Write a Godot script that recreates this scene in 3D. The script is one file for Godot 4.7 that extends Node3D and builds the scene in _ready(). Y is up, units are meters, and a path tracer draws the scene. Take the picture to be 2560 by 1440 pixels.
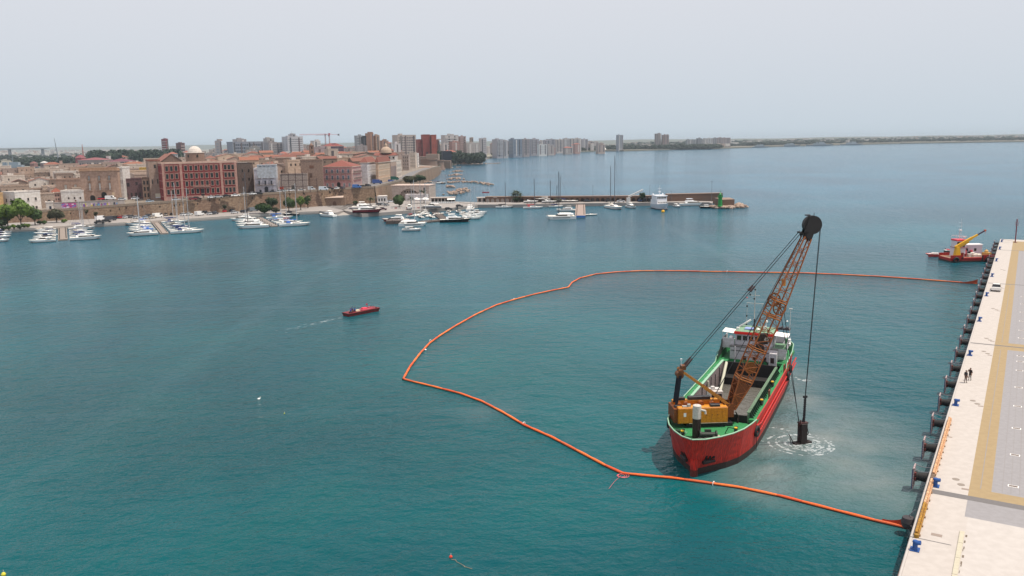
extends Node3D
# A harbour seen from the air: quay,dredging ship with crane,floating boom,marina,mole,old town and far shore.
var M := {}
var rng := RandomNumberGenerator.new()
var noise := FastNoiseLite.new()
var cache := {}
class MB:
	var v := PackedVector3Array()
	var n := PackedVector3Array()
	var c := PackedColorArray()
	var uv := PackedVector2Array()
	var t := Transform3D.IDENTITY
	var col := Color.WHITE
	var smooth := false
	func tri(a: Vector3,b: Vector3,d: Vector3) -> void:
		var A := t * a
		var B := t * b
		var D := t * d
		var nn := (B - A).cross(D - A).normalized()
		v.push_back(A); v.push_back(D); v.push_back(B)
		for i in 3:
			n.push_back(nn); c.push_back(col)
	func quad(a: Vector3,b: Vector3,d: Vector3,e: Vector3) -> void:
		tri(a,b,d); tri(a,d,e)
	func trin(a: Vector3,b: Vector3,d: Vector3,na: Vector3,nb: Vector3,nd: Vector3) -> void:
		v.push_back(t * a); v.push_back(t * d); v.push_back(t * b)
		n.push_back((t.basis * na).normalized()); n.push_back((t.basis * nd).normalized()); n.push_back((t.basis * nb).normalized())
		for i in 3:
			c.push_back(col)
	func box(lo: Vector3,hi: Vector3) -> void:
		var p = [Vector3(lo.x,lo.y,lo.z),Vector3(hi.x,lo.y,lo.z),Vector3(hi.x,lo.y,hi.z),Vector3(lo.x,lo.y,hi.z),Vector3(lo.x,hi.y,lo.z),Vector3(hi.x,hi.y,lo.z),Vector3(hi.x,hi.y,hi.z),Vector3(lo.x,hi.y,hi.z)]
		quad(p[4],p[7],p[6],p[5]); quad(p[0],p[1],p[2],p[3])
		quad(p[3],p[2],p[6],p[7]); quad(p[1],p[0],p[4],p[5])
		quad(p[2],p[1],p[5],p[6]); quad(p[0],p[3],p[7],p[4])
	func cbox(at: Vector3,s: Vector3) -> void:
		box(at - s / 2.0,at + s / 2.0)
	func bevel(lo: Vector3,hi: Vector3,b: float) -> void:
		var m := hi.y - b
		box(lo,Vector3(hi.x,m,hi.z))
		var a := [Vector3(lo.x,m,lo.z),Vector3(hi.x,m,lo.z),Vector3(hi.x,m,hi.z),Vector3(lo.x,m,hi.z)]
		var e := [Vector3(lo.x + b,hi.y,lo.z + b),Vector3(hi.x - b,hi.y,lo.z + b),Vector3(hi.x - b,hi.y,hi.z - b),Vector3(lo.x + b,hi.y,hi.z - b)]
		for i in 4:
			var j := (i + 1) % 4
			quad(a[j],a[i],e[i],e[j])
		quad(e[0],e[3],e[2],e[1])
	func loft(rings: Array,closed := true,caps := true) -> void:
		var k: int = rings[0].size()
		for r in rings.size() - 1:
			for i in (k if closed else k - 1):
				var j := (i + 1) % k
				var a: Vector3 = rings[r][i]
				var b: Vector3 = rings[r][j]
				var d: Vector3 = rings[r + 1][j]
				var e: Vector3 = rings[r + 1][i]
				quad(a,b,d,e)
		if caps and closed:
			fan(rings[0],true); fan(rings[-1],false)
	func fan(pts: Array,flip := false) -> void:
		var m := Vector3.ZERO
		for p in pts:
			m += p
		m /= pts.size()
		for i in pts.size():
			var j := (i + 1) % pts.size()
			if flip:
				tri(m,pts[j],pts[i])
			else:
				tri(m,pts[i],pts[j])
	func tube(a: Vector3,b: Vector3,r: float,r2 := -1.0,k := 6,caps := true) -> void:
		if r2 < 0:
			r2 = r
		var d = (b - a).normalized()
		var s := d.cross(Vector3.UP if absf(d.y) < 0.95 else Vector3.RIGHT).normalized()
		var u = s.cross(d)
		for i in k:
			var p = TAU * i / k
			var q = TAU * (i + 1) / k
			var n1 = s * cos(p) + u * sin(p)
			var n2 = s * cos(q) + u * sin(q)
			trin(a + n1 * r,b + n1 * r2,b + n2 * r2,n1,n1,n2)
			trin(a + n1 * r,b + n2 * r2,a + n2 * r,n1,n2,n2)
			if caps:
				tri(b,b + n2 * r2,b + n1 * r2)
				tri(a,a + n1 * r,a + n2 * r)
	func path(p: Array,r: float,k := 5) -> void:
		for i in p.size() - 1:
			tube(p[i],p[i + 1],r,r,k,false)
	func lathe(at: Vector3,prof: Array,k := 12) -> void:
		for i in prof.size() - 1:
			var a: Vector2 = prof[i]
			var b: Vector2 = prof[i + 1]
			var sl := Vector2(b.y - a.y,a.x - b.x).normalized()
			for j in k:
				var p = TAU * j / k
				var q = TAU * (j + 1) / k
				var dp := Vector3(cos(p),0,-sin(p))
				var dq := Vector3(cos(q),0,-sin(q))
				var np := dp * sl.x + Vector3.UP * sl.y
				var nq := dq * sl.x + Vector3.UP * sl.y
				trin(at + dp * a.x + Vector3.UP * a.y,at + dq * a.x + Vector3.UP * a.y,at + dq * b.x + Vector3.UP * b.y,np,nq,nq)
				trin(at + dp * a.x + Vector3.UP * a.y,at + dq * b.x + Vector3.UP * b.y,at + dp * b.x + Vector3.UP * b.y,np,nq,np)
	func ring(at: Vector3,axis: Vector3,r: float,w: float,k := 16,m := 6) -> void:
		var s := axis.cross(Vector3.UP if absf(axis.y) < 0.9 else Vector3.RIGHT).normalized()
		var u = s.cross(axis.normalized())
		for i in k:
			for j in m:
				var P = []
				var N := []
				for q in [[i,j],[i + 1,j],[i + 1,j + 1],[i,j + 1]]:
					var d: Vector3 = s * cos(TAU * q[0] / k) + u * sin(TAU * q[0] / k)
					var nn: Vector3 = d * cos(TAU * q[1] / m) + axis * sin(TAU * q[1] / m)
					P.append(at + d * r + nn * w); N.append(nn)
				trin(P[0],P[2],P[1],N[0],N[2],N[1])
				trin(P[0],P[3],P[2],N[0],N[3],N[2])
	func prism(pts: Array,y0: float,y1: float) -> void:
		var a := []
		var b := []
		for p in pts:
			a.append(Vector3(p.x,y0,p.y)); b.append(Vector3(p.x,y1,p.y))
		for i in pts.size():
			var j := (i + 1) % pts.size()
			quad(a[i],a[j],b[j],b[i])
		var ids := Geometry2D.triangulate_polygon(PackedVector2Array(pts))
		for i in range(0,ids.size(),3):
			var q = [b[ids[i]],b[ids[i + 1]],b[ids[i + 2]]]
			if (q[1] - q[0]).cross(q[2] - q[0]).y < 0:
				tri(q[0],q[2],q[1])
			else:
				tri(q[0],q[1],q[2])
	func mesh(colors := false) -> ArrayMesh:
		var a := []
		a.resize(Mesh.ARRAY_MAX)
		a[Mesh.ARRAY_VERTEX] = v
		a[Mesh.ARRAY_NORMAL] = n
		if colors:
			a[Mesh.ARRAY_COLOR] = c
		if uv.size() == v.size():
			a[Mesh.ARRAY_TEX_UV] = uv
		var m := ArrayMesh.new()
		if v.size() > 0:
			m.add_surface_from_arrays(Mesh.PRIMITIVE_TRIANGLES,a)
		return m
func lin(r: float,g: float,b: float) -> Color:
	return Color(r,g,b).linear_to_srgb()
func mt(key: String,col: Color,rough := 0.8,tex: Texture2D = null,scale := 0.1,metal := 0.0) -> StandardMaterial3D:
	if M.has(key):
		return M[key]
	var m := StandardMaterial3D.new()
	m.resource_name = key
	m.albedo_color = col
	m.roughness = rough
	m.metallic = metal
	if tex:
		m.albedo_texture = tex
		m.uv1_triplanar = true
		m.uv1_world_triplanar = true
		m.uv1_scale = Vector3.ONE * scale
	M[key] = m
	return m
func patchy(m: StandardMaterial3D,scale: float) -> void:
	m.detail_enabled = true
	m.detail_blend_mode = BaseMaterial3D.BLEND_MODE_MUL
	m.detail_uv_layer = BaseMaterial3D.DETAIL_UV_2
	m.detail_albedo = M_tex.patch
	m.uv2_triplanar = true
	m.uv2_world_triplanar = true
	m.uv2_scale = Vector3.ONE * scale
func hexc(h: String) -> Color:
	return Color.html(h)
func paint(h: String,rough := 0.45) -> StandardMaterial3D:
	return mt("paint_" + h + str(rough),hexc(h),rough)
func warm(h: String,k := 0.85) -> Color:
	var c := hexc(h)
	if c.h > 0.05 and c.h < 0.14 and c.s < 0.5:
		c.h *= 0.78
		c.s *= k
	return c
func plaster(h: String) -> StandardMaterial3D:
	return mt("plaster_" + h,warm(h),0.9,M_tex.stain,0.09)
func stonem(h: String) -> StandardMaterial3D:
	var c := warm(h,0.72)
	return mt("stone_" + h,c,0.95,M_tex.stone,0.11)
func roofm(h: String) -> StandardMaterial3D:
	return mt("roof_" + h,hexc(h),0.9,M_tex.tile,0.35)
var M_tex := {}
func noise_tex(size: int,freq: float,oct: int,lo: Color,hi: Color,seed_ := 1,type := FastNoiseLite.TYPE_SIMPLEX_SMOOTH,mid := 0.5) -> ImageTexture:
	var f := FastNoiseLite.new()
	f.noise_type = type
	f.seed = seed_
	f.frequency = freq
	f.fractal_octaves = oct
	var im := f.get_seamless_image(size,size)
	var out := Image.create(size,size,false,Image.FORMAT_RGB8)
	var g := Gradient.new()
	g.set_color(0,lo); g.set_color(1,hi)
	var lut := []
	for i in 256:
		lut.append(g.sample(clampf((i / 255.0 - mid) * 1.5 + 0.5,0,1)))
	var d := im.get_data()
	var o := PackedByteArray()
	o.resize(size * size * 3)
	for i in size * size:
		var cc: Color = lut[d[i]]
		o[i * 3] = int(cc.r * 255); o[i * 3 + 1] = int(cc.g * 255); o[i * 3 + 2] = int(cc.b * 255)
	out = Image.create_from_data(size,size,false,Image.FORMAT_RGB8,o)
	return ImageTexture.create_from_image(out)
func thing(called: String,label: String,category: String,group := "",at := Vector3.ZERO,turn := 0.0) -> Node3D:
	var o := Node3D.new()
	o.name = called
	add_child(o,true)
	o.position = at
	o.rotation.y = turn
	tag(o,label,category,group)
	return o
func tag(o: Node,label: String,category := "",group := "") -> Node:
	if label: o.set_meta("label",label)
	if category: o.set_meta("category",category)
	if group: o.set_meta("group",group)
	return o
func part(called: String,m: MB,mat: Material,parent: Node,stuff := false,colors := false) -> MeshInstance3D:
	return inst(called,m.mesh(colors),mat,parent,Transform3D.IDENTITY,stuff)
func inst(called: String,mesh: Mesh,mat: Material,parent: Node,x := Transform3D.IDENTITY,stuff := false) -> MeshInstance3D:
	var o := MeshInstance3D.new()
	o.name = called
	o.mesh = mesh
	o.material_override = mat
	o.transform = x
	parent.add_child(o,true)
	if stuff: o.set_meta("kind","stuff")
	return o
func struct(called: String,m: MB,mat: Material,label := "",colors := false) -> MeshInstance3D:
	var o := part(called,m,mat,self,false,colors)
	o.set_meta("kind","structure")
	if label: o.set_meta("label",label)
	return o
func dup(o: Node3D,at: Vector3,turn: float,label: String,group := "",sc := Vector3.ONE) -> Node3D:
	var r: Node3D = o.duplicate()
	r.name = str(o.name).rstrip("0123456789")
	add_child(r,true)
	r.position = at
	r.rotation.y = turn
	r.scale = sc
	r.set_meta("label",label)
	if group: r.set_meta("group",group)
	return r
func V(x: float,y: float,z: float) -> Vector3:
	return Vector3(x,y,z)
func stage() -> void:
	var cam := Camera3D.new()
	cam.name = "camera"
	cam.position = Vector3(0,36,0)
	cam.rotation = Vector3(-0.174160,0,-0.014835)
	cam.fov = 38.186984
	cam.near = 0.5
	cam.far = 90000.0
	add_child(cam)
	var sky := ProceduralSkyMaterial.new()
	sky.sky_top_color = Color(0.90,0.895,0.92)
	sky.sky_horizon_color = Color(0.775,0.825,0.865)
	sky.sky_curve = 0.11
	sky.ground_horizon_color = Color(0.76,0.82,0.86)
	sky.ground_bottom_color = Color(0.3,0.4,0.45)
	sky.sun_angle_max = 1.0
	var env := Environment.new()
	env.background_mode = Environment.BG_SKY
	env.sky = Sky.new()
	env.sky.sky_material = sky
	env.tonemap_mode = Environment.TONE_MAPPER_LINEAR
	env.tonemap_exposure = 1.0
	env.sdfgi_enabled = true
	env.ssao_enabled = true
	env.ssil_enabled = true
	env.fog_enabled = true
	env.fog_density = 0.00007
	env.fog_light_color = Color(0.84,0.90,0.95)
	var we := WorldEnvironment.new()
	we.name = "world_environment"
	we.environment = env
	add_child(we)
	var sun := DirectionalLight3D.new()
	sun.name = "sun"
	sun.light_energy = 1.4
	sun.light_color = Color(1.0,0.96,0.9)
	sun.light_angular_distance = 0.6
	sun.shadow_enabled = true
	add_child(sun)
	sun.look_at_from_position(Vector3.ZERO,-Vector3(0.36,0.93,0.06),Vector3.FORWARD)
func textures() -> void:
	M_tex.stain = noise_tex(512,0.012,5,Color(0.86,0.84,0.82),Color(1,1,1),3)
	M_tex.stone = noise_tex(512,0.03,5,Color(0.7,0.66,0.63),Color(1,1,0.98),5)
	M_tex.conc = noise_tex(1024,0.008,6,Color(0.96,0.957,0.955),Color(1,1,1),8)
	M_tex.streak = noise_tex(512,0.02,5,Color(0.5,0.4,0.38),Color(1,1,1),19,FastNoiseLite.TYPE_SIMPLEX_SMOOTH,0.42)
	M_tex.patch = noise_tex(512,0.008,6,Color(0.80,0.81,0.84),Color(1,1,1),23)
	M_tex.rust = noise_tex(512,0.02,5,Color(0.62,0.55,0.5),Color(1,1,1),9)
	M_tex.tile = noise_tex(512,0.04,4,Color(0.7,0.66,0.64),Color(1,1,1),12)
	M_tex.leaf = noise_tex(256,0.05,4,Color(0.6,0.65,0.5),Color(1,1,1),14)
func _ready() -> void:
	rng.seed = 7
	noise.seed = 4
	noise.frequency = 1.0
	stage()
	textures()
	water()
	quay()
	boom()
	dredger()
	crane()
	grab()
	ground()
	old_town()
	skyline()
	arsenal()
	detail()
func plume(x: float,z: float) -> float:
	var p := Vector2(x,z)
	var w := Vector2(noise.get_noise_2d(x * 0.07,z * 0.07),noise.get_noise_2d(x * 0.07 + 90,z * 0.07)) * 4.0
	p += w
	var k := 0.0
	for s in [[34.509,-95.699,9,1.0],[37.654,-111.343,8,0.9],[37.314,-92.92,9,0.85],[36.752,-85.731,9,0.8],[26.836,-86.107,7,0.75],[28.887,-81.763,7,0.7],[41.479,-101.171,9,0.6],[43.634,-96.697,9,0.55],[37.489,-80.449,9,0.55],[42.216,-125.398,6,0.5],[33.446,-101.528,6,0.9],[28.868,-94.583,5,0.7],[-2.442,-109.695,5,0.25],[41.883,-118.893,6,0.6],[45.939,-91.292,9,0.5],[41.394,-84.455,7,0.6]]:
		var d: Vector2 = (p - Vector2(s[0],s[1]))
		k = maxf(k,s[3] * clampf(1.25 - d.length() / s[2],0,1))
	return clampf(k * (0.85 + 0.4 * noise.get_noise_2d(x * 0.22,z * 0.22)),0,1)
func water() -> void:
	var st := MB.new()
	var ring := []
	var r := 6.0
	while r < 30000:
		ring.append(r)
		r *= 1.024 if r < 400 else 1.09
	var ka := 300
	var prev := []
	var prevc := []
	var V_ := PackedVector3Array()
	var C_ := PackedColorArray()
	var I_ := PackedInt32Array()
	for i in ring.size():
		for j in ka:
			var a := TAU * j / ka
			var x: float = ring[i] * sin(a)
			var z: float = -ring[i] * cos(a)
			V_.push_back(Vector3(x,0,z))
			var t := 0.5 + 0.5 * noise.get_noise_2d(x * 0.006 + 11,z * 0.006)
			var t2 := noise.get_noise_2d(x * 0.03,z * 0.02 + 40)
			var c := Color(0.0006,0.066,0.088).lerp(Color(0.0012,0.105,0.110),clampf(t + 0.35 * t2,0,1))
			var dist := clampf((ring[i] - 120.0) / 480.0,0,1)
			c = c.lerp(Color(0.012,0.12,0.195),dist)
			var k := plume(x,z) if ring[i] < 220 else 0.0
			c = c.lerp(Color(0.17,0.20,0.195),k)
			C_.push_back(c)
	for i in ring.size() - 1:
		for j in ka:
			var j2 := (j + 1) % ka
			var a := i * ka + j
			var b := i * ka + j2
			var d = (i + 1) * ka + j2
			var e := (i + 1) * ka + j
			for q in [a,e,d,a,d,b]:
				I_.push_back(q)
	for q in ka - 2:
		for w in [0,q + 1,q + 2]:
			I_.push_back(w)
	var arr := []
	arr.resize(Mesh.ARRAY_MAX)
	var N_ := PackedVector3Array()
	N_.resize(V_.size())
	N_.fill(Vector3.UP)
	arr[Mesh.ARRAY_VERTEX] = V_
	arr[Mesh.ARRAY_NORMAL] = N_
	arr[Mesh.ARRAY_COLOR] = C_
	arr[Mesh.ARRAY_INDEX] = I_
	var me := ArrayMesh.new()
	me.add_surface_from_arrays(Mesh.PRIMITIVE_TRIANGLES,arr)
	var f := FastNoiseLite.new()
	f.noise_type = FastNoiseLite.TYPE_SIMPLEX_SMOOTH
	f.seed = 21
	f.frequency = 0.008
	f.fractal_octaves = 6
	f.fractal_gain = 0.66
	f.domain_warp_enabled = true
	f.domain_warp_amplitude = 14.0
	f.domain_warp_frequency = 0.01
	var im := f.get_seamless_image(2048,2048)
	im.bump_map_to_normal_map(14.0)
	var m := StandardMaterial3D.new()
	m.resource_name = "sea"
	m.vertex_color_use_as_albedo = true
	m.roughness = 0.12
	m.metallic_specular = 0.21
	m.normal_enabled = true
	m.normal_texture = ImageTexture.create_from_image(im)
	m.normal_scale = 0.55
	m.uv1_triplanar = true
	m.uv1_world_triplanar = true
	m.uv1_scale = Vector3(1.0 / 120.0,1.0,1.0 / 75.0)
	patchy(m,1.0 / 520.0)
	M["sea"] = m
	var o := inst("water",me,m,self)
	o.set_meta("kind","structure")
	o.set_meta("label","teal harbour water with small ripples, greyer towards the horizon")
func foam_ring(m: MB,at: Vector3,r0: float,r1: float,thr: float,freq: float,seed_: int,arc0 := 0.0,arc1 := TAU,sq := 1.0) -> void:
	var f := FastNoiseLite.new()
	f.seed = seed_
	f.frequency = freq
	f.fractal_octaves = 3
	f.noise_type = FastNoiseLite.TYPE_SIMPLEX
	var st := 0.11
	var k := int(r1 / st)
	for i in range(-k,k):
		for j in range(-k,k):
			var p = Vector2(i + 0.5,j + 0.5) * st
			var l := p.length()
			if l < r0 or l > r1:
				continue
			var a := fposmod(p.angle(),TAU)
			if a < arc0 or a > arc1:
				continue
			var e := 0.65 * f.get_noise_2d(l * 2.2,a * r1 * 0.32) + 0.6 * f.get_noise_2d(p.x * 1.6 + 30,p.y * 1.6)
			var edge := 4.0 * (l - r0) * (r1 - l) / ((r1 - r0) * (r1 - r0))
			if e + 0.25 * edge > thr:
				var q = Vector3(p.x,0.03 + 0.02 * e,p.y * sq) + at
				var h := st * (0.45 + 0.35 * absf(e))
				m.quad(q + V(-h,0,h),q + V(h,0.01,h),q + V(h,0,-h),q + V(-h,0.01,-h))
func qv(s: float,t: float,h: float) -> Vector3:
	return Vector3(29.413155 + 0.525980 * s + 0.850497 * t,h,-59.223340 + -0.850497 * s + 0.525980 * t)
func qx(s: float,t: float,h: float) -> Transform3D:
	return Transform3D(Basis(V(0.525980,0,-0.850497),V(0,1,0),V(0.850497,0,0.525980)),qv(s,t,h))
func strip(m: MB,s0: float,s1: float,t0: float,t1: float,h: float) -> void:
	m.quad(qv(s0,t0,h),qv(s0,t1,h),qv(s1,t1,h),qv(s1,t0,h))
func quay() -> void:
	var H := 2.6
	var conc := mt("quay_concrete",lin(0.47,0.43,0.40),0.9,M_tex.conc,0.11)
	var conc2 := mt("quay_concrete_worn",lin(0.48,0.445,0.42),0.9,M_tex.conc,0.1)
	var sand := mt("quay_sand",lin(0.33,0.245,0.135),0.95,M_tex.conc,0.12)
	var asph := mt("quay_grey",lin(0.28,0.27,0.28),0.95,M_tex.conc,0.16)
	var dark := mt("quay_joint",lin(0.16,0.15,0.15),0.95,M_tex.conc,0.3)
	var m := MB.new()
	m.t = qx(0,0,0)
	m.box(V(-60,-6,0.22),V(245.5,H,130))
	struct("quay",m,conc,"pale concrete quay running away along the right edge")
	m = MB.new()
	m.t = qx(0,0,0)
	var segs := [-60.0,-22.0,7.5,18.2,50.0,85.5,118.0,150.4,183.0,215.3,245.5]
	var quay_node: Node = get_node("quay")
	for i in segs.size() - 1:
		var b := MB.new()
		b.t = qx(0,0,0)
		b.bevel(V(segs[i] + 0.02,H - 0.9,-0.02),V(segs[i + 1] - 0.02,H + 0.004,0.219),0.06)
		part("coping",b,conc2,quay_node)
	var sheets := [
		["sand_strip",sand,[[21.1,83.0,3.65,5.5],[88.0,150.2,3.65,5.5],[150.9,215.2,3.65,5.5],[215.8,240.3,3.65,130.0],[19.1,21.1,3.65,130.0],[83.0,85.3,3.65,130.0],[85.9,88.0,3.65,130.0]],0.004],
		["grey_paving",asph,[[21.1,83.0,5.5,130.0],[88.0,150.2,5.5,130.0],[150.9,215.2,5.5,130.0],[14.0,18.0,3.68,130.0]],0.004],
		["expansion_joint",dark,[[18.0,19.1,0.25,130.0],[85.3,85.9,0.25,130.0],[150.2,150.9,0.25,130.0],[215.2,215.8,0.25,130.0],[7.45,7.58,-0.0,3.1]],0.008],
		["worn_paving",conc2,[[-60.0,14.0,3.95,130.0]],0.004],
	]
	for sh in sheets:
		for q in sh[2]:
			m = MB.new()
			strip(m,q[0],q[1],q[2],q[3],H + sh[3])
			part(sh[0],m,sh[1],quay_node)
	m = MB.new()
	for a in [[21.4,82.8],[88.2,150.0],[151.1,215.0]]:
		for t in [6.35,7.05,7.75,8.5,9.3,10.1,10.9,11.7,12.6]:
			strip(m,a[0],a[1],t,t + 0.05,H + 0.008)
	for a in [[21.4,82.8],[88.2,150.0]]:
		strip(m,a[0],a[1],4.55,4.62,H + 0.0085)
	part("paving_seam",m,mt("seam",lin(0.25,0.235,0.235),0.95),quay_node,true)
	for s in [23.6,32.9,42.4,51.7,60.9,70.4,76.0,79.7,93.0,99.5,108.0,117.0,126.0,135.0]:
		m = MB.new()
		m.t = qx(s,7.25,H)
		m.box(V(-0.26,0,-0.46),V(0.26,0.012,0.46))
		var g := part("drain_frame",m,paint("e6e2de",0.8),quay_node)
		m = MB.new()
		m.t = qx(s,7.25,H)
		m.box(V(-0.17,0.012,-0.36),V(0.17,0.018,0.36))
		part("drain_grate",m,paint("5a4c44",0.8),g)
	for q in [[22.8,2.4],[21.6,2.93],[51.6,2.36],[50.4,2.92],[80.3,2.35],[79.05,2.92],[90.2,2.3],[89.1,2.87],[118.5,2.3],[117.3,2.9],[146.0,2.3],[145.0,2.9],[174.0,2.3],[173.0,2.9]]:
		m = MB.new()
		m.lathe(qv(q[0],q[1],H),[Vector2(0.34,0),Vector2(0.34,0.012),Vector2(0.0,0.014)],16)
		part("manhole_cover",m,paint("857b72",0.8),quay_node)
	for q in [[20.6,3.35,0.32],[49.6,3.32,0.3],[78.1,3.27,0.3],[88.2,3.26,0.3],[35.6,0.95,0.22],[8.9,1.9,0.42],[116.4,3.3,0.3],[144.2,3.3,0.3]]:
		m = MB.new()
		m.t = qx(q[0],q[1],H)
		m.box(V(-q[2] * 0.6,0,-q[2]),V(q[2] * 0.6,0.014,q[2]))
		part("access_cover",m,paint("8d7f76",0.8),quay_node)
	for s in [[8.2,10.6],[5.3,8.15],[2.3,5.25],[-1.0,2.25]]:
		m = MB.new()
		m.t = qx(0,0,0)
		m.bevel(V(s[0],H,3.52),V(s[1],H + 0.1,3.9),0.03)
		part("gutter_block",m,mt("gutter",lin(0.5,0.46,0.36),0.9,M_tex.conc,0.3),quay_node)
	m = MB.new()
	for k in 12:
		m.t = qx(-1.0 + k * 0.95 + 0.25 * (k % 3),3.99 + 0.03 * (k % 2),H)
		m.box(V(-0.25,0.004,-0.03),V(0.2,0.02,0.02 + 0.03 * (k % 4)))
	part("gutter_debris",m,paint("6d6154",0.9),quay_node,true)
	m = MB.new()
	m.t = qx(0,0,0)
	m.box(V(-6.0,H - 1.2,-0.045),V(2.9,H - 0.02,-0.021))
	part("edge_plate",m,mt("rust_plate",lin(0.16,0.09,0.065),0.8,M_tex.rust,0.5),quay_node)
	var beam := thing("edge_beam","long cream beam with a yellow near end lying along the quay edge","beam")
	var bp := [[42.0,22.6,"e7b98c"],[20.9,14.7,"e7bb90"],[14.6,7.9,"b98a1c"]]
	for b in bp:
		m = MB.new()
		m.t = qx(0,0,0)
		m.bevel(V(b[1],H + 0.005,0.30),V(b[0],H + 0.42,0.52),0.05)
		m.bevel(V(b[1],H + 0.005,0.52),V(b[0],H + 0.3,0.66),0.04)
		part("beam_length",m,mt("beam_" + b[2],hexc(b[2]),0.55,M_tex.rust,0.3),beam)
	m = MB.new()
	m.t = qx(0,0,0)
	m.box(V(21.0,H + 0.005,0.28),V(22.5,H + 0.3,0.62))
	part("beam_coupling",m,mt("beam_rust",lin(0.22,0.15,0.1),0.8,M_tex.rust,0.5),beam)
	for s in range(8,42,2):
		m = MB.new()
		m.t = qx(s,0.68,H)
		m.box(V(-0.12,0.005,-0.02),V(0.12,0.12,0.08))
		part("beam_lug",m,paint("8a6f58",0.7),beam)
	m = MB.new()
	m.t = qx(7.6,0.48,H)
	m.lathe(V(0,0,0),[Vector2(0.2,0),Vector2(0.2,0.3),Vector2(0.0,0.34)],12)
	part("beam_end",m,paint("8f6a14",0.6),beam)
	var bs := [5.2,20.0,48.5,76.6,104.4,132.5,160.8,189.5,217.0,236.7]
	var bl := ["large blue double-horned bollard nearest the camera, beside the yellow beam end","blue bollard touching the cream beam near the dark expansion joint","blue bollard before the two people on the quay","blue bollard just behind the two people on the quay","blue bollard fifth along the quay from the near end","blue bollard on the quay just before the white car","blue bollard just beyond the white car","dark blue bollard seventh along the quay, level with the end of the boom","dark bollard beside the moored workboat","dark bollard at the far corner of the quay"]
	for i in bs.size():
		var b := thing("bollard",bl[i],"bollard","mooring bollards along the quay",qv(bs[i],0.62 if i != 1 else 0.82,H),1.016930)
		m = MB.new()
		m.box(V(-0.42,0,-0.36),V(0.42,0.07,0.36))
		part("base_plate",m,mt("bollard_blue",hexc("184a8c"),0.5),b)
		m = MB.new()
		m.lathe(V(0,0.07,0),[Vector2(0.26,0),Vector2(0.2,0.12),Vector2(0.19,0.5),Vector2(0.24,0.62),Vector2(0.2,0.74),Vector2(0,0.78)],14)
		part("post",m,M["bollard_blue"],b)
		for sgn in [-1,1]:
			m = MB.new()
			m.tube(V(sgn * 0.1,0.62,0.0),V(sgn * 0.18,0.7,0.42),0.15,0.11,10)
			part("horn",m,M["bollard_blue"],b)
	for k in 24:
		var s := 23.9 + 9.4 * k
		var lab := "rubber quay fender with blue-faced frame, number %d counted from the near end" % (k + 1)
		if k == 0: lab = "nearest quay fender, blue-faced frame on a black rubber cone"
		elif k == 1: lab = "second quay fender from the near end, beside the cream beam"
		elif k == 23: lab = "farthest quay fender, at the far corner beside the workboat"
		else: lab = "quay fender, %s from the near end of the row" % ["","","third","fourth","fifth","sixth","seventh","eighth","ninth","tenth","eleventh","twelfth","thirteenth","fourteenth","fifteenth","sixteenth","seventeenth","eighteenth","nineteenth","twentieth","twenty-first","twenty-second","twenty-third"][k]
		var fd := thing("quay_fender",lab,"fender","fenders along the quay wall",qv(s,0,0),1.016930)
		fender(fd)
func fender(fd: Node3D) -> void:
	if not cache.has("fender"):
		var ms := {}
		var m := MB.new()
		m.box(V(0,0.3,-1.62),V(1.6,2.35,-1.55))
		ms.face_pad = [m.mesh(),mt("pad_blue",hexc("263f6e"),0.6)]
		m = MB.new()
		m.box(V(0.02,0.35,-1.548),V(1.58,2.55,-1.42))
		m.quad(V(0.02,2.35,-1.62),V(1.58,2.35,-1.62),V(1.58,2.56,-1.54),V(0.02,2.56,-1.54))
		ms.frame = [m.mesh(),mt("frame_grey",hexc("c4b4ba"),0.6,M_tex.rust,0.6)]
		m = MB.new()
		m.t = Transform3D(Basis(V(1,0,0),V(0,0,-1),V(0,1,0)),V(0.8,1.5,0))
		m.lathe(V(0,0,0),[Vector2(0.62,-0.1),Vector2(0.62,0.12),Vector2(0.5,0.25),Vector2(0.42,1.1),Vector2(0.52,1.25),Vector2(0.52,1.42)],16)
		ms.rubber_cone = [m.mesh(),mt("rubber",lin(0.012,0.011,0.012),0.7)]
		m = MB.new()
		m.box(V(0.15,0,-1.42),V(0.42,0.3,-1.25))
		ms.bracket = [m.mesh(),mt("bracket_rust",hexc("6e2f2c"),0.8),[V(0,1.75,0),V(0,1.25,0)]]
		m = MB.new()
		m.path([V(0.1,2.5,-1.45),V(0.1,2.33,-0.9),V(0.1,2.3,-0.45),V(0.1,2.4,0.0)],0.035)
		ms.chain = [m.mesh(),mt("chain",hexc("7f7f86"),0.7),[Vector3.ZERO,V(1.4,0,0)]]
		m = MB.new()
		m.path([V(0.1,0.6,-1.45),V(0.1,0.9,-0.7),V(0.1,1.75,0.2)],0.03)
		ms.stay_chain = [m.mesh(),mt("chain",Color.BLACK),[Vector3.ZERO,V(1.4,0,0)]]
		cache.fender = ms
	for k in cache.fender:
		var q: Array = cache.fender[k]
		for p in (q[2] if q.size() > 2 else [Vector3.ZERO]):
			inst(k,q[0],q[1],fd,Transform3D(Basis.IDENTITY,p))
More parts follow.
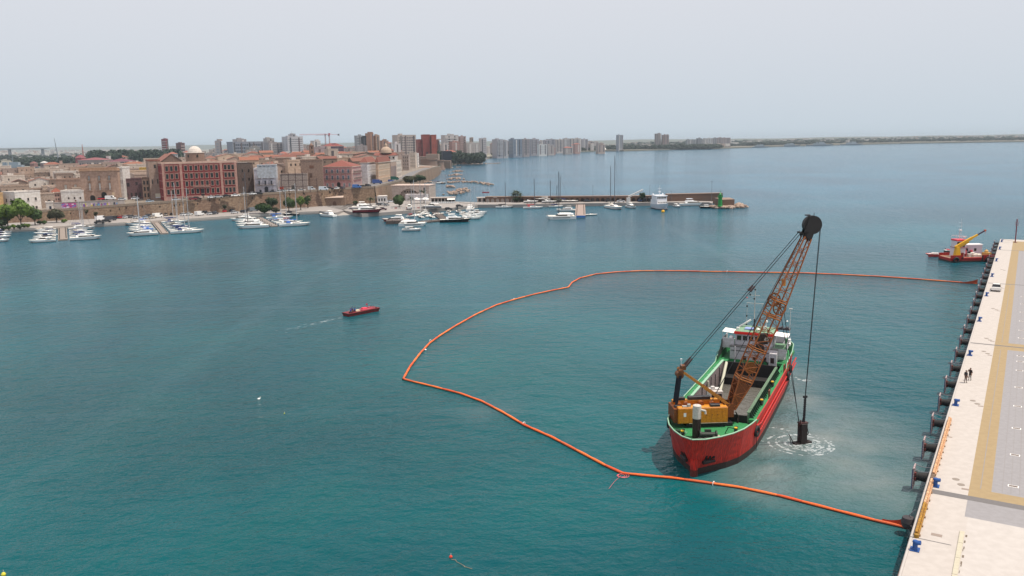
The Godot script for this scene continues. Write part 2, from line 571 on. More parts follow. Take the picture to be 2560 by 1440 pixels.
func boom() -> void:
	var o := thing("floating_boom","long orange floating containment boom looping round the dredging ship from quay to quay","boom")
	var pts := [[113.814,-200.521],[110.135,-203.2],[103.56,-208.049],[95.675,-213.221],[86.89,-217.345],[77.538,-220.956],[67.27,-222.63],[58.626,-224.866],[54.881,-225.226],[46.558,-227.461],[35.65,-228.516],[28.789,-227.019],[22.961,-224.054],[18.074,-217.763],[15.455,-211.011],[14.041,-203.985],[9.751,-199.834],[4.725,-194.337],[0.42,-188.595],[-3.63,-182.247],[-7.705,-172.524],[-11.263,-161.9],[-13.748,-153.405],[-15.152,-147.481],[-16.105,-140.005],[-16.83,-131.481],[-17.034,-124.311],[-15.513,-122.927],[-12.204,-120.227],[-7.782,-116.397],[-4.456,-112.466],[-1.326,-107.255],[1.281,-102.339],[4.649,-97.65],[7.675,-92.582],[10.04,-88.583],[11.735,-86.12],[14.024,-85.372],[16.918,-84.611],[20.068,-83.324],[23.489,-81.856],[26.959,-79.648],[30.093,-77.094],[32.185,-75.413],[34.195,-73.797],[36.419,-72.235]]
	var cv := Curve3D.new()
	for p in pts:
		cv.add_point(V(p[0],0,p[1]))
	var L := cv.get_baked_length()
	var mats := [mt("boom_a",hexc("f26a22"),0.55,M_tex.stain,0.8),mt("boom_b",hexc("e0561c"),0.6,M_tex.stain,0.8),mt("boom_c",hexc("f4782e"),0.55,M_tex.stain,0.8),mt("boom_d",hexc("d8602c"),0.6,M_tex.stain,0.8)]
	var s := 0.0
	var i := 0
	while s < L - 0.4:
		var seg := minf(3.1 + 0.5 * sin(i * 1.7),L - s)
		var m := MB.new()
		var k := 5
		var prev: Array
		for q in k + 1:
			var f := float(q) / k
			var a := cv.sample_baked(s + seg * f)
			var b := cv.sample_baked(minf(s + seg * f + 0.05,L))
			var d = (b - a).normalized() if (b - a).length() > 0.001 else (a - cv.sample_baked(s)).normalized()
			var sd := d.cross(Vector3.UP)
			var r := 0.155 * (0.5 + 0.5 * sin(PI * clampf(f,0.06,0.94)) ** 0.35)
			var ring := []
			for w in 8:
				var an := TAU * w / 8
				ring.append(a + sd * cos(an) * r * 1.25 + V(0,0.12 + sin(an) * r,0))
			if q > 0:
				for w in 8:
					var w2 := (w + 1) % 8
					var n1 = sd * cos(TAU * w / 8) + V(0,sin(TAU * w / 8),0)
					var n2 = sd * cos(TAU * w2 / 8) + V(0,sin(TAU * w2 / 8),0)
					m.trin(prev[w],ring[w],ring[w2],n1,n1,n2)
					m.trin(prev[w],ring[w2],prev[w2],n1,n2,n2)
			prev = ring
		part("float_segment",m,mats[(i * 7 + i / 3) % 4],o)
		s += seg
		i += 1
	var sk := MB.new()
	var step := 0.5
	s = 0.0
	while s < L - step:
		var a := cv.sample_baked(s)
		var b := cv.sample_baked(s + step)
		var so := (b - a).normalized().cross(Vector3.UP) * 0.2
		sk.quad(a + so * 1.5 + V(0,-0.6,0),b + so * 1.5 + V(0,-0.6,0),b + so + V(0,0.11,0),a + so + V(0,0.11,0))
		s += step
	part("skirt_and_shadow",sk,mt("skirt_and_shadow",lin(0.03,0.012,0.01),0.8),o)  # dark skirt set outward; its colour also paints the shadow line beside the floats
	var ends := [[110.48,-201.985,113.814,-200.521],[34.756,-73.779,36.419,-72.235]]
	for q in ends:
		var a := V(q[0],0,q[1])
		var b := V(q[2],0,q[3])
		var m := MB.new()
		for h in 6:
			var f0 := h / 6.0
			var f1 := (h + 1) / 6.0
			var p0 = a.lerp(b,f0)
			var p1 := a.lerp(b,f1)
			m.quad(p0 + V(0,-0.4,0),p1 + V(0,-0.4,0),p1 + V(0,0.3 + 0.85 * f1 * f1,0),p0 + V(0,0.3 + 0.85 * f0 * f0,0))
		m.quad(b + V(0.02,-0.4,0),b + V(0.02,1.15,0.0),b + V(0.1,1.15,0.1),b + V(0.1,-0.4,0.1))
		part("end_panel",m,mt("boom_end",hexc("a83a16"),0.6),o)
	var bx := [[1.286,-102.646],[20.978,-82.873],[-15.151,-149.019],[58.947,-224.836],[0.42,-188.595]]
	for q in bx:
		var m := MB.new()
		m.ring(V(q[0],0.12,q[1]),V(0.8,0,0.6).normalized(),0.26,0.05,10,5)
		part("tow_strap",m,paint("e8e4e0",0.5),o)
func hull_rings() -> Array:
	return [
		[0.0,1.45,4.5,0.0,0.1],[1.3,0.75,4.48,0.5,-0.6],[2.55,-0.75,4.44,1.5,-1.9],[3.6,-2.6,4.38,2.7,-3.4],[4.35,-4.8,4.28,3.7,-5.3],[4.75,-7.2,4.16,4.35,-7.9],[4.93,-9.4,3.98,4.7,-10.1],
		[4.95,-10.4,4.03,4.75,-11.2],[5.0,-16.0,3.98,4.85,-16.0],[5.0,-26.0,3.95,4.85,-26.0],[5.0,-33.0,4.0,4.85,-33.0],[4.97,-33.6,4.7,4.8,-33.6],[4.85,-40.0,4.85,4.6,-40.0],[4.5,-44.0,5.0,4.1,-43.5],[3.4,-46.6,5.1,2.6,-45.6],[0.0,-47.0,5.15,0.0,-46.0]]
func hull_pt(k: Array,y: float,side: float,off := 0.0) -> Vector3:
	var f := clampf(y / k[2],0,1)
	var ff := pow(f,1.25)
	return V(side * maxf(lerpf(k[3],k[0],ff) - off,0.0),y,lerpf(k[4],k[1],ff) - (off if k[1] > -9.0 else 0.0))
func hull_skin(levels: Array,off := 0.0) -> MB:
	var m := MB.new()
	var R := hull_rings()
	for side in [-1.0,1.0]:
		for i in R.size() - 1:
			for l in levels.size() - 1:
				var ys := []
				for q in [[R[i],levels[l]],[R[i + 1],levels[l]],[R[i + 1],levels[l + 1]],[R[i],levels[l + 1]]]:
					var y: float = q[1]
					if y > 90:
						y = (y - 100.0) * q[0][2]
					ys.append(hull_pt(q[0],y,side,off))
				if side > 0:
					m.quad(ys[1],ys[0],ys[3],ys[2])
				else:
					m.quad(ys[0],ys[1],ys[2],ys[3])
	return m
func tyre(at: Vector3,axis: Vector3,r: float,w: float,parent: Node) -> void:
	var m := MB.new()
	m.ring(at,axis.normalized(),r,w,16,7)
	part("tyre_fender",m,mt("tyre",lin(0.011,0.011,0.012),0.75),parent)
func dredger() -> void:
	var o := thing("dredging_ship","red-hulled dredging ship with green decks and white wheelhouse, crane at its bow","ship","",V(19.48,0,-85.496),-0.452040)
	var red := mt("hull_red",hexc("e0301f"),0.5,M_tex.streak,0.25)
	red.uv1_scale = V(0.5,0.05,0.5)
	mt("strake_red",hexc("d8342c"),0.5,M_tex.rust,0.4)
	var boot := mt("hull_boot",lin(0.055,0.035,0.032),0.7,M_tex.rust,0.4)
	var green := mt("deck_green",hexc("2f8a52"),0.7,M_tex.stain,0.5)
	var gdark := mt("coaming_green",hexc("1d4a34"),0.7,M_tex.rust,0.5)
	var rail := mt("rail_pale",hexc("8fb59b"),0.6)
	var white := mt("house_white",hexc("c6c4cb"),0.55,M_tex.stain,0.4)
	var black := mt("black_paint",lin(0.012,0.012,0.013),0.6)
	var R := hull_rings()
	var m := hull_skin([0.8,1.5,2.4,3.2,101.0])
	part("hull",m,red,o)
	var hull: Node = o.get_node("hull")
	part("boot_topping",hull_skin([-1.0,0.0,0.8],-0.004),boot,hull)
	m = MB.new()
	m.tube(V(0,-0.8,0.12),V(0,0.75,0.12),0.42,0.42,16)
	part("stem_foot",m,mt("stem_rust",lin(0.16,0.03,0.022),0.8,M_tex.rust,0.8),hull)
	m = MB.new()
	m.tube(V(0,0.7,0.12),V(0,1.9,0.12),0.42,0.40,16)
	m.tube(V(0,1.9,0.12),V(0,2.5,0.5),0.40,0.05,16)
	part("stem_column",m,red,hull)
	part("bulwark_lining",hull_skin([3.2,100.985],0.1),green,o)
	m = MB.new()
	for side in [-1.0,1.0]:
		var p = []
		for k in R:
			p.append(hull_pt(k,k[2],side,0.04) + V(0,0.03,0))
		m.path(p.slice(0,7),0.085,6)
		part("cap_rail",m,rail,o)
		m = MB.new()
		m.path(p.slice(10),0.08,6)
		part("cap_rail",m,rail,o)
		m = MB.new()
	m = MB.new()
	for side in [-1.0,1.0]:
		var p = []
		for k in R:
			p.append(hull_pt(k,k[2],side,0.02) + V(0,0.02,0))
		m.path(p.slice(6,12),0.08,6)
		part("gunwale",m,M["strake_red"] if side > 0 else rail,o)
		for y in [2.95,2.2]:
			m = MB.new()
			m.path([V(side * 4.9,y + 0.25,-9.6),V(side * 5.06,y,-11.5),V(side * 5.06,y - 0.05,-30.0),V(side * 5.02,y + 0.2,-43.0)],0.11,6)
			part("rubbing_strake",m,M["strake_red"],o)
		m = MB.new()
	m = MB.new()
	for side in [-1.0,1.0]:
		for i in 6:
			var a := hull_pt(R[i],3.35,side,0.1)
			var b := hull_pt(R[i + 1],3.35,side,0.1)
			var q = [V(0,3.35,a.z),a,b,V(0,3.35,b.z)]
			if side > 0: m.quad(q[0],q[1],q[2],q[3]) if false else m.quad(q[3],q[2],q[1],q[0])
			else: m.quad(q[0],q[1],q[2],q[3])
	part("foredeck",m,green,o)
	m = MB.new()
	m.box(V(4.02,3.5,-36.0),V(4.93,3.9,-9.35))
	m.box(V(-4.93,3.5,-36.0),V(-3.57,3.9,-9.35))
	m.box(V(-4.6,3.5,-44.5),V(4.6,3.92,-35.9))
	m.box(V(-3.3,3.5,-46.4),V(3.3,3.915,-44.4))
	part("side_deck",m,green,o)
	m = MB.new()
	m.box(V(3.8,1.0,-31.0),V(4.0,4.6,-9.6))
	m.box(V(3.72,4.6,-31.0),V(4.06,4.68,-9.6))
	part("hold_coaming",m,mt("coaming_pale",hexc("6f9478"),0.7,M_tex.rust,0.5),o)
	var co := o.get_node("hold_coaming")
	for i in 27:
		var b := MB.new()
		var z := -10.0 - i * 0.78
		b.quad(V(4.5,3.9,z),V(4.003,3.9,z),V(4.003,4.55,z),V(4.12,4.55,z))
		b.quad(V(4.003,3.9,z - 0.12),V(4.5,3.9,z - 0.12),V(4.12,4.55,z - 0.12),V(4.003,4.55,z - 0.12))
		b.quad(V(4.5,3.9,z),V(4.12,4.55,z),V(4.12,4.55,z - 0.12),V(4.5,3.9,z - 0.12))
		part("coaming_bracket",b,gdark,co)
	m = MB.new()
	m.box(V(4.001,3.9,-31.0),V(4.03,4.55,-9.6))
	part("coaming_side",m,gdark,co)
	m = MB.new()
	m.box(V(-3.55,1.0,-31.0),V(-3.35,4.9,-11.0))
	part("hold_coaming",m,mt("hold_grey",hexc("8f858b"),0.75,M_tex.rust,0.35),o)
	m = MB.new()
	m.box(V(-3.62,4.9,-31.0),V(-3.3,4.98,-11.0))
	for i in 11:
		var z := -11.6 - i * 1.9
		m.box(V(-3.9,3.2,z),V(-3.551,4.85,z + 0.1))
	part("coaming_edge",m,rail,o)
	m = MB.new()
	for i in 7:
		var z := -12.5 - i * 2.6
		m.box(V(-3.345,2.6,z),V(-3.26,4.6 - 0.3 * (i % 2),z + 0.16))
	part("wall_stiffener",m,mt("dark_steel",lin(0.03,0.027,0.028),0.7),o,true)
	m = MB.new()
	m.box(V(-3.35,1.0,-31.2),V(3.8,4.75,-31.0))
	m.box(V(-3.35,1.0,-30.99),V(3.8,3.0,-29.0))
	part("hold_bulkhead",m,mt("hold_black",lin(0.014,0.012,0.012),0.8,M_tex.rust,0.5),o)
	m = MB.new()
	m.box(V(-3.35,1.0,-9.8),V(3.8,4.2,-9.6))
	part("hold_bulkhead",m,mt("hold_black",lin(0.014,0.012,0.012),0.8,M_tex.rust,0.5),o)
	m = MB.new()
	m.box(V(-3.34,1.5,-20.6),V(-3.1,4.7,-20.3))
	m.tube(V(-2.9,4.7,-30.6),V(-2.2,1.9,-22.5),0.22,0.22,6)
	part("loading_beam",m,mt("beam_pale",hexc("b9b8a6"),0.7),o)
	m = MB.new()
	for i in 22:
		m.quad(V(-3.35,2.0,-9.8 - i),V(3.8,2.0,-9.8 - i),V(3.8,2.0,-10.8 - i),V(-3.35,2.0,-10.8 - i))
	var mud := mt("hold_mud",lin(0.12,0.115,0.10),0.25)
	mud.normal_enabled = true
	mud.normal_texture = M["sea"].normal_texture
	mud.normal_scale = 0.5
	mud.uv1_triplanar = true
	mud.uv1_world_triplanar = true
	mud.uv1_scale = Vector3.ONE / 60.0
	part("hold_spoil",m,mud,o)
	m = MB.new()
	m.box(V(-3.4,3.2,-44.0),V(3.2,5.8,-36.0))
	m.box(V(2.2,3.2,-36.0),V(3.25,5.4,-35.2))
	part("deckhouse",m,white,o)
	var dh := o.get_node("deckhouse")
	m = MB.new()
	m.box(V(-3.55,5.8,-44.2),V(3.3,5.9,-35.9))
	m.box(V(-3.38,5.2,-35.98),V(2.1,5.28,-35.9))
	part("deck_edge",m,mt("dark_trim",lin(0.05,0.05,0.055),0.6),dh)
	m = MB.new()
	m.box(V(-3.0,5.9,-41.2),V(2.4,7.62,-37.0))
	part("wheelhouse",m,white,o)
	var wh := o.get_node("wheelhouse")
	var glass := mt("ship_glass",lin(0.015,0.013,0.012),0.12)
	for i in 6:
		m = MB.new()
		var x := -2.72 + i * 0.86
		m.box(V(x,6.62,-37.0),V(x + 0.64,7.32,-36.96))
		part("window",m,glass,wh)
		m = MB.new()
		m.box(V(x - 0.06,6.56,-36.999),V(x + 0.7,6.62,-36.93))
		m.box(V(x - 0.06,7.32,-36.999),V(x + 0.7,7.38,-36.93))
		part("window_frame",m,white,wh)
	for z in [-38.2,-39.6]:
		m = MB.new()
		m.box(V(2.4,6.6,z),V(2.43,7.3,z + 0.9))
		part("window",m,glass,wh)
	m = MB.new()
	m.box(V(-3.12,7.55,-41.3),V(2.55,7.9,-36.75))
	part("fascia",m,mt("fascia_red",hexc("e01f16"),0.5),wh)
	m = MB.new()
	m.box(V(-3.05,7.9,-41.25),V(2.48,7.96,-36.85))
	part("roof",m,mt("roof_green",hexc("7fa487"),0.7,M_tex.stain,0.5),wh)
	for sd in [-1.0,1.0]:
		var x0 := 2.45 if sd > 0 else -4.75
		var x1 := 4.5 if sd > 0 else -3.05
		m = MB.new()
		m.box(V(x0,5.82,-40.0),V(x1,5.92,-36.7))
		part("bridge_wing",m,mt("wing_green",hexc("6f9c7b"),0.7,M_tex.stain,0.5),o)
		m = MB.new()
		var xo := 4.42 if sd > 0 else -4.75
		m.box(V(xo,5.9,-40.0),V(xo + 0.08,6.9,-36.7))
		if sd < 0: m.box(V(x0,5.4,-36.75),V(x1,6.85,-36.68))
		else: m.box(V(2.5,4.3,-36.75),V(4.42,5.85,-36.68))
		part("wing_bulwark",m,white,o)
		m = MB.new()
		var ax0 := 2.6 if sd > 0 else -4.85
		var ax1 := 4.5 if sd > 0 else -3.2
		m.quad(V(ax0,7.78,-36.8),V(ax1,7.62,-36.9),V(ax1,7.7,-39.2),V(ax0,7.86,-39.1))
		m.quad(V(ax0,7.74,-39.1),V(ax1,7.58,-39.2),V(ax1,7.56,-36.9),V(ax0,7.72,-36.8))
		m.quad(V(ax0,7.72,-36.8),V(ax1,7.56,-36.9),V(ax1,7.62,-36.9),V(ax0,7.78,-36.8))
		part("awning",m,mt("awning_white",hexc("f1efe8"),0.7),o)
		m = MB.new()
		for q in [[ax0 + 0.05,-36.95],[ax1 - 0.05,-36.95],[ax1 - 0.05,-39.1]]:
			m.tube(V(q[0],5.9,q[1]),V(q[0],7.6,q[1]),0.04)
		part("awning_post",m,white,o)
	m = MB.new()
	m.box(V(-3.5,3.2,-36.7),V(-2.9,5.8,-36.05))
	m.tube(V(-2.7,3.2,-35.7),V(-2.7,5.9,-35.7),0.09)
	m.tube(V(2.3,3.2,-35.0),V(2.3,7.0,-35.0),0.06)
	part("support_column",m,white,o)
	for q in [[1.35,3.95,0.4,0.65,-35.97],[-1.6,3.6,0.5,0.9,-35.97],[-0.2,4.0,0.45,0.5,-35.97],[2.45,4.0,0.5,0.8,-35.17]]:
		m = MB.new()
		m.box(V(q[0],q[1],q[4] - 0.02),V(q[0] + q[2],q[1] + q[3],q[4]))
		part("port_opening",m,mt("opening_dark",lin(0.03,0.012,0.012),0.5),dh)
	m = MB.new()
	m.path([V(-0.2,4.8,-35.9),V(0.6,4.9,-35.7),V(1.1,4.5,-35.7),V(1.15,3.9,-35.6),V(0.4,3.4,-35.5)],0.035)
	m.path([V(1.4,3.3,-35.4),V(1.4,4.1,-35.2),V(1.75,4.35,-35.1),V(2.1,4.0,-35.0),V(2.1,3.3,-34.8)],0.09)
	part("hose",m,black,o)
	m = MB.new()
	m.lathe(V(-3.55,6.5,-37.3),[Vector2(0.02,0),Vector2(0.3,0.12),Vector2(0.36,0.4),Vector2(0.2,0.62),Vector2(0,0.66)],12)
	part("satellite_dome",m,paint("f2f0ee",0.4),o)
	m = MB.new()
	m.box(V(-3.6,5.95,-36.95),V(-3.1,6.5,-36.78))
	part("life_jacket_box",m,paint("3a8fc4",0.6),o)
	m = MB.new()
	m.tube(V(-0.9,7.9,-40.5),V(-0.9,13.6,-40.5),0.09,0.05)
	m.tube(V(-2.1,11.6,-40.5),V(0.4,11.6,-40.5),0.04)
	m.tube(V(-1.6,12.8,-40.5),V(-0.2,12.8,-40.5),0.035)
	m.tube(V(-2.0,7.9,-40.3),V(-2.0,11.6,-40.5),0.03)
	m.tube(V(0.2,7.9,-40.3),V(0.2,11.6,-40.5),0.03)
	part("mast",m,paint("b9b5b0",0.5),o)
	for q in [[-2.0,11.1],[-2.0,9.6],[-2.0,8.3],[-0.9,13.7],[-1.0,12.3],[-1.6,12.9]]:
		m = MB.new()
		m.lathe(V(q[0],q[1],-40.4),[Vector2(0,-0.14),Vector2(0.12,-0.08),Vector2(0.12,0.1),Vector2(0,0.16)],8)
		part("signal_lantern",m,black,o)
	m = MB.new()
	m.lathe(V(-2.05,12.4,-40.4),[Vector2(0,-0.12),Vector2(0.13,0),Vector2(0,0.12)],8)
	part("red_lantern",m,paint("b31a22",0.5),o)
	m = MB.new()
	m.tube(V(-3.0,7.9,-40.2),V(-1.4,9.0,-40.6),0.16,0.16,8)
	m.box(V(-3.0,7.96,-38.2),V(-2.6,8.3,-37.8))
	m.tube(V(1.2,7.96,-38.4),V(1.2,9.3,-38.4),0.05)
	m.lathe(V(1.2,9.2,-38.4),[Vector2(0,0),Vector2(0.22,0.1),Vector2(0.22,0.3),Vector2(0,0.42)],10)
	m.lathe(V(0.1,8.0,-38.2),[Vector2(0.25,0),Vector2(0.28,0.2),Vector2(0,0.45)],10)
	m.box(V(0.6,7.96,-39.5),V(1.1,8.5,-39.0))
	part("deck_gear",m,paint("dcdad6",0.5),o)
	m = MB.new()
	m.box(V(-1.9,7.97,-39.4),V(-0.6,8.15,-38.2))
	part("tarpaulin",m,paint("8f9fcf",0.6),o)
	m = MB.new()
	m.box(V(-0.55,8.0,-38.4),V(-0.4,9.7,-38.0))
	part("dark_flag",m,paint("1a1c28",0.6),o)
	m = MB.new()
	for i in 7:
		m.box(V(2.5 + 0.27 * i,7.9,-41.2 + 0.2 * (i % 2)),V(2.7 + 0.27 * i,8.15 + 0.1 * (i % 3),-40.2))
	part("stowed_gear",m,paint("3a343a",0.6),o)
	m = MB.new()
	m.tube(V(4.35,6.9,-39.8),V(4.35,11.2,-39.8),0.035)
	m.box(V(4.15,11.2,-39.9),V(4.6,11.35,-39.7))
	part("light_pole",m,paint("c4c2be",0.5),o)
	m = MB.new()
	m.box(V(4.3,6.2,-38.6),V(4.75,6.5,-37.6))
	m.tube(V(4.6,6.6,-37.3),V(4.2,4.4,-36.6),0.06)
	m.lathe(V(4.6,6.7,-37.6),[Vector2(0.05,0),Vector2(0.26,0.1),Vector2(0.26,0.5),Vector2(0,0.6)],10)
	part("wing_gear",m,paint("e9e7e3",0.5),o)
	m = MB.new()
	for i in 6:
		m.tube(V(-4.85,3.2,-33.5 - i * 0.9),V(-4.85,5.3,-33.5 - i * 0.9),0.045)
	m.path([V(-4.85,5.3,-33.5),V(-4.85,5.3,-38.0)],0.05)
	m.path([V(-4.85,4.3,-33.5),V(-4.85,4.3,-38.0)],0.04)
	part("railing",m,gdark,o)
	m = MB.new()
	m.box(V(-4.9,3.2,-37.5),V(-4.8,6.6,-36.5))
	m.quad(V(-4.8,4.2,-33.6),V(-4.8,4.4,-36.5),V(-4.8,6.6,-36.5),V(-4.8,5.0,-34.2))
	part("side_screen",m,mt("screen_dark",lin(0.02,0.025,0.022),0.7),o)
	m = MB.new()
	m.t = Transform3D(Basis(Vector3.UP,0.4),V(0.9,3.35,-2.4))
	m.box(V(-0.9,0,-0.5),V(0.9,0.25,0.5))
	m.tube(V(-0.8,0.6,0),V(0.8,0.6,0),0.3,0.3,12)
	m.tube(V(-0.95,0.6,0),V(-0.8,0.6,0),0.48,0.48,12)
	m.tube(V(0.8,0.6,0),V(0.95,0.6,0),0.48,0.48,12)
	m.box(V(-0.3,0.3,-0.7),V(0.4,1.0,-0.35))
	part("windlass",m,mt("winch_dark",lin(0.025,0.04,0.03),0.6,M_tex.rust,0.8),o)
	m = MB.new()
	for i in 10:
		var a := i * 2.4
		m.cbox(V(0.6 + 0.5 * cos(a),3.6 + 0.08 * (i % 4),-1.6 + 0.5 * sin(a)),V(0.3,0.3,0.25))
	part("windlass_gear",m,mt("gear_dark",lin(0.03,0.03,0.028),0.5),o)
	m = MB.new()
	for i in 5:
		m.ring(V(2.7 + 0.05 * i,3.42 + 0.07 * i,-3.8),V(0.1,1,0.05).normalized(),0.42 - 0.03 * i,0.05,14,5)
	part("rope_coil",m,paint("4d4136",0.9),o)
	m = MB.new()
	m.cbox(V(1.75,3.65,-2.6),V(0.7,0.5,0.6))
	part("deck_box",m,paint("a79890",0.8),o)
	for q in [[-1.9,-2.3],[3.3,-5.6],[4.45,-15.6],[4.45,-24.0]]:
		m = MB.new()
		for d in [-0.22,0.22]:
			m.lathe(V(q[0],3.4 if q[1] > -9 else 3.9,q[1] + d),[Vector2(0.14,0),Vector2(0.14,0.6),Vector2(0.18,0.62),Vector2(0.18,0.72),Vector2(0,0.74)],10)
		m.cbox(V(q[0],3.6 if q[1] > -9 else 4.1,q[1]),V(0.4,0.05,0.8))
		part("mooring_bitts",m,mt("bitts",lin(0.03,0.03,0.03),0.5),o)
		m = MB.new()
		m.lathe(V(q[0],4.15 if q[1] > -9 else 4.65,q[1] + 0.22),[Vector2(0.19,-0.12),Vector2(0.19,0.0),Vector2(0,0.02)],10)
		part("bitts_cap",m,paint("e0b025",0.5),o)
	m = MB.new()
	m.path([V(2.2,3.4,-5.0),V(2.5,4.1,-5.2),V(3.2,4.15,-5.0),V(3.3,3.4,-4.8)],0.05)
	m.box(V(-2.9,3.35,-3.2),V(-2.3,3.85,-2.6))
	part("deck_frame",m,gdark,o)
	m = MB.new()
	for i in 14:
		var x := -3.2 + 0.28 * (i % 5)
		m.path([V(x,3.42,-2.6 - 0.1 * i),V(x + 0.4,3.45,-2.9 - 0.08 * i),V(x + 0.2,3.5,-3.4)],0.035)
	part("net_heap",m,paint("7fae90",0.9),o)
	m = MB.new()
	m.lathe(V(-0.45,3.35,-2.6),[Vector2(0.46,0),Vector2(0.46,2.25)],20)
	part("spud_post",m,mt("spud_brown",lin(0.035,0.016,0.012),0.7,M_tex.rust,0.6),o)
	var sp := o.get_node("spud_post")
	m = MB.new()
	m.lathe(V(-0.45,5.6,-2.6),[Vector2(0.47,0),Vector2(0.47,1.45),Vector2(0.42,1.5),Vector2(0,1.52)],20)
	m.tube(V(0.0,6.6,-2.6),V(0.45,6.55,-2.6),0.12)
	m.tube(V(0.45,6.6,-2.6),V(0.5,6.2,-2.6),0.12)
	part("spud_cap",m,mt("spud_white",hexc("cfcac4"),0.6,M_tex.stain,0.6),sp)
	for sd in [-1.0,1.0]:
		m = MB.new()
		var b := V(sd * 1.35,1.75,-0.95)
		var side := V(sd * 0.55,0,-0.8).normalized()
		var nn := V(sd * 0.8,0.2,0.55).normalized() * 0.12
		for q in [[-0.55,-0.1,-0.28,1.3],[0.0,-0.2,0.15,1.15],[0.5,0.15,0.85,0.75]]:
			var p0: Vector3 = b + side * (q[0] - 0.22) + V(0,q[1] - 0.2,0) + nn
			var p1: Vector3 = b + side * (q[0] + 0.25) + V(0,q[1] - 0.25,0) + nn
			var p2: Vector3 = b + side * q[2] + V(0,q[3],0) + nn * 1.5
			m.tri(p0,p1,p2); m.tri(p1,p0,p2)
			m.quad(p0 - nn * 2,p0,p2,p2 - nn * 2); m.quad(p1,p1 - nn * 2,p2 - nn * 2,p2)
		m.tube(b + side * -0.9 + V(0,-0.25,0) + nn,b + side * 0.75 + V(0,-0.35,0) + nn,0.22,0.16,8)
		part("anchor",m,mt("anchor_dark",lin(0.018,0.012,0.012),0.7),o)
	m = MB.new()
	m.cbox(V(4.35,3.4,-6.3),V(0.06,0.5,0.4))
	m.cbox(V(3.95,2.15,-6.3),V(0.1,0.15,0.4))
	part("hawse_hole",m,black,o)
	m = MB.new()
	for i in 9:
		if i == 1: continue
		var f := i / 8.0
		var c := V(2.35,4.05,-0.95).lerp(V(3.45,3.98,-2.95),f)
		var d = V(0.88,0,-0.48)
		m.t = Transform3D(Basis(V(0.48,0,-0.88),V(0,1,0),V(0.88,0,0.48)),c + V(0.06,0,0.03))
		m.box(V(-0.08,-0.14,0),V(-0.04,0.14,0.03))
		if i % 2: m.box(V(-0.08,0.09,0),V(0.08,0.14,0.03))
		else: m.box(V(-0.08,-0.03,0),V(0.08,0.02,0.03))
		if i % 3: m.box(V(0.04,-0.14,0),V(0.08,0.14,0.03))
	part("bow_lettering",m,mt("letter_dark",lin(0.03,0.01,0.01),0.6),o)
	tyre(V(4.95,2.55,-9.6),V(1,0,0.2),0.5,0.2,o)
	tyre(V(-4.7,3.2,-6.8),V(-1,0,0.25),0.5,0.24,o)
	tyre(V(5.2,2.9,-33.4),V(1,0,0),0.5,0.2,o)
	tyre(V(5.2,3.3,-35.8),V(1,0,0),0.45,0.18,o)
	tyre(V(-4.55,1.9,-7.4),V(-1,0,0.25),0.42,0.18,o)
	m = MB.new()
	m.path([V(4.95,2.2,-9.6),V(4.9,0.9,-9.9),V(4.85,0.0,-10.1)],0.04)
	part("fender_rope",m,black,o)
	for z in [-18.5,-31.5]:
		m = MB.new()
		m.box(V(4.75,3.9,z),V(4.87,4.9,z + 0.12))
		m.box(V(4.75,3.9,z - 0.9),V(4.87,4.9,z - 0.78))
		m.box(V(4.75,4.8,z - 0.9),V(4.87,4.9,z + 0.12))
		part("boarding_gate",m,mt("gate_rust",lin(0.2,0.06,0.03),0.7),o)
func crane_x() -> Transform3D:
	return Transform3D(Basis.IDENTITY,Vector3.ZERO)
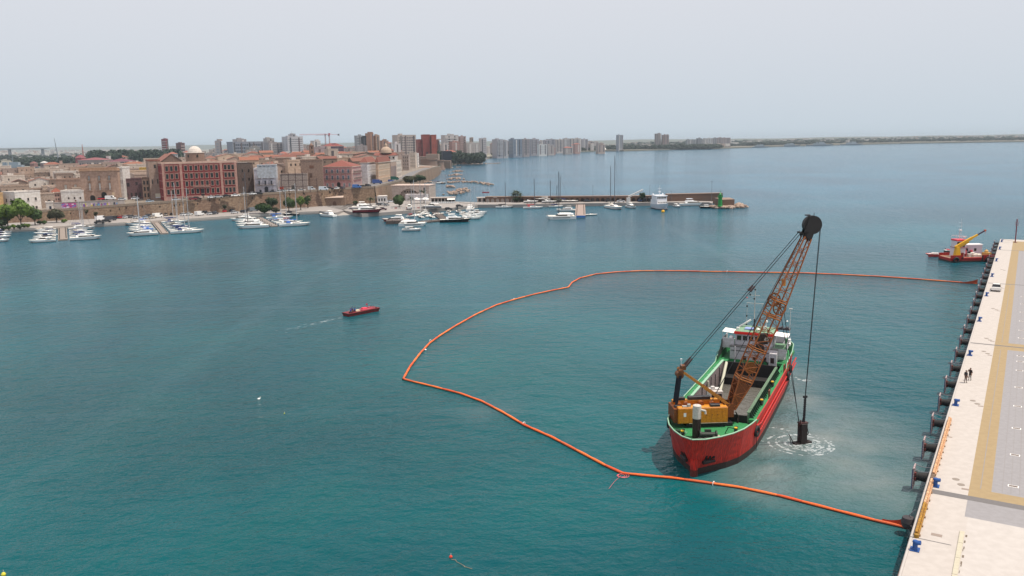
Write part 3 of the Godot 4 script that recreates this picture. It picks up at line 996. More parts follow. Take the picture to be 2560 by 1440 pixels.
func crane() -> void:
	var o := thing("lattice_crane","orange lattice-boom crane standing on the bow of the red dredging ship","crane","",V(21.544,0,-92.609),0.054087)
	var org := mt("crane_orange",hexc("cc8013"),0.5,M_tex.stain,0.5)
	var top := mt("crane_roof",hexc("dc952a"),0.6,M_tex.stain,0.5)
	var blk := mt("crane_black",lin(0.010,0.009,0.010),0.6)
	var rust := mt("boom_rust",hexc("b5682a"),0.65,M_tex.rust,0.8)
	var m := MB.new()
	m.box(V(-1.8,3.36,-1.6),V(3.6,3.75,1.2))
	m.box(V(-0.9,3.7,-0.9),V(0.9,3.95,0.9))
	part("undercarriage",m,blk,o)
	m = MB.new()
	m.bevel(V(-2.88,3.95,0.72),V(2.88,5.78,1.5),0.05)
	m.bevel(V(-2.95,4.1,-1.5),V(2.6,5.95,-0.75),0.05)
	m.box(V(-2.9,3.95,-0.75),V(2.9,5.45,0.72))
	part("machine_house",m,org,o)
	var h := o.get_node("machine_house")
	m = MB.new()
	m.box(V(-2.8,5.785,0.78),V(2.8,5.80,1.44))
	m.box(V(-2.85,5.955,-1.44),V(2.5,5.97,-0.8))
	part("house_roof",m,top,h)
	for i in 9:
		var b := MB.new()
		var x := -2.86 + i * 0.637
		b.bevel(V(x + 0.02,4.05,1.5),V(x + 0.617,5.68,1.53),0.01)
		part("side_door",b,org,h)
		if i in [3,5,6,7]:
			b = MB.new()
			b.cbox(V(x + 0.1,4.9,1.545),V(0.08,0.1,0.03))
			part("door_latch",b,blk,h)
	m = MB.new()
	m.box(V(-2.25,4.75,1.533),V(-1.95,5.2,1.54))
	part("notice_plate",m,paint("d8d6da",0.5),h)
	m = MB.new()
	m.box(V(-1.6,3.9,1.42),V(2.88,3.96,1.54))
	part("house_sill",m,paint("b9ab9a",0.7),h)
	m = MB.new()
	m.box(V(-3.3,4.0,-1.45),V(-2.9,5.6,1.3))
	part("counterweight",m,mt("crane_dark_orange",hexc("8a4a10"),0.6,M_tex.rust,0.5),o)
	for q in [[0.9,5.8,0.85,2.0,6.08,1.4],[-1.1,5.97,-1.4,1.5,6.35,-0.85],[-2.6,5.97,-1.3,-1.5,6.3,-0.8],[-3.1,5.5,0.3,-2.5,5.85,0.72]]:
		m = MB.new()
		m.bevel(V(q[0],q[1],q[2]),V(q[3],q[4],q[5]),0.04)
		part("cooler_box",m,mt("cooler",lin(0.018,0.017,0.022),0.5),o)
	m = MB.new()
	for q in [[-2.5,0.25],[-1.6,0.1],[0.2,-0.2],[1.4,0.2]]:
		m.tube(V(q[0],5.75,q[1] - 0.3),V(q[0],5.75,q[1] + 0.3),0.32,0.32,12)
	part("winch_drum",m,mt("winch_orange",hexc("b0620f"),0.6,M_tex.rust,0.7),o)
	m = MB.new()
	m.cbox(V(-1.55,5.95,1.1),V(0.35,0.35,0.35))
	m.cbox(V(-2.05,5.86,1.1),V(0.5,0.14,0.4))
	part("roof_unit",m,paint("a6a3a0",0.6),o)
	m = MB.new()
	m.bevel(V(2.0,4.4,-4.0),V(3.5,6.45,-2.4),0.06)
	m.box(V(2.3,3.9,-2.4),V(2.9,4.5,-1.5))
	part("operator_cab",m,mt("cab_white",hexc("d8d3d0"),0.5,M_tex.stain,0.6),o)
	var cb := o.get_node("operator_cab")
	m = MB.new()
	m.box(V(2.15,5.0,-2.4),V(3.35,6.1,-2.37))
	m.box(V(3.5,4.7,-3.9),V(3.53,6.2,-2.5))
	part("window",m,mt("cab_glass",lin(0.015,0.015,0.018),0.15),cb)
	m = MB.new()
	m.cbox(V(2.4,6.65,-3.0),V(0.4,0.45,0.4))
	m.cbox(V(3.0,6.53,-3.2),V(0.6,0.14,0.7))
	part("roof_vent",m,paint("cfcbc7",0.6),cb)
	var gt := V(-2.35,9.85,0)
	for sz in [-0.75,0.75]:
		m = MB.new()
		var a := V(3.2,5.75,sz)
		var b := gt + V(0,0,sz * 0.55)
		var d = (b - a).normalized()
		var u = d.cross(V(0,0,1)).normalized()
		m.t = Transform3D(Basis(d,u,V(0,0,1)),a)
		var L := (b - a).length()
		m.box(V(-0.1,-0.16,-0.1),V(L * 0.5,0.16,0.1))
		m.box(V(L * 0.5,-0.12,-0.09),V(L + 0.25,0.12,0.09))
		part("gantry_leg",m,mt("gantry_orange",hexc("c98a2a"),0.55,M_tex.rust,0.6),o)
	m = MB.new()
	m.tube(gt + V(0,0,-0.8),gt + V(0,0,0.8),0.22,0.22,10)
	m.cbox(gt + V(0.3,0.35,0),V(0.5,0.5,0.9))
	m.tube(gt + V(-0.1,-0.5,-0.5),gt + V(-0.1,-0.5,0.5),0.42,0.42,14)
	part("gantry_head",m,mt("gantry_brown",hexc("7c4a1e"),0.6,M_tex.rust,0.6),o)
	m = MB.new()
	m.tube(gt + V(0.0,0.6,0.3),gt + V(0.0,1.3,0.3),0.04)
	m.cbox(gt + V(0.0,1.35,0.3),V(0.2,0.2,0.2))
	part("gantry_lamp",m,paint("c8cdd0",0.5),o)
	for sz in [-0.5,0.5]:
		m = MB.new()
		for k in 5:
			var dx := -0.14 + 0.07 * k
			m.tube(gt + V(-0.1 + dx,-0.5,sz),V(-2.85 + dx,5.9,sz),0.035,0.035,4,false)
		part("luffing_rope",m,mt("rope_blue",lin(0.012,0.016,0.03),0.6),o)
	var foot := V(3.7,5.2,0)
	var tip := V(11.75,24.9,0)
	var ax := (tip - foot).normalized()
	var L := (tip - foot).length()
	var up := V(0,0,1).cross(ax).normalized()
	var wd := func(f: float) -> Vector2:
		var k := clampf(f / 0.16,0,1)
		var tp := clampf((f - 0.55) / 0.45,0,1)
		return Vector2(lerpf(0.72,lerpf(0.86,0.46,tp),k),lerpf(0.28,lerpf(0.8,0.4,tp),k))
	var bp := func(f: float,i: int) -> Vector3:
		var w: Vector2 = wd.call(f)
		var sx: float = [-1,1,1,-1][i]
		var sy: float = [-1,-1,1,1][i]
		return foot + ax * (L * f) + V(0,0,1) * (w.x * sx) + up * (w.y * sy)
	m = MB.new()
	for i in 4:
		var p = []
		for k in 13:
			p.append(bp.call(k / 12.0,i))
		m.path(p,0.085,6)
	part("boom_chords",m,rust,o)
	var bo := o.get_node("boom_chords")
	var bays := 26
	for k in bays:
		var f0 := k / float(bays)
		var f1 := (k + 1) / float(bays)
		for i in 4:
			var j := (i + 1) % 4
			m = MB.new()
			if (k + i) % 2 == 0: m.tube(bp.call(f0,i),bp.call(f1,j),0.034,0.034,5,false)
			else: m.tube(bp.call(f0,j),bp.call(f1,i),0.034,0.034,5,false)
			if k % 2 == 0: m.tube(bp.call(f0,i),bp.call(f0,j),0.034,0.034,5,false)
			part("lacing_bar",m,rust,bo)
	for f in [0.17,0.345,0.54,0.63]:
		m = MB.new()
		for i in 4:
			m.tube(bp.call(f,i),bp.call(f,(i + 1) % 4),0.085,0.085,6)
			m.tube(bp.call(f + 0.012,i),bp.call(f + 0.012,(i + 1) % 4),0.06,0.06,6)
		part("section_joint",m,mt("joint_rust",hexc("bd7530"),0.65,M_tex.rust,0.8),bo)
	m = MB.new()
	for i in [0,1]:
		var i2: int = [3,2][i]
		m.quad(bp.call(0.0,i),bp.call(0.15,i),bp.call(0.15,i2),bp.call(0.0,i2))
	m.quad(bp.call(0.04,0),bp.call(0.04,1),bp.call(0.13,1),bp.call(0.13,0))
	m.box(foot + V(-0.9,-0.9,-0.85),foot + V(0.1,0.7,-0.65))
	m.box(foot + V(-0.9,-0.9,0.65),foot + V(0.1,0.7,0.85))
	part("boom_foot",m,mt("foot_brown",hexc("8a4b1a"),0.6,M_tex.rust,0.7),o)
	m = MB.new()
	for q in [[0.05,-0.2,0.0,0.5],[0.09,0.1,0.2,0.6],[0.12,-0.1,-0.3,0.5],[0.07,0.25,0.4,0.4]]:
		m.cbox(foot + ax * (L * q[0]) + V(0,q[1],q[2]),V(q[3],q[3] * 0.8,q[3]))
	for q in [[0.2,-0.5],[0.3,-0.2]]:
		m.path([foot + V(0.5,-0.5,q[0]),foot + V(0.9,-1.1,q[0] + q[1]),foot + V(0.8,-1.9,q[0])],0.06)
	part("boom_foot_gear",m,mt("gear_brown",lin(0.035,0.022,0.016),0.6,M_tex.rust,0.8),o)
	for w in [[0.245,0.0,0.62,0.60],[0.60,-0.3,0.72,0.46],[0.63,0.32,0.72,-0.46]]:
		m = MB.new()
		var c: Vector3 = foot + ax * (L * w[0]) + up * w[1] + V(0,0,w[3])
		m.ring(c,V(0,0,1),w[2],0.085,20,6)
		m.tube(c + V(0,0,-0.1),c + V(0,0,0.1),0.17,0.17,10)
		for k in 6:
			var a := TAU * k / 6 + 0.3
			m.tube(c,c + V(cos(a),sin(a),0) * w[2],0.05,0.05,5,false)
		if w[0] < 0.3:
			m.tube(c + V(0,0,-0.03),c + V(0,0,0.0),w[2],w[2],20)
		part("rope_wheel",m,mt("wheel_orange",hexc("a5641c"),0.6,M_tex.rust,0.8),o)
	m = MB.new()
	m.cbox(foot + ax * (L * 0.415) + up * -0.2,V(0.9,1.2,0.7))
	m.cbox(foot + ax * (L * 0.36) + up * -0.3,V(0.6,0.9,0.9))
	part("boom_winch",m,mt("winch_brown",lin(0.05,0.025,0.015),0.6,M_tex.rust,0.8),o)
	m = MB.new()
	m.cbox(foot + ax * (L * 0.735) + up * 0.35 + V(0,0,0.1),V(0.35,0.75,0.35))
	part("hook_block",m,paint("c07a1c",0.5),o)
	var tm := TextMesh.new()
	var sf := SystemFont.new()
	sf.font_names = PackedStringArray(["Droid Sans"])
	tm.font = sf
	tm.text = "45"
	tm.font_size = 48
	tm.pixel_size = 0.012
	tm.depth = 0.02
	inst("boom_number",tm,paint("cfc8bb",0.6),o,Transform3D(Basis(V(0,1,0),0.25),foot + ax * (L * 0.41) + V(0.35,0.1,0.66)))
	m = MB.new()
	var hd := V(12.3,26.3,0)
	for sz in [-0.42,0.34]:
		var a0: Vector3 = tip + up * 0.55
		var a1: Vector3 = tip - up * 0.5
		var q = [a1 - ax * 0.4,hd + V(0.25,-0.55,0),hd + V(0.4,0.4,0),hd + V(-0.5,0.85,0),hd + V(-0.75,0.1,0),a0 - ax * 0.2,a0 + ax * 0.3 + up * 0.3]
		for i in q.size():
			var z0 := V(0,0,sz)
			var z1 := V(0,0,sz + 0.08)
			var j := (i + 1) % q.size()
			m.quad(q[i] + z0,q[i] + z1,q[j] + z1,q[j] + z0)
			m.tri(hd + V(-0.4,-0.7,0) + z1,q[i] + z1,q[j] + z1)
			m.tri(hd + V(-0.4,-0.7,0) + z0,q[j] + z0,q[i] + z0)
	m.cbox(tip + ax * 0.2,V(0.5,0.5,0.9))
	m.tube(tip + up * 0.7 + V(-0.2,0.3,-0.45),tip + up * 0.7 + V(-0.2,0.3,0.45),0.12)
	part("boom_head",m,blk,o)
	m = MB.new()
	m.tube(hd + V(0,0,-0.3),hd + V(0,0,0.3),1.05,1.05,26)
	m.tube(hd + V(0,0,-0.36),hd + V(0,0,0.36),0.4,0.4,16)
	part("head_sheave",m,blk,o)
	m = MB.new()
	m.cbox(hd + V(-0.55,1.1,0),V(0.5,0.15,0.4))
	m.tube(hd + V(0.1,0.9,0.2),hd + V(0.1,1.35,0.2),0.04)
	part("head_guard",m,paint("3d3f45",0.5),o)
	var wire := mt("wire",lin(0.02,0.024,0.03),0.6)
	for sz in [-0.35,0.35]:
		m = MB.new()
		var a := gt + V(0.5,0.5,sz)
		var b := tip + up * 0.9 + ax * 0.4 + V(0,0,sz)
		m.tube(a,b,0.042,0.042,5,false)
		part("pendant_rope",m,wire,o)
		m = MB.new()
		var c := a.lerp(b,0.56)
		m.tube(c,a.lerp(b,0.60),0.15,0.1,8)
		m.tube(a,a.lerp(b,0.06),0.16,0.1,8)
		part("rope_socket",m,mt("socket",lin(0.05,0.025,0.025),0.6),o)
	m = MB.new()
	m.tube(V(1.6,6.0,-0.3),tip + up * 0.55 + V(0,0,-0.2),0.028,0.028,4,false)
	m.tube(V(1.2,6.0,0.3),tip + up * 0.45 + V(0,0,0.2),0.028,0.028,4,false)
	part("hoist_rope",m,wire,o)
	var gp := V(34.378,0,-94.622)
	var inv := o.global_transform.affine_inverse()
	for q in [[0.615,-0.3,0.55],[0.585,-0.2,0.3]]:
		m = MB.new()
		var a: Vector3 = foot + ax * (L * q[0]) - up * 0.6 + V(0,0,q[2])
		m.tube(a,inv * (gp + V(-0.35 + q[1] * 0.6,2.55,0.1)),0.04,0.04,5,false)
		part("closing_rope",m,wire,o)
	for dz in [-0.1,0.1]:
		m = MB.new()
		m.tube(hd + V(0.98,-0.2,dz),inv * (gp + V(0.12 + dz * 0.3,5.85,0)),0.035,0.035,5,false)
		part("holding_rope",m,wire,o)
func grab() -> void:
	var o := thing("dredging_grab","dark rusty dredging grab hanging from the crane ropes, half sunk beside the ship","grab","",V(34.378,0,-94.622),0.3)
	var dk := mt("grab_dark",lin(0.022,0.012,0.011),0.6,M_tex.rust,0.9)
	var m := MB.new()
	m.bevel(V(-0.42,-0.6,-0.4),V(0.38,2.55,0.4),0.08)
	m.box(V(-0.5,1.9,-0.3),V(-0.42,2.5,0.3))
	part("column",m,dk,o)
	m = MB.new()
	m.tube(V(0.05,2.5,0),V(0.12,3.3,0),0.2,0.13,8)
	m.tube(V(0.12,3.3,0),V(0.16,5.6,0),0.14,0.12,8)
	m.cbox(V(0.14,5.75,0),V(0.5,0.25,0.2))
	for i in 9:
		m.cbox(V(0.13,3.2 + i * 0.27,0),V(0.3,0.1,0.16))
	part("rope_chain",m,mt("chain_black",lin(0.012,0.012,0.016),0.6),o)
	m = MB.new()
	m.box(V(-0.55,2.5,-0.35),V(0.5,2.66,0.35))
	m.tube(V(-0.5,2.4,0.2),V(-0.5,3.0,0.2),0.09)
	part("head_plate",m,mt("grab_red",lin(0.06,0.02,0.018),0.5),o)
	for sd in [-1.0,1.0]:
		m = MB.new()
		m.box(V(min(sd * 0.4,sd * 1.15),-0.25,-0.35),V(max(sd * 0.4,sd * 1.15),0.2,0.35))
		m.tube(V(sd * 0.6,0.2,0),V(sd * 1.3,-0.3,0),0.2,0.2,8)
		part("jaw_arm",m,dk,o)
		m = MB.new()
		m.path([V(sd * 0.45,2.2,0.1),V(sd * 0.62,1.7,0.1),V(sd * 0.72,1.2,0.15),V(sd * 0.6,1.05,0.15),V(sd * 0.5,1.4,0.1)],0.05)
		part("hose_loop",m,M["chain_black"],o)
	m = MB.new()
	m.tube(V(-1.2,0.1,0.1),V(-2.0,1.45,0.1),0.05)
	m.tube(V(-1.45,0.1,-0.1),V(-1.75,0.9,0.0),0.04)
	part("tagline_arm",m,dk,o)
	var f := MB.new()
	var gp := V(34.378,0,-94.622)
	foam_ring(f,gp + V(0.2,0,0.8),0.3,1.9,0.26,0.9,3)
	foam_ring(f,gp + V(0.1,0,0.5),1.8,2.5,0.46,0.8,4)
	foam_ring(f,gp + V(0.0,0,0.3),2.6,3.3,0.36,0.7,5)
	foam_ring(f,gp + V(-0.3,0,0.2),3.5,4.0,0.46,0.7,6)
	foam_ring(f,gp + V(-2.3,0,-2.4),2.6,3.2,0.42,0.6,9,2.2,5.6)
	foam_ring(f,V(41.729,0,-119.315),2.6,3.3,0.3,0.6,7,3.3,6.1)
	foam_ring(f,V(42.23,0,-119.917),1.0,2.2,0.44,0.6,8,3.0,6.2)
	var fo := part("foam",f,foam_mat(),self,true)
	fo.set_meta("label","white foam rings round the sinking grab and by the ship's side")
func foam_mat() -> StandardMaterial3D:
	var m := mt("foam_white",Color(0.86,0.89,0.9,0.34),0.6)
	m.transparency = BaseMaterial3D.TRANSPARENCY_ALPHA
	return m
func box_mesh(s: Vector3,o := Vector3.ZERO) -> ArrayMesh:
	var key := "bx%s%s" % [s.snapped(Vector3.ONE * 0.01),o]
	if not cache.has(key):
		var m := MB.new()
		m.box(o,o + s)
		cache[key] = m.mesh()
	return cache[key]
func arch_mesh(w: float,h: float,d: float) -> ArrayMesh:
	var key := "ar%s_%s_%s" % [snappedf(w,.01),snappedf(h,.01),d]
	if not cache.has(key):
		var m := MB.new()
		var p = [V(0,0,d),V(w,0,d)]
		for i in 9:
			var a := PI * i / 8
			p.append(V(w / 2 + w / 2 * cos(a),h - w / 2 + w / 2 * sin(a),d))
		m.fan(p)
		for i in p.size():
			var j := (i + 1) % p.size()
			m.quad(p[j],p[i],p[i] - V(0,0,d),p[j] - V(0,0,d))
		cache[key] = m.mesh()
	return cache[key]
func frame_mesh(w: float,h: float,b: float,d: float) -> ArrayMesh:
	var key := "fr%s_%s_%s_%s" % [snappedf(w,.01),snappedf(h,.01),b,d]
	if not cache.has(key):
		var m := MB.new()
		m.box(V(-b,0,0),V(0,h + b,d))
		m.box(V(w,0,0),V(w + b,h + b,d))
		m.box(V(0,h,0),V(w,h + b,d))
		m.box(V(-b * 1.3,-b,0),V(w + b * 1.3,-0.003,d * 1.5))
		cache[key] = m.mesh()
	return cache[key]
# faces of a building: F looks to the sea (+z),R to the right end,L to the left end
func face(w: float,d: float,y: float,which: String) -> Transform3D:
	if which == "R":
		return Transform3D(Basis(V(0,0,-1),V(0,1,0),V(1,0,0)),V(w,y,0))
	if which == "L":
		return Transform3D(Basis(V(0,0,1),V(0,1,0),V(-1,0,0)),V(0,y,-d))
	return Transform3D(Basis.IDENTITY,V(0,y,0))
# one building. g: [x,z,turn in degrees,width,depth,ground height,top height]
func hs(called: String,label: String,cat: String,group: String,g: Array,wall: String,roof: String,wins: Array = []) -> Node3D:
	var o := thing(called,label,cat,group,V(g[0],0,g[1]),deg_to_rad(g[2]))
	var w: float = g[3]
	var d: float = g[4]
	var y0: float = g[5]
	var y1: float = g[6]
	var wm: Material = stonem(wall.substr(1)) if wall[0] == "s" else plaster(wall)
	var m := MB.new()
	m.box(V(0,y0 - 4,-d),V(w,y1,0))
	part("wall",m,wm,o)
	var r := roof.split(":")
	match r[0]:
		"flat":
			m = MB.new()
			var p = float(r[2]) if r.size() > 2 else 0.6
			m.box(V(-0.12,y1,-0.3),V(w + 0.12,y1 + p,0.12))
			m.box(V(-0.12,y1,-d - 0.12),V(w + 0.12,y1 + p,-d + 0.3))
			m.box(V(-0.12,y1,-d + 0.3),V(0.3,y1 + p,-0.3))
			m.box(V(w - 0.3,y1,-d + 0.3),V(w + 0.12,y1 + p,-0.3))
			part("parapet",m,wm if r.size() < 4 else plaster(r[3]),o)
			m = MB.new()
			m.box(V(0.3,y1 + 0.002,-d + 0.3),V(w - 0.3,y1 + 0.1,-0.3))
			part("roof",m,plaster(r[1]),o)
		"hip":
			var hh := float(r[2])
			m = MB.new()
			var e := 0.5
			var a := [V(-e,y1,e),V(w + e,y1,e),V(w + e,y1,-d - e),V(-e,y1,-d - e)]
			var q = minf(w,d) / 2
			var b := [V(q,y1 + hh,-d / 2),V(w - q,y1 + hh,-d / 2)]
			if d > w:
				b = [V(w / 2,y1 + hh,-q),V(w / 2,y1 + hh,-d + q)]
				m.tri(a[0],a[1],b[0]); m.tri(a[2],a[3],b[1])
				m.quad(a[1],a[2],b[1],b[0]); m.quad(a[3],a[0],b[0],b[1])
			else:
				m.quad(a[0],a[1],b[1],b[0]); m.quad(a[2],a[3],b[0],b[1])
				m.tri(a[1],a[2],b[1]); m.tri(a[3],a[0],b[0])
			part("roof",m,roofm(r[1]),o)
			m = MB.new()
			m.box(V(-e,y1 - 0.35,-d - e),V(w + e,y1 - 0.003,e))
			part("cornice",m,plaster("cfc2b0"),o)
		"gable","gableside":
			var hh := float(r[2])
			m = MB.new()
			var e := 0.3
			if r[0] == "gable":
				m.quad(V(-e,y1,e),V(w / 2,y1 + hh,e),V(w / 2,y1 + hh,-d - e),V(-e,y1,-d - e))
				m.quad(V(w / 2,y1 + hh,e),V(w + e,y1,e),V(w + e,y1,-d - e),V(w / 2,y1 + hh,-d - e))
				part("roof",m,roofm(r[1]),o)
				m = MB.new()
				m.tri(V(0,y1,0),V(w,y1,0),V(w / 2,y1 + hh - 0.1,0))
				part("gable",m,wm,o)
				m = MB.new()
				m.tri(V(w,y1,-d),V(0,y1,-d),V(w / 2,y1 + hh - 0.1,-d))
			else:
				m.quad(V(-e,y1,e),V(w + e,y1,e),V(w + e,y1 + hh,-d / 2),V(-e,y1 + hh,-d / 2))
				m.quad(V(-e,y1 + hh,-d / 2),V(w + e,y1 + hh,-d / 2),V(w + e,y1,-d - e),V(-e,y1,-d - e))
				part("roof",m,roofm(r[1]),o)
				m = MB.new()
				m.tri(V(w,y1,0),V(w,y1,-d),V(w,y1 + hh - 0.1,-d / 2))
				part("gable",m,wm,o)
				m = MB.new()
				m.tri(V(0,y1,-d),V(0,y1,0),V(0,y1 + hh - 0.1,-d / 2))
			part("gable",m,wm,o)
	for q in wins:
		win(o,q,w,d,y0)
	if called == "apartment_block" or called == "town_block":
		var k := RandomNumberGenerator.new()
		k.seed = hash(label)
		for i in clampi(int(w / 9.0),1,6):
			m = MB.new()
			var u := (i + k.randf_range(0.25,0.75)) * w / clampi(int(w / 9.0),1,6)
			m.box(V(u - 1.2,y0,0.085),V(u + 1.2,y1 - 1.0,0.13))
			part("loggia_strip",m,plaster(["5f5c60","74686a","4f535c","d6d2cf"][k.randi() % 4]),o)
		for i in k.randi_range(1,3):
			m = MB.new()
			var u := k.randf_range(0.05,0.75) * w
			m.box(V(u,y1,-d * 0.7),V(u + k.randf_range(2.5,6),y1 + k.randf_range(1.5,3.5),-d * 0.3))
			part("roof_hut",m,wm,o)
		if k.randf() < 0.5:
			m = MB.new()
			m.tube(V(w * 0.4,y1,-d / 2),V(w * 0.4,y1 + k.randf_range(3,7),-d / 2),0.25,0.12,4)
			part("aerial",m,paint("7d7b7c",0.6),o)
	return o
# rows of windows. q: [kind,face,u0,u1 (metres along the face),y of the lowest sill above ground,storey height,columns,rows,window width,height,frame colour,glass colour]
func win(o: Node3D,q: Array,w: float,d: float,y0: float) -> void:
	var fx := face(w,d,y0,q[1])
	var cols: int = q[6]
	var rows: int = q[7]
	var ww: float = q[8]
	var wh: float = q[9]
	var gm := mt("pane_" + q[11],hexc(q[11]),0.3)
	var pitch: float = (q[3] - q[2]) / cols
	var st := MB.new()
	for r in rows:
		for c in cols:
			var u: float = q[2] + pitch * (c + 0.5) - ww / 2
			var y: float = q[4] + q[5] * r
			var x := fx * Transform3D(Basis.IDENTITY,V(u,y,0))
			match q[0]:
				"f":
					var f := inst("window",frame_mesh(ww,wh,minf(0.22,ww * 0.2),0.14),plaster(q[10]),o,x)
					inst("pane",box_mesh(V(ww,wh,0.05)),gm,f)
				"p":
					inst("window",box_mesh(V(ww,wh,0.06)),gm,o,x)
				"a":
					inst("arched_opening",arch_mesh(ww,wh,0.08),gm,o,x)
				"s":
					st.t = x
					st.box(Vector3.ZERO,V(ww,wh,0.08))
				"b":
					st.t = x
					st.box(V(0,0,0),V(ww,wh,1.0))
	if q[0] == "s":
		part("windows",st,gm,o,true)
	elif q[0] == "b":
		part("balconies",st,plaster(q[10]),o,true)
func balcony(o: Node3D,fx: Transform3D,u0: float,u1: float,y: float,col := "3c3634") -> void:
	var m := MB.new()
	m.t = fx
	m.box(V(u0,y - 0.15,0),V(u1,y,0.8))
	part("balcony",m,plaster("b5a596"),o)
	var b := MB.new()
	b.t = fx
	b.box(V(u0,y + 0.9,0.74),V(u1,y + 0.97,0.8))
	var k := int((u1 - u0) / 0.3)
	for i in k + 1:
		var u = lerpf(u0,u1,float(i) / k)
		b.box(V(u - 0.02,y,0.75),V(u + 0.02,y + 0.9,0.79))
	part("railing",b,paint(col,0.6),o.get_child(o.get_child_count() - 1))
func car_mesh(kind: String) -> Dictionary:
	if cache.has("car_" + kind):
		return cache["car_" + kind]
	var P = {
		"hatch": [4.0,1.72,1.48,[[-2.0,0.35],[2.0,0.35],[2.02,0.62],[1.9,0.82],[0.95,0.95],[-1.98,1.0]],[[0.98,0.93],[0.35,1.44],[-1.5,1.48],[-1.93,0.98]]],
		"sedan": [4.5,1.76,1.44,[[-2.25,0.35],[2.2,0.35],[2.25,0.65],[2.1,0.82],[1.0,0.94],[-1.4,0.98],[-2.25,0.92]],[[1.02,0.92],[0.3,1.4],[-1.0,1.44],[-1.75,0.95]]],
		"van": [5.2,1.95,2.25,[[-2.6,0.4],[2.55,0.4],[2.6,0.8],[2.35,1.1],[1.75,1.25],[1.2,2.2],[-2.5,2.25],[-2.6,1.9]],[[1.78,1.24],[1.25,2.0],[0.5,2.05],[0.5,1.24]]],
		"truck": [6.5,2.2,2.9,[[-3.2,0.6],[3.2,0.6],[3.25,1.2],[3.1,1.6],[2.8,2.3],[1.5,2.35],[1.4,1.0],[-3.2,1.0]],[[3.12,1.58],[2.85,2.2],[2.0,2.22],[2.0,1.58]]],
	}[kind]
	var out := {}
	var w: float = P[1] / 2
	var ext := func(pts: Array,w0: float,inset: float) -> MB:
		var m := MB.new()
		var lo := 9.0
		var hi := -9.0
		for p in pts:
			lo = minf(lo,p[1]); hi = maxf(hi,p[1])
		var a := []
		var b := []
		for p in pts:
			var k: float = w0 - inset * (p[1] - lo) / maxf(hi - lo,0.01)
			a.append(V(p[0],p[1],k)); b.append(V(p[0],p[1],-k))
		for i in a.size():
			var j := (i + 1) % a.size()
			m.quad(a[j],a[i],b[i],b[j])
		m.fan(a); m.fan(b,true)
		return m
	out.body = ext.call(P[3],w,0.06).mesh()
	out.glass = ext.call(P[4],w - 0.03,0.2 if kind != "van" and kind != "truck" else -0.045).mesh()
	var m := MB.new()
	if kind == "truck":
		m.box(V(-3.2,1.0,-1.1),V(1.35,2.9,1.1))
	elif kind != "van":
		var t: Array = P[4]
		m.box(V(t[2][0] + 0.1,t[2][1] - 0.03,-w + 0.24),V(t[1][0] - 0.06,t[2][1] + 0.03,w - 0.24))
	out.top = m.mesh()
	m = MB.new()
	m.tube(V(0,0,-0.1),V(0,0,0.1),0.32,0.32,12)
	out.wheel = m.mesh()
	m = MB.new()
	m.cbox(V(P[0] / 2 - 0.04,0.72 if kind != "truck" else 1.1,0),V(0.12,0.14,0.34))
	out.light = m.mesh()
	out.dim = [P[0],P[1]]
	cache["car_" + kind] = out
	return out
func car(kind: String,label: String,col: String,at: Vector3,deg: float,group := "parked cars",box := "d8d4c6") -> Node3D:
	var c := car_mesh(kind)
	var o := thing("parked_car" if kind in ["hatch","sedan"] else ("parked_van" if kind == "van" else "parked_truck"),label,"car" if kind in ["hatch","sedan"] else kind,group,at,deg_to_rad(deg))
	inst("body",c.body,mt("car_" + col,hexc(col),0.3),o)
	inst("windows",c.glass,mt("car_glass",lin(0.015,0.017,0.02),0.1),o)
	if kind != "van":
		inst("roof" if kind != "truck" else "cargo_box",c.top,mt("car_" + (col if kind != "truck" else box),hexc(col if kind != "truck" else box),0.35),o)
	for sx in [-1,1]:
		for sz in [-1,1]:
			inst("wheel",c.wheel,mt("tyre",lin(0.011,0.011,0.012),0.75),o,Transform3D(Basis.IDENTITY,V(sx * c.dim[0] * 0.31,0.32,sz * (c.dim[1] / 2 - 0.1))))
	for sz in [-1,1]:
		inst("headlight",c.light,paint("dcdcd6",0.2),o,Transform3D(Basis.IDENTITY,V(0,0,sz * (c.dim[1] / 2 - 0.3))))
	return o
# hull of a small craft: bow to +x. prof: width and rail height along the length
func hull_mesh(L: float,B: float,H: float,sheer := 0.35,transom := 0.85) -> MB:
	var m := MB.new()
	var rows := []
	var n := 10
	for i in n + 1:
		var f := float(i) / n
		var b := B / 2 * (transom + (1 - transom) * sin(minf(f * 2.2,PI / 2))) if f < 0.6 else B / 2 * sqrt(maxf(0.0,1.0 - pow((f - 0.6) / 0.4,2.1)))
		var h := H * (1.0 + sheer * f * f)
		var x := -L / 2 + L * f
		var xk := x - 0.12 * L * pow(f,4.0)
		rows.append([V(xk,-0.3,b * 0.55),V(xk,0.15,b * 0.78),V(x,h,b),V(x,h,-b),V(xk,0.15,-b * 0.78),V(xk,-0.3,-b * 0.55)])
	for i in n:
		for j in [0,1,3,4]:
			m.quad(rows[i][j],rows[i + 1][j],rows[i + 1][j + 1],rows[i][j + 1])
	m.quad(rows[0][1],rows[0][2],rows[0][3],rows[0][4])
	m.quad(rows[0][0],rows[0][1],rows[0][4],rows[0][5])
	return m
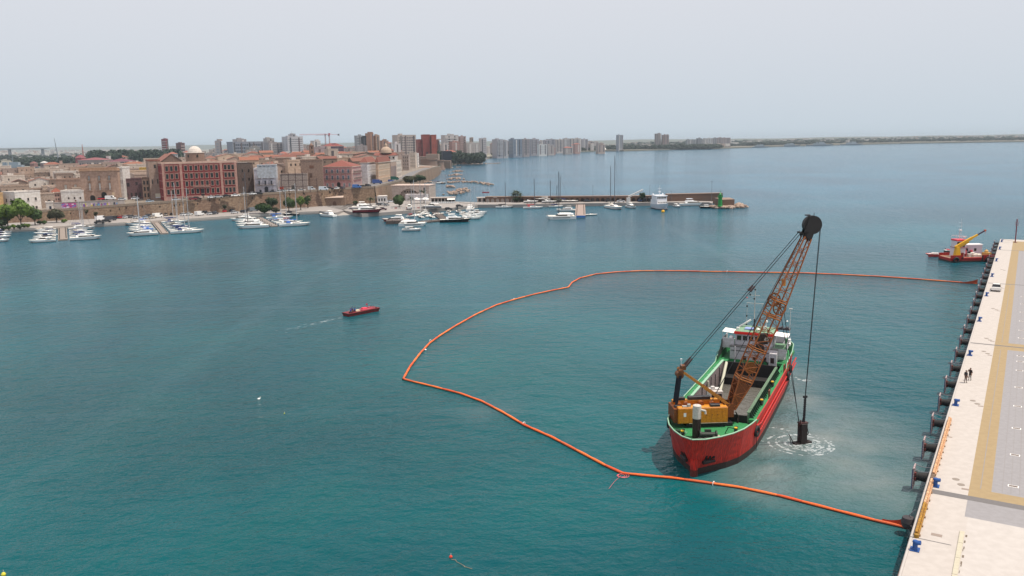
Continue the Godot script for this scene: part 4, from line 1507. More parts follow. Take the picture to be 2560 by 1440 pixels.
func deck_mesh(L: float,B: float,H: float,sheer := 0.35,transom := 0.85,drop := 0.06) -> MB:
	var m := MB.new()
	var n := 10
	var pa: Vector3
	var pb: Vector3
	for i in n + 1:
		var f := float(i) / n
		var b := B / 2 * (transom + (1 - transom) * sin(minf(f * 2.2,PI / 2))) if f < 0.6 else B / 2 * sqrt(maxf(0.0,1.0 - pow((f - 0.6) / 0.4,2.1)))
		var h := H * (1.0 + sheer * f * f) - drop
		var x := -L / 2 + L * f
		var a := V(x,h,b * 0.97)
		var c := V(x,h,-b * 0.97)
		if i > 0:
			m.quad(pa,a,c,pb)
		pa = a
		pb = c
	return m
func wedge(m: MB,x0: float,x1: float,y0: float,y1: float,w0: float,w1: float,f: float,r: float) -> void:
	var a := [V(x0,y0,-w0),V(x1,y0,-w0 * 0.75),V(x1,y0,w0 * 0.75),V(x0,y0,w0)]
	var b := [V(x0 + r,y1,-w1),V(x1 - f,y1,-w1 * 0.8),V(x1 - f,y1,w1 * 0.8),V(x0 + r,y1,w1)]
	for i in 4:
		var j := (i + 1) % 4
		m.quad(a[j],a[i],b[i],b[j])
	m.quad(b[0],b[3],b[2],b[1])
# kinds: motor,fly (flybridge yacht),sail,open,cat,work
func boat(kind: String,label: String,L: float,at: Vector3,deg: float,hull := "f2f1ee",accent := "1c2f62",group := "boats moored in the marina",mast := 0.0) -> Node3D:
	var names := {"motor": "motor_boat","fly": "motor_yacht","sail": "sailing_yacht","open": "open_boat","cat": "catamaran","work": "work_boat"}
	var o := thing(names[kind],label,"boat" if kind != "cat" else "catamaran",group,at,deg_to_rad(deg))
	var wm := mt("gelcoat",hexc("f3f2f0"),0.3)
	var gl := mt("boat_glass",lin(0.02,0.022,0.028),0.15)
	var hm := mt("hull_" + hull,hexc(hull),0.3)
	var am := mt("canvas_" + accent,hexc(accent),0.8)
	var key := "%s%s" % [kind,snappedf(L,0.5)]
	if not cache.has(key):
		var c := {}
		var B := L * 0.3 if kind != "sail" else L * 0.28
		var H := 0.09 * L if kind != "open" else 0.07 * L
		if kind == "sail": H = 0.085 * L
		if kind == "cat":
			B = L * 0.5
			H = 0.1 * L
			var mm := MB.new()
			for s in [-1.0,1.0]:
				var hm2 := hull_mesh(L,L * 0.15,H,0.15,0.8)
				for i in hm2.v.size():
					mm.v.push_back(hm2.v[i] + V(0,0,s * L * 0.17)); mm.n.push_back(hm2.n[i]); mm.c.push_back(Color.WHITE)
			mm.box(V(-L * 0.42,H * 0.75,-L * 0.2),V(L * 0.25,H * 1.02,L * 0.2))
			c.hull = mm.mesh()
			var d = MB.new()
			d.box(V(-L * 0.45,H * 1.021,-L * 0.24),V(L * 0.42,H * 1.05,L * 0.24))
			c.deck = d.mesh()
			var cb := MB.new()
			wedge(cb,-L * 0.3,L * 0.16,H * 1.05,H * 1.55,L * 0.2,L * 0.17,L * 0.1,0.0)
			c.cabin = cb.mesh()
			var g := MB.new()
			wedge(g,-L * 0.2,L * 0.165,H * 1.15,H * 1.5,L * 0.195,L * 0.182,L * 0.075,0.0)
			for s in [-1,1]:
				g.box(V(-L * 0.3,H * 0.5,s * L * 0.246 - 0.02),V(L * 0.28,H * 0.66,s * L * 0.246 + 0.02))
			c.window = g.mesh()
			var r := MB.new()
			r.bevel(V(-L * 0.42,H * 1.6,-L * 0.19),V(L * 0.1,H * 1.72,L * 0.19),0.05)
			c.roof = r.mesh()
		else:
			c.hull = hull_mesh(L,B,H,0.35 if kind != "sail" else 0.12,0.85 if kind != "sail" else 0.7).mesh()
			c.deck = deck_mesh(L,B,H,0.35 if kind != "sail" else 0.12,0.85 if kind != "sail" else 0.7,0.05).mesh()
			var cb := MB.new()
			var g := MB.new()
			var cn := MB.new()
			if kind == "motor":
				wedge(cb,-L * 0.12,L * 0.3,H * 1.0,H * 1.55,B * 0.36,B * 0.28,L * 0.14,0)
				wedge(g,-L * 0.14,L * 0.17,H * 1.5,H * 2.05,B * 0.34,B * 0.26,L * 0.12,L * 0.02)
				wedge(cn,-L * 0.36,L * 0.06,H * 2.06,H * 2.25,B * 0.34,B * 0.3,L * 0.03,L * 0.02)
				for s in [-1,1]: cn.tube(V(-L * 0.3,H,s * B * 0.36),V(-L * 0.26,H * 2.1,s * B * 0.3),0.04)
			elif kind == "fly":
				wedge(cb,-L * 0.3,L * 0.28,H * 1.0,H * 1.75,B * 0.42,B * 0.36,L * 0.14,0)
				wedge(cb,-L * 0.26,L * 0.06,H * 1.76,H * 2.2,B * 0.36,B * 0.33,L * 0.06,L * 0.02)
				wedge(g,-L * 0.22,L * 0.262,H * 1.22,H * 1.62,B * 0.415,B * 0.385,L * 0.09,0.0)
				wedge(cn,-L * 0.24,-L * 0.02,H * 2.75,H * 2.88,B * 0.33,B * 0.3,0.1,0.1)
				for s in [-1,1]: cn.tube(V(-L * 0.2,H * 2.1,s * B * 0.3),V(-L * 0.16,H * 2.8,s * B * 0.28),0.06)
			elif kind == "sail":
				wedge(cb,-L * 0.16,L * 0.22,H * 0.95,H * 1.45,B * 0.3,B * 0.22,L * 0.1,0.05)
				wedge(g,-L * 0.1,L * 0.14,H * 1.12,H * 1.32,B * 0.297,B * 0.262,L * 0.02,0.05)
				wedge(cn,-L * 0.28,-L * 0.13,H * 1.3,H * 1.95,B * 0.3,B * 0.24,L * 0.05,L * 0.02)
			elif kind == "open":
				wedge(cb,-L * 0.1,L * 0.06,H * 0.95,H * 1.9,B * 0.16,B * 0.12,0.05,0.05)
				cb.tube(V(-L * 0.5,H * 1.3,0),V(-L * 0.56,H * 0.5,0),0.22)
				wedge(g,-L * 0.02,L * 0.08,H * 1.8,H * 2.4,B * 0.14,B * 0.11,0.1,0.05)
				cn.ring(V(-L * 0.05,H * 1.02,0),Vector3.UP,B * 0.1,0.1,8,4)
				for s in [-1,1]: cn.tube(V(-L * 0.46,H,s * B * 0.42),V(L * 0.2,H * 1.1,s * B * 0.46),0.16)
			elif kind == "work":
				wedge(cb,-L * 0.05,L * 0.2,H,H * 2.3,B * 0.3,B * 0.28,0.1,0)
				wedge(g,-L * 0.04,L * 0.215,H * 1.7,H * 2.1,B * 0.3,B * 0.29,0.05,0)
				cn.box(V(-L * 0.4,H,-B * 0.3),V(-L * 0.1,H * 1.3,B * 0.3))
			c.cabin = cb.mesh()
			c.window = g.mesh()
			c.canopy = cn.mesh()
		var st := MB.new()
		var R := hull_mesh(L,(L * 0.3 if kind != "sail" else L * 0.28) + 0.04,0.16,0.0,0.85 if kind != "sail" else 0.7)
		if kind != "cat": c.stripe = R.mesh()
		var dg := MB.new()
		var k := RandomNumberGenerator.new()
		k.seed = hash(key)
		for i in 5:
			dg.cbox(V(k.randf_range(-0.42,-0.15) * L,H * 1.05,k.randf_range(-0.35,0.35) * B),V(0.5,0.4,0.4))
		c.gear = dg.mesh()
		cache[key] = c
	var c: Dictionary = cache[key]
	inst("hull",c.hull,hm,o)
	inst("deck",c.deck,mt("boat_deck",hexc("e0dad0"),0.6),o)
	inst("cabin",c.cabin,wm,o)
	inst("window",c.window,gl,o)
	if c.has("roof"): inst("roof",c.roof,wm,o)
	if c.has("canopy"): inst("canopy",c.canopy,am,o)
	if c.has("stripe"): inst("waterline_stripe",c.stripe,mt("stripe_dark",lin(0.03,0.035,0.045),0.5),o)
	if kind in ["motor","open","work"]: inst("deck_gear",c.gear,paint("bdb7ae",0.7),o,Transform3D.IDENTITY,true)
	if mast > 0:
		var dark := mast > 20 or group.contains("mole")
		var m := MB.new()
		var mx := L * 0.06
		m.tube(V(mx,0.09 * L,0),V(mx,mast,0),0.2 if dark else 0.14,0.15 if dark else 0.1,6)
		if mast > 26:
			part("mainmast",m,mt("mast_dark",hexc("4a4a50"),0.4),o)
			m = MB.new()
			m.tube(V(-L * 0.22,0.09 * L,0),V(-L * 0.22,mast * 0.8,0),0.2,0.15,6)
		for h in [0.45,0.7]:
			if mast > 26: continue
			m.tube(V(mx,mast * h,-L * 0.07),V(mx,mast * h,L * 0.07),0.04)
		part("mast",m,mt("mast_dark",hexc("55555c"),0.4) if dark else mt("mast_grey",hexc("c9c9cc"),0.4),o)
		m = MB.new()
		m.tube(V(mx,0.2 * L,0),V(-L * 0.36,0.19 * L,0),0.08)
		m.tube(V(mx - 0.2,0.205 * L,0),V(-L * 0.34,0.2 * L,0),0.2,0.16,6)
		part("sail_cover",m,am,o)
		m = MB.new()
		m.tube(V(mx,mast,0),V(L * 0.48,0.1 * L,0),0.025,0.025,3,false)
		m.tube(V(mx,mast,0),V(-L * 0.48,0.1 * L,0),0.025,0.025,3,false)
		for s in [-1,1]: m.tube(V(mx,mast * 0.95,0),V(mx,0.09 * L,s * L * 0.13),0.02,0.02,3,false)
		part("rigging",m,mt("rig",lin(0.12,0.12,0.12),0.5),o,true)
	return o
func crown_mesh(seed_: int,n: int,r: Vector3,leaf: float,lumps := 7,hollow := 0.55) -> ArrayMesh:
	var key := "crown%d_%d_%s" % [seed_,n,r]
	if cache.has(key):
		return cache[key]
	var k := RandomNumberGenerator.new()
	k.seed = seed_
	var cs := []
	for i in lumps:
		var d = V(k.randfn(),k.randfn() * 0.7,k.randfn()).normalized() * k.randf_range(0.25,0.62)
		cs.append([d * r,k.randf_range(0.35,0.55)])
	cs.append([Vector3.ZERO,0.7])
	var m := MB.new()
	for i in n:
		var c: Array = cs[k.randi() % cs.size()]
		var d = V(k.randfn(),k.randfn(),k.randfn()).normalized()
		var p: Vector3 = c[0] + d * r * c[1] * k.randf_range(hollow,1.0)
		var a := V(k.randfn(),k.randfn(),k.randfn()).normalized()
		var nn := (d + a * 0.6).normalized()
		var s := nn.cross(a).normalized() * leaf * k.randf_range(0.6,1.3)
		var u = s.cross(nn) * k.randf_range(0.5,0.9)
		var g := k.randf_range(0.65,1.25)
		m.col = Color(g,g * k.randf_range(0.92,1.05),g * 0.9)
		for q in [[p - s - u,p + s - u,p + u * 1.4],[p - s * 0.7 + u,p - u * 1.2,p + s + u]]:
			var gn: Vector3 = (q[1] - q[0]).cross(q[2] - q[0])
			var sn := (gn.normalized() * (1.0 if gn.dot(d) > 0 else -1.0) + d).normalized()
			if gn.dot(d) > 0: m.trin(q[0],q[1],q[2],sn,sn,sn)
			else: m.trin(q[0],q[2],q[1],sn,sn,sn)
	cache[key] = m.mesh(true)
	return cache[key]
func leafm(key: String,c: Color) -> StandardMaterial3D:
	var m := mt("leaf_" + key,c.linear_to_srgb(),0.7)
	m.vertex_color_use_as_albedo = true
	m.backlight_enabled = true
	m.backlight = Color(0.25,0.3,0.12)
	return m
func tree(called: String,label: String,at: Vector3,r: Vector3,trunk: float,leaf: String,seed_ := 1,n := 900,hollow := 0.55,group := "") -> Node3D:
	var LC := {"bright": Color(0.12,0.20,0.025),"mid": Color(0.05,0.10,0.022),"dark": Color(0.03,0.062,0.022),"dull": Color(0.07,0.075,0.04),"far": Color(0.022,0.05,0.03)}
	var o := thing(called,label,"tree",group,at)
	var m := MB.new()
	m.tube(V(0,-0.3,0),V(0.1,trunk + r.y * 0.4,0.05),0.28,0.14,7)
	for i in 4:
		var a := i * 1.6 + seed_
		m.tube(V(0.06,trunk * 0.8,0),V(cos(a) * r.x * 0.5,trunk + r.y * 0.6,sin(a) * r.z * 0.5),0.12,0.05,5)
	part("trunk",m,mt("bark",lin(0.05,0.037,0.027),0.9),o)
	inst("crown",crown_mesh(seed_,n,r,maxf(0.28,r.x * 0.11),8,hollow),leafm(leaf,LC[leaf]),o,Transform3D(Basis.IDENTITY,V(0,trunk + r.y * 0.85,0)))
	return o
func palm(label: String,at: Vector3,h: float,r := 2.2,group := "") -> Node3D:
	var o := thing("palm_tree",label,"palm",group,at)
	var m := MB.new()
	m.tube(V(0,-0.2,0),V(0.25,h,0),0.25,0.18,7)
	part("trunk",m,mt("bark",lin(0.05,0.037,0.027),0.9),o)
	m = MB.new()
	var k := RandomNumberGenerator.new()
	k.seed = int(h * 100)
	for i in 34:
		var a := k.randf() * TAU
		var e := k.randf_range(-0.5,0.9)
		var p = V(0.25,h,0)
		var d = V(cos(a) * cos(e),sin(e) + 0.3,sin(a) * cos(e)).normalized()
		for s in 4:
			var q = p + d * r * 0.3
			var sd := d.cross(Vector3.UP).normalized() * 0.28 * (1.0 - s * 0.15)
			m.quad(p - sd,q - sd * 0.8,q + sd * 0.8,p + sd)
			p = q
			d = (d + V(0,-0.35,0)).normalized()
	part("fronds",m,mt("frond",lin(0.04,0.06,0.02),0.7),o)
	return o
func bushes(called: String,label: String,pts: Array,leaf: Color,called_kind := "stuff") -> void:
	var mm := MultiMesh.new()
	mm.transform_format = MultiMesh.TRANSFORM_3D
	mm.mesh = crown_mesh(5,260,V(1,1,1),0.24,6,0.7)
	mm.instance_count = pts.size()
	for i in pts.size():
		var q: Array = pts[i]
		mm.set_instance_transform(i,Transform3D(Basis(Vector3.UP,i * 1.7).scaled(V(q[3],q[4],q[3])),V(q[0],q[1] + q[4] * 0.6,q[2])))
	var o := MultiMeshInstance3D.new()
	o.name = called
	o.multimesh = mm
	o.material_override = leafm(called + str(leaf),leaf)
	add_child(o,true)
	o.set_meta("kind","stuff")
	o.set_meta("label",label)
func rocks(called: String,label: String,path: Array,width: float,h: float,n: int,seed_: int,col := "b29a86",cat := "breakwater") -> Node3D:
	if not cache.has("rock"):
		var ms := []
		for q in 3:
			var m := MB.new()
			var k := RandomNumberGenerator.new()
			k.seed = 50 + q
			var a := []
			for i in 6:
				a.append(V(cos(TAU * i / 6) * k.randf_range(0.8,1.1),0,sin(TAU * i / 6) * k.randf_range(0.7,1.1)))
			var lo := []
			var mid := []
			var hi := []
			for p in a:
				lo.append(p * 0.85 + V(0,-0.6,0)); mid.append(p + V(0,k.randf_range(-0.1,0.2),0)); hi.append(p * 0.55 + V(0,k.randf_range(0.5,0.8),0))
			lo.reverse(); mid.reverse(); hi.reverse()
			m.loft([lo,mid,hi])
			ms.append(m.mesh())
		cache.rock = ms
	var k := RandomNumberGenerator.new()
	k.seed = seed_
	var o := thing(called,label,cat)
	var cv := Curve3D.new()
	for p in path:
		cv.add_point(p)
	var L := cv.get_baked_length()
	var mats := [stonem(col),stonem("a58d7c"),stonem("c0aa96")]
	for i in n:
		var f := k.randf()
		var p = cv.sample_baked(L * f)
		var off := V(k.randfn(),0,k.randfn()) * width * 0.32
		var hh := h * maxf(0.1,1.0 - off.length() / width)
		var s := k.randf_range(0.7,1.5)
		inst("boulder",cache.rock[i % 3],mats[k.randi() % 3],o,Transform3D(Basis(Vector3.UP,k.randf() * TAU) * Basis(Vector3.RIGHT,k.randf_range(-0.4,0.4)).scaled(V(s,s * 0.7,s)),p + off + V(0,hh,0)))
	return o
func lamp_post(label: String,at: Vector3,h: float,group := "lamp posts on the mole") -> void:
	var o := thing("lamp_post",label,"lamp post",group,at)
	var m := MB.new()
	m.tube(V(0,0,0),V(0,h,0),0.1,0.06,6)
	part("pole",m,mt("post_grey",hexc("6d6f72"),0.6),o)
	m = MB.new()
	m.box(V(-0.5,h,-0.15),V(0.5,h + 0.15,0.15))
	part("lamp_head",m,M["post_grey"],o)
func ordinal(i: int) -> String:
	return ["first","second","third","fourth","fifth","sixth","seventh","eighth","ninth","tenth","eleventh","twelfth","thirteenth","fourteenth","fifteenth","sixteenth","seventeenth","eighteenth","nineteenth","twentieth","twenty-first","twenty-second","twenty-third","twenty-fourth","twenty-fifth","twenty-sixth","twenty-seventh","twenty-eighth","twenty-ninth","thirtieth"][mini(i,29)]
func pontoon_row(name_: String,near: Vector3,far_: Vector3,sd: int,n: int,spec: Array) -> void:
	var ax := (far_ - near).normalized()
	var pr := V(-ax.z,0,ax.x)
	if pr.x < 0: pr = -pr
	pr *= sd
	var L := (far_ - near).length()
	var deg := rad_to_deg(atan2(-pr.z,pr.x))
	var cn := {"1c2f62": "navy","e9e7e3": "white","2f63b0": "blue","8a1f2a": "dark red","b7b0a6": "beige","20202a": "black"}
	var kn := {"motor": "motor boat","fly": "flybridge yacht","sail": "sailing yacht","open": "open boat","cat": "catamaran"}
	for i in n:
		var s: Array = spec[i % spec.size()]
		var bl: float = s[1] * (1.0 - 0.015 * i)
		var c := near + ax * (1.6 + i * (L - 2.0) / n) + pr * (bl / 2 + 2.4)
		boat(s[0],"white %s, %s canvas, %s from the end, %s side of %s" % [kn[s[0]],cn[s[2]],ordinal(i),"right" if sd > 0 else "left",name_],bl,c,deg + rng.randf_range(-3,3),"f2f1ee",s[2],"boats moored at " + name_,s[3])
func pontoon(label: String,a: Vector3,b: Vector3,w: float,col: String,h := 0.55) -> void:
	var o := thing("pontoon",label,"pontoon","marina pontoons")
	var d := (b - a).normalized()
	var s := V(-d.z,0,d.x) * w / 2
	var L := (b - a).length()
	var n := int(L / 6.0) + 1
	for i in n:
		var m := MB.new()
		var p := a + d * (L * i / n + 0.06)
		var q := a + d * (L * (i + 1) / n - 0.06)
		var r := [p - s,p + s,q + s,q - s]
		for k in 4:
			m.quad(r[k] + V(0,-0.4,0),r[(k + 1) % 4] + V(0,-0.4,0),r[(k + 1) % 4] + V(0,h,0),r[k] + V(0,h,0))
		m.quad(r[0] + V(0,h,0),r[1] + V(0,h,0),r[2] + V(0,h,0),r[3] + V(0,h,0))
		part("deck_section",m,mt("pontoon_" + col,hexc(col),0.85,M_tex.stain,0.4),o)
	for i in n * 2:
		var m := MB.new()
		m.cbox(a + d * (L * (i + 0.5) / (n * 2)) + s * (0.7 if i % 2 else -0.7) + V(0,h + 0.25,0),V(0.3,0.5,0.3))
		part("mooring_post",m,paint("6d6660",0.7),o)
func sheet(called: String,label: String,pts: Array,h: float,mat: Material,depth := 3.0) -> void:
	var m := MB.new()
	var p := []
	for q in pts:
		p.append(Vector2(q[0],q[1]))
	if Geometry2D.is_polygon_clockwise(PackedVector2Array(p)): p.reverse()
	p.reverse()
	m.prism(p,h - depth,h)
	struct(called,m,mat,label)
func ground() -> void:
	var apron := mt("apron",lin(0.30,0.275,0.26),0.9,M_tex.conc,0.05)
	var road := mt("town_road",lin(0.17,0.165,0.17),0.9,M_tex.conc,0.05)
	var earth := mt("town_ground",lin(0.25,0.215,0.18),0.95,M_tex.stain,0.03)
	var coast := mt("coast_ground",lin(0.2,0.19,0.15),0.95,M_tex.stain,0.01)
	sheet("marina_quay","concrete marina quay along the foot of the old sea wall",[[-230.57,-357.643],[-221.417,-366.04],[-210.045,-367.775],[-191.029,-382.478],[-180.027,-388.245],[-154.958,-404.053],[-141.581,-414.589],[-110.268,-434.539],[-100.548,-437.729],[-89.493,-423.924],[-85.218,-477.92],[-95.506,-492.766],[-110.551,-477.246],[-129.452,-460.792],[-147.296,-448.039],[-173.491,-428.029],[-206.069,-415.42],[-228.771,-404.304],[-249.881,-393.703]],1.6,apron)
	sheet("boat_apron","boatyard apron with a slanting corner by the slipway",[[-82.868,-429.846],[-74.202,-414.556],[-54.925,-431.037],[-40.813,-442.262],[-31.493,-445.762],[-18.649,-462.41],[-14,-482],[-60,-510],[-84,-520],[-120,-500]],1.6,apron)
	sheet("mole_deck","concrete deck of the mole that closes the marina",[[-18.704,-463.837],[7.067,-460.367],[19.463,-460.845],[40.409,-462.562],[69.742,-459.765],[87.087,-459.282],[108.164,-455.153],[108,-447],[112,-462],[88,-476],[40,-479],[-30,-484]],1.8,apron)
	var m := MB.new()
	var a := [V(-88.764,-0.3,-420.323),V(-80.484,-0.3,-425.813),V(-86.613,1.61,-454.721),V(-96.149,1.61,-456.522)]
	m.quad(a[0],a[1],a[2],a[3])
	struct("slipway",m,mt("slip",lin(0.34,0.31,0.28),0.9,M_tex.conc,0.2),"sloping concrete slipway beside the boat apron")
	var qe := [[-230.57,-357.643],[-221.417,-366.04],[-210.045,-367.775],[-191.029,-382.478],[-180.027,-388.245],[-154.958,-404.053],[-141.581,-414.589],[-110.268,-434.539],[-100.548,-437.729]]
	for i in qe.size() - 1:
		m = MB.new()
		var p := V(qe[i][0],0,qe[i][1])
		var q := V(qe[i + 1][0],0,qe[i + 1][1])
		var d = (q - p).normalized()
		var s := V(d.z,0,-d.x)
		if s.z > 0: s = -s
		m.quad(p + V(0,1.62,0) - s * 0.03,q + V(0,1.62,0) - s * 0.03,q + V(0,1.62,0) + s * 1.2,p + V(0,1.62,0) + s * 1.2)
		m.quad(p + V(0,0.55,0) - s * 0.03,q + V(0,0.55,0) - s * 0.03,q + V(0,1.62,0) - s * 0.03,p + V(0,1.62,0) - s * 0.03)
		part("quay_coping",m,mt("coping_pale",lin(0.45,0.4,0.36),0.9,M_tex.conc,0.2),get_node("marina_quay"))
	m = MB.new()
	var fr := [[-246.881,6.097,-389.703],[-225.771,6.023,-400.304],[-203.069,6.929,-411.42],[-170.491,8.302,-424.029],[-144.296,9.667,-444.039],[-126.452,10,-456.792],[-107.551,10.181,-473.246],[-92.506,10.338,-488.766]]
	var bk := [[-900,5,-560],[-820,5,-800],[-700,5,-1000],[-560,6,-1000],[-430,7,-1000],[-330,8,-1000],[-240,9,-1030],[-200,9,-1080],[-170,8,-1130],[-150,8,-1180]]
	var ed := [[-80,10.5,-492],[-77,10.5,-560],[-74,10.5,-620],[-80,10.5,-740],[-79,10.5,-860],[-82,9,-960],[-90,6,-1080]]
	var F := []
	for q in fr: F.append(V(q[0],q[1],q[2]))
	for q in ed: F.append(V(q[0],q[1],q[2]))
	var nb := bk.size() - 1
	var prev: Vector3
	for i in F.size():
		var t := float(i) / (F.size() - 1) * nb
		var k := mini(int(t),nb - 1)
		var bb := V(bk[k][0],bk[k][1],bk[k][2]).lerp(V(bk[k + 1][0],bk[k + 1][1],bk[k + 1][2]),t - k)
		if i > 0:
			m.quad(F[i - 1],F[i],bb,prev)
			m.quad(V(F[i - 1].x,-2,F[i - 1].z),V(F[i].x,-2,F[i].z),F[i],F[i - 1])
		prev = bb
	struct("town_ground",m,earth,"ground of the old town rising behind the sea wall")
	m = MB.new()
	for i in F.size() - 1:
		var d = (F[i + 1] - F[i]).normalized()
		var s := V(d.z,0,-d.x).normalized()
		if i >= fr.size(): s = V(-1,0,-0.05)
		var wd := 13.0 if i < fr.size() + 2 else 9.0
		m.quad(F[i] + V(0,0.06,0),F[i + 1] + V(0,0.06,0),F[i + 1] + s * wd + V(0,0.06,0),F[i] + s * wd + V(0,0.06,0))
	struct("street",m,road,"street along the top of the sea wall")
	var w := thing("sea_wall","old ochre and reddish stone sea wall below the town street","wall")
	for i in F.size() - 1:
		var p = F[i]
		var q = F[i + 1]
		var d = (q - p).normalized()
		var s := V(-d.z,0,d.x).normalized()
		var n := maxi(1,int((q - p).length() / 9.0))
		for k in n:
			var p0 = p.lerp(q,float(k) / n)
			var q0 = p.lerp(q,float(k + 1) / n)
			var b := MB.new()
			var o2 := s * (1.1 + 0.12 * (k % 3))
			b.quad(V(p0.x,0,p0.z) + o2 * 1.25,V(q0.x,0,q0.z) + o2 * 1.25,q0 + s * 0.35,p0 + s * 0.35)
			part("wall_bay",b,mt("seawall%d" % ((i * 3 + k) % 3),[lin(0.30,0.215,0.155),lin(0.27,0.185,0.14),lin(0.32,0.235,0.175)][(i * 3 + k) % 3],0.95,M_tex.stone,0.05),w)
		var b := MB.new()
		b.quad(p + s * 0.5 + V(0,-0.2,0),q + s * 0.5 + V(0,-0.2,0),q + s * 0.5 + V(0,0.95,0),p + s * 0.5 + V(0,0.95,0))
		b.quad(p + s * 0.5 + V(0,0.95,0),q + s * 0.5 + V(0,0.95,0),q + s * 0.05 + V(0,0.95,0),p + s * 0.05 + V(0,0.95,0))
		b.quad(q + s * 0.05,p + s * 0.05,p + s * 0.05 + V(0,0.95,0),q + s * 0.05 + V(0,0.95,0))
		part("parapet",b,mt("parapet",lin(0.36,0.30,0.25),0.95,M_tex.stone,0.2),w)
	for i in 46:
		var t := rng.randf() * (fr.size() - 1.01)
		var k := int(t)
		var p = F[k].lerp(F[k + 1],t - k)
		var d = (F[k + 1] - F[k]).normalized()
		var s := V(-d.z,0,d.x).normalized()
		var b := MB.new()
		b.t = Transform3D(Basis(d,V(0,1,0),s),p + s * 0.72 + V(0,rng.randf_range(-2.6,-0.6),0))
		b.box(V(-0.25,-0.35,-0.5),V(0.25,0.35,0.02))
		part("weep_hole",b,mt("hole_dark",lin(0.03,0.025,0.02),0.95),w)
	sheet("new_town_ground","land of the new town along the bay shore",[[-150,-1225],[-92.506,-1266.527],[-86.36,-1448.435],[-76.47,-1587.94],[-26.718,-1998.487],[26.565,-2244.798],[150.903,-2543.386],[296.314,-2774.477],[363.648,-2688.087],[488.116,-2817.49],[746.503,-2996.065],[1075.916,-3359.193],[1792.335,-3875.085],[2350.394,-3855.809],[4500,-4600],[24000,-9000],[24000,-26000],[-12000,-26000],[-12000,-2950],[-3000,-2950],[-700,-2200],[-400,-1400]],4.0,coast,5.0)
	sheet("arsenal_ground","low land beyond the inner harbour",[[-4000,-1300],[-900,-1415],[-806,-1418],[-760,-1560],[-600,-1600],[-400,-1500],[-260,-1300],[-150,-1250],[-400,-2600],[-14000,-3000],[-14000,-1000]],3.0,coast,4.0)
	m = MB.new()
	var hp := []
	for i in 61:
		var x := -9000.0 + 28000.0 * i / 60
		var z := -9500.0 - 1500.0 * sin(i * 0.21)
		var hh := 34.0 + 16.0 * noise.get_noise_2d(i * 0.9,3.0) + (14.0 if i < 20 else 0.0)
		hp.append([V(x,3,z + 1600),V(x,hh,z),V(x * 1.3,3,z - 8000)])
	for i in 60:
		for k in 2:
			m.quad(hp[i][k],hp[i + 1][k],hp[i + 1][k + 1],hp[i][k + 1])
	struct("hills",m,mt("hill",lin(0.10,0.115,0.085),0.95,M_tex.stain,0.004),"low hazy hills along the horizon")
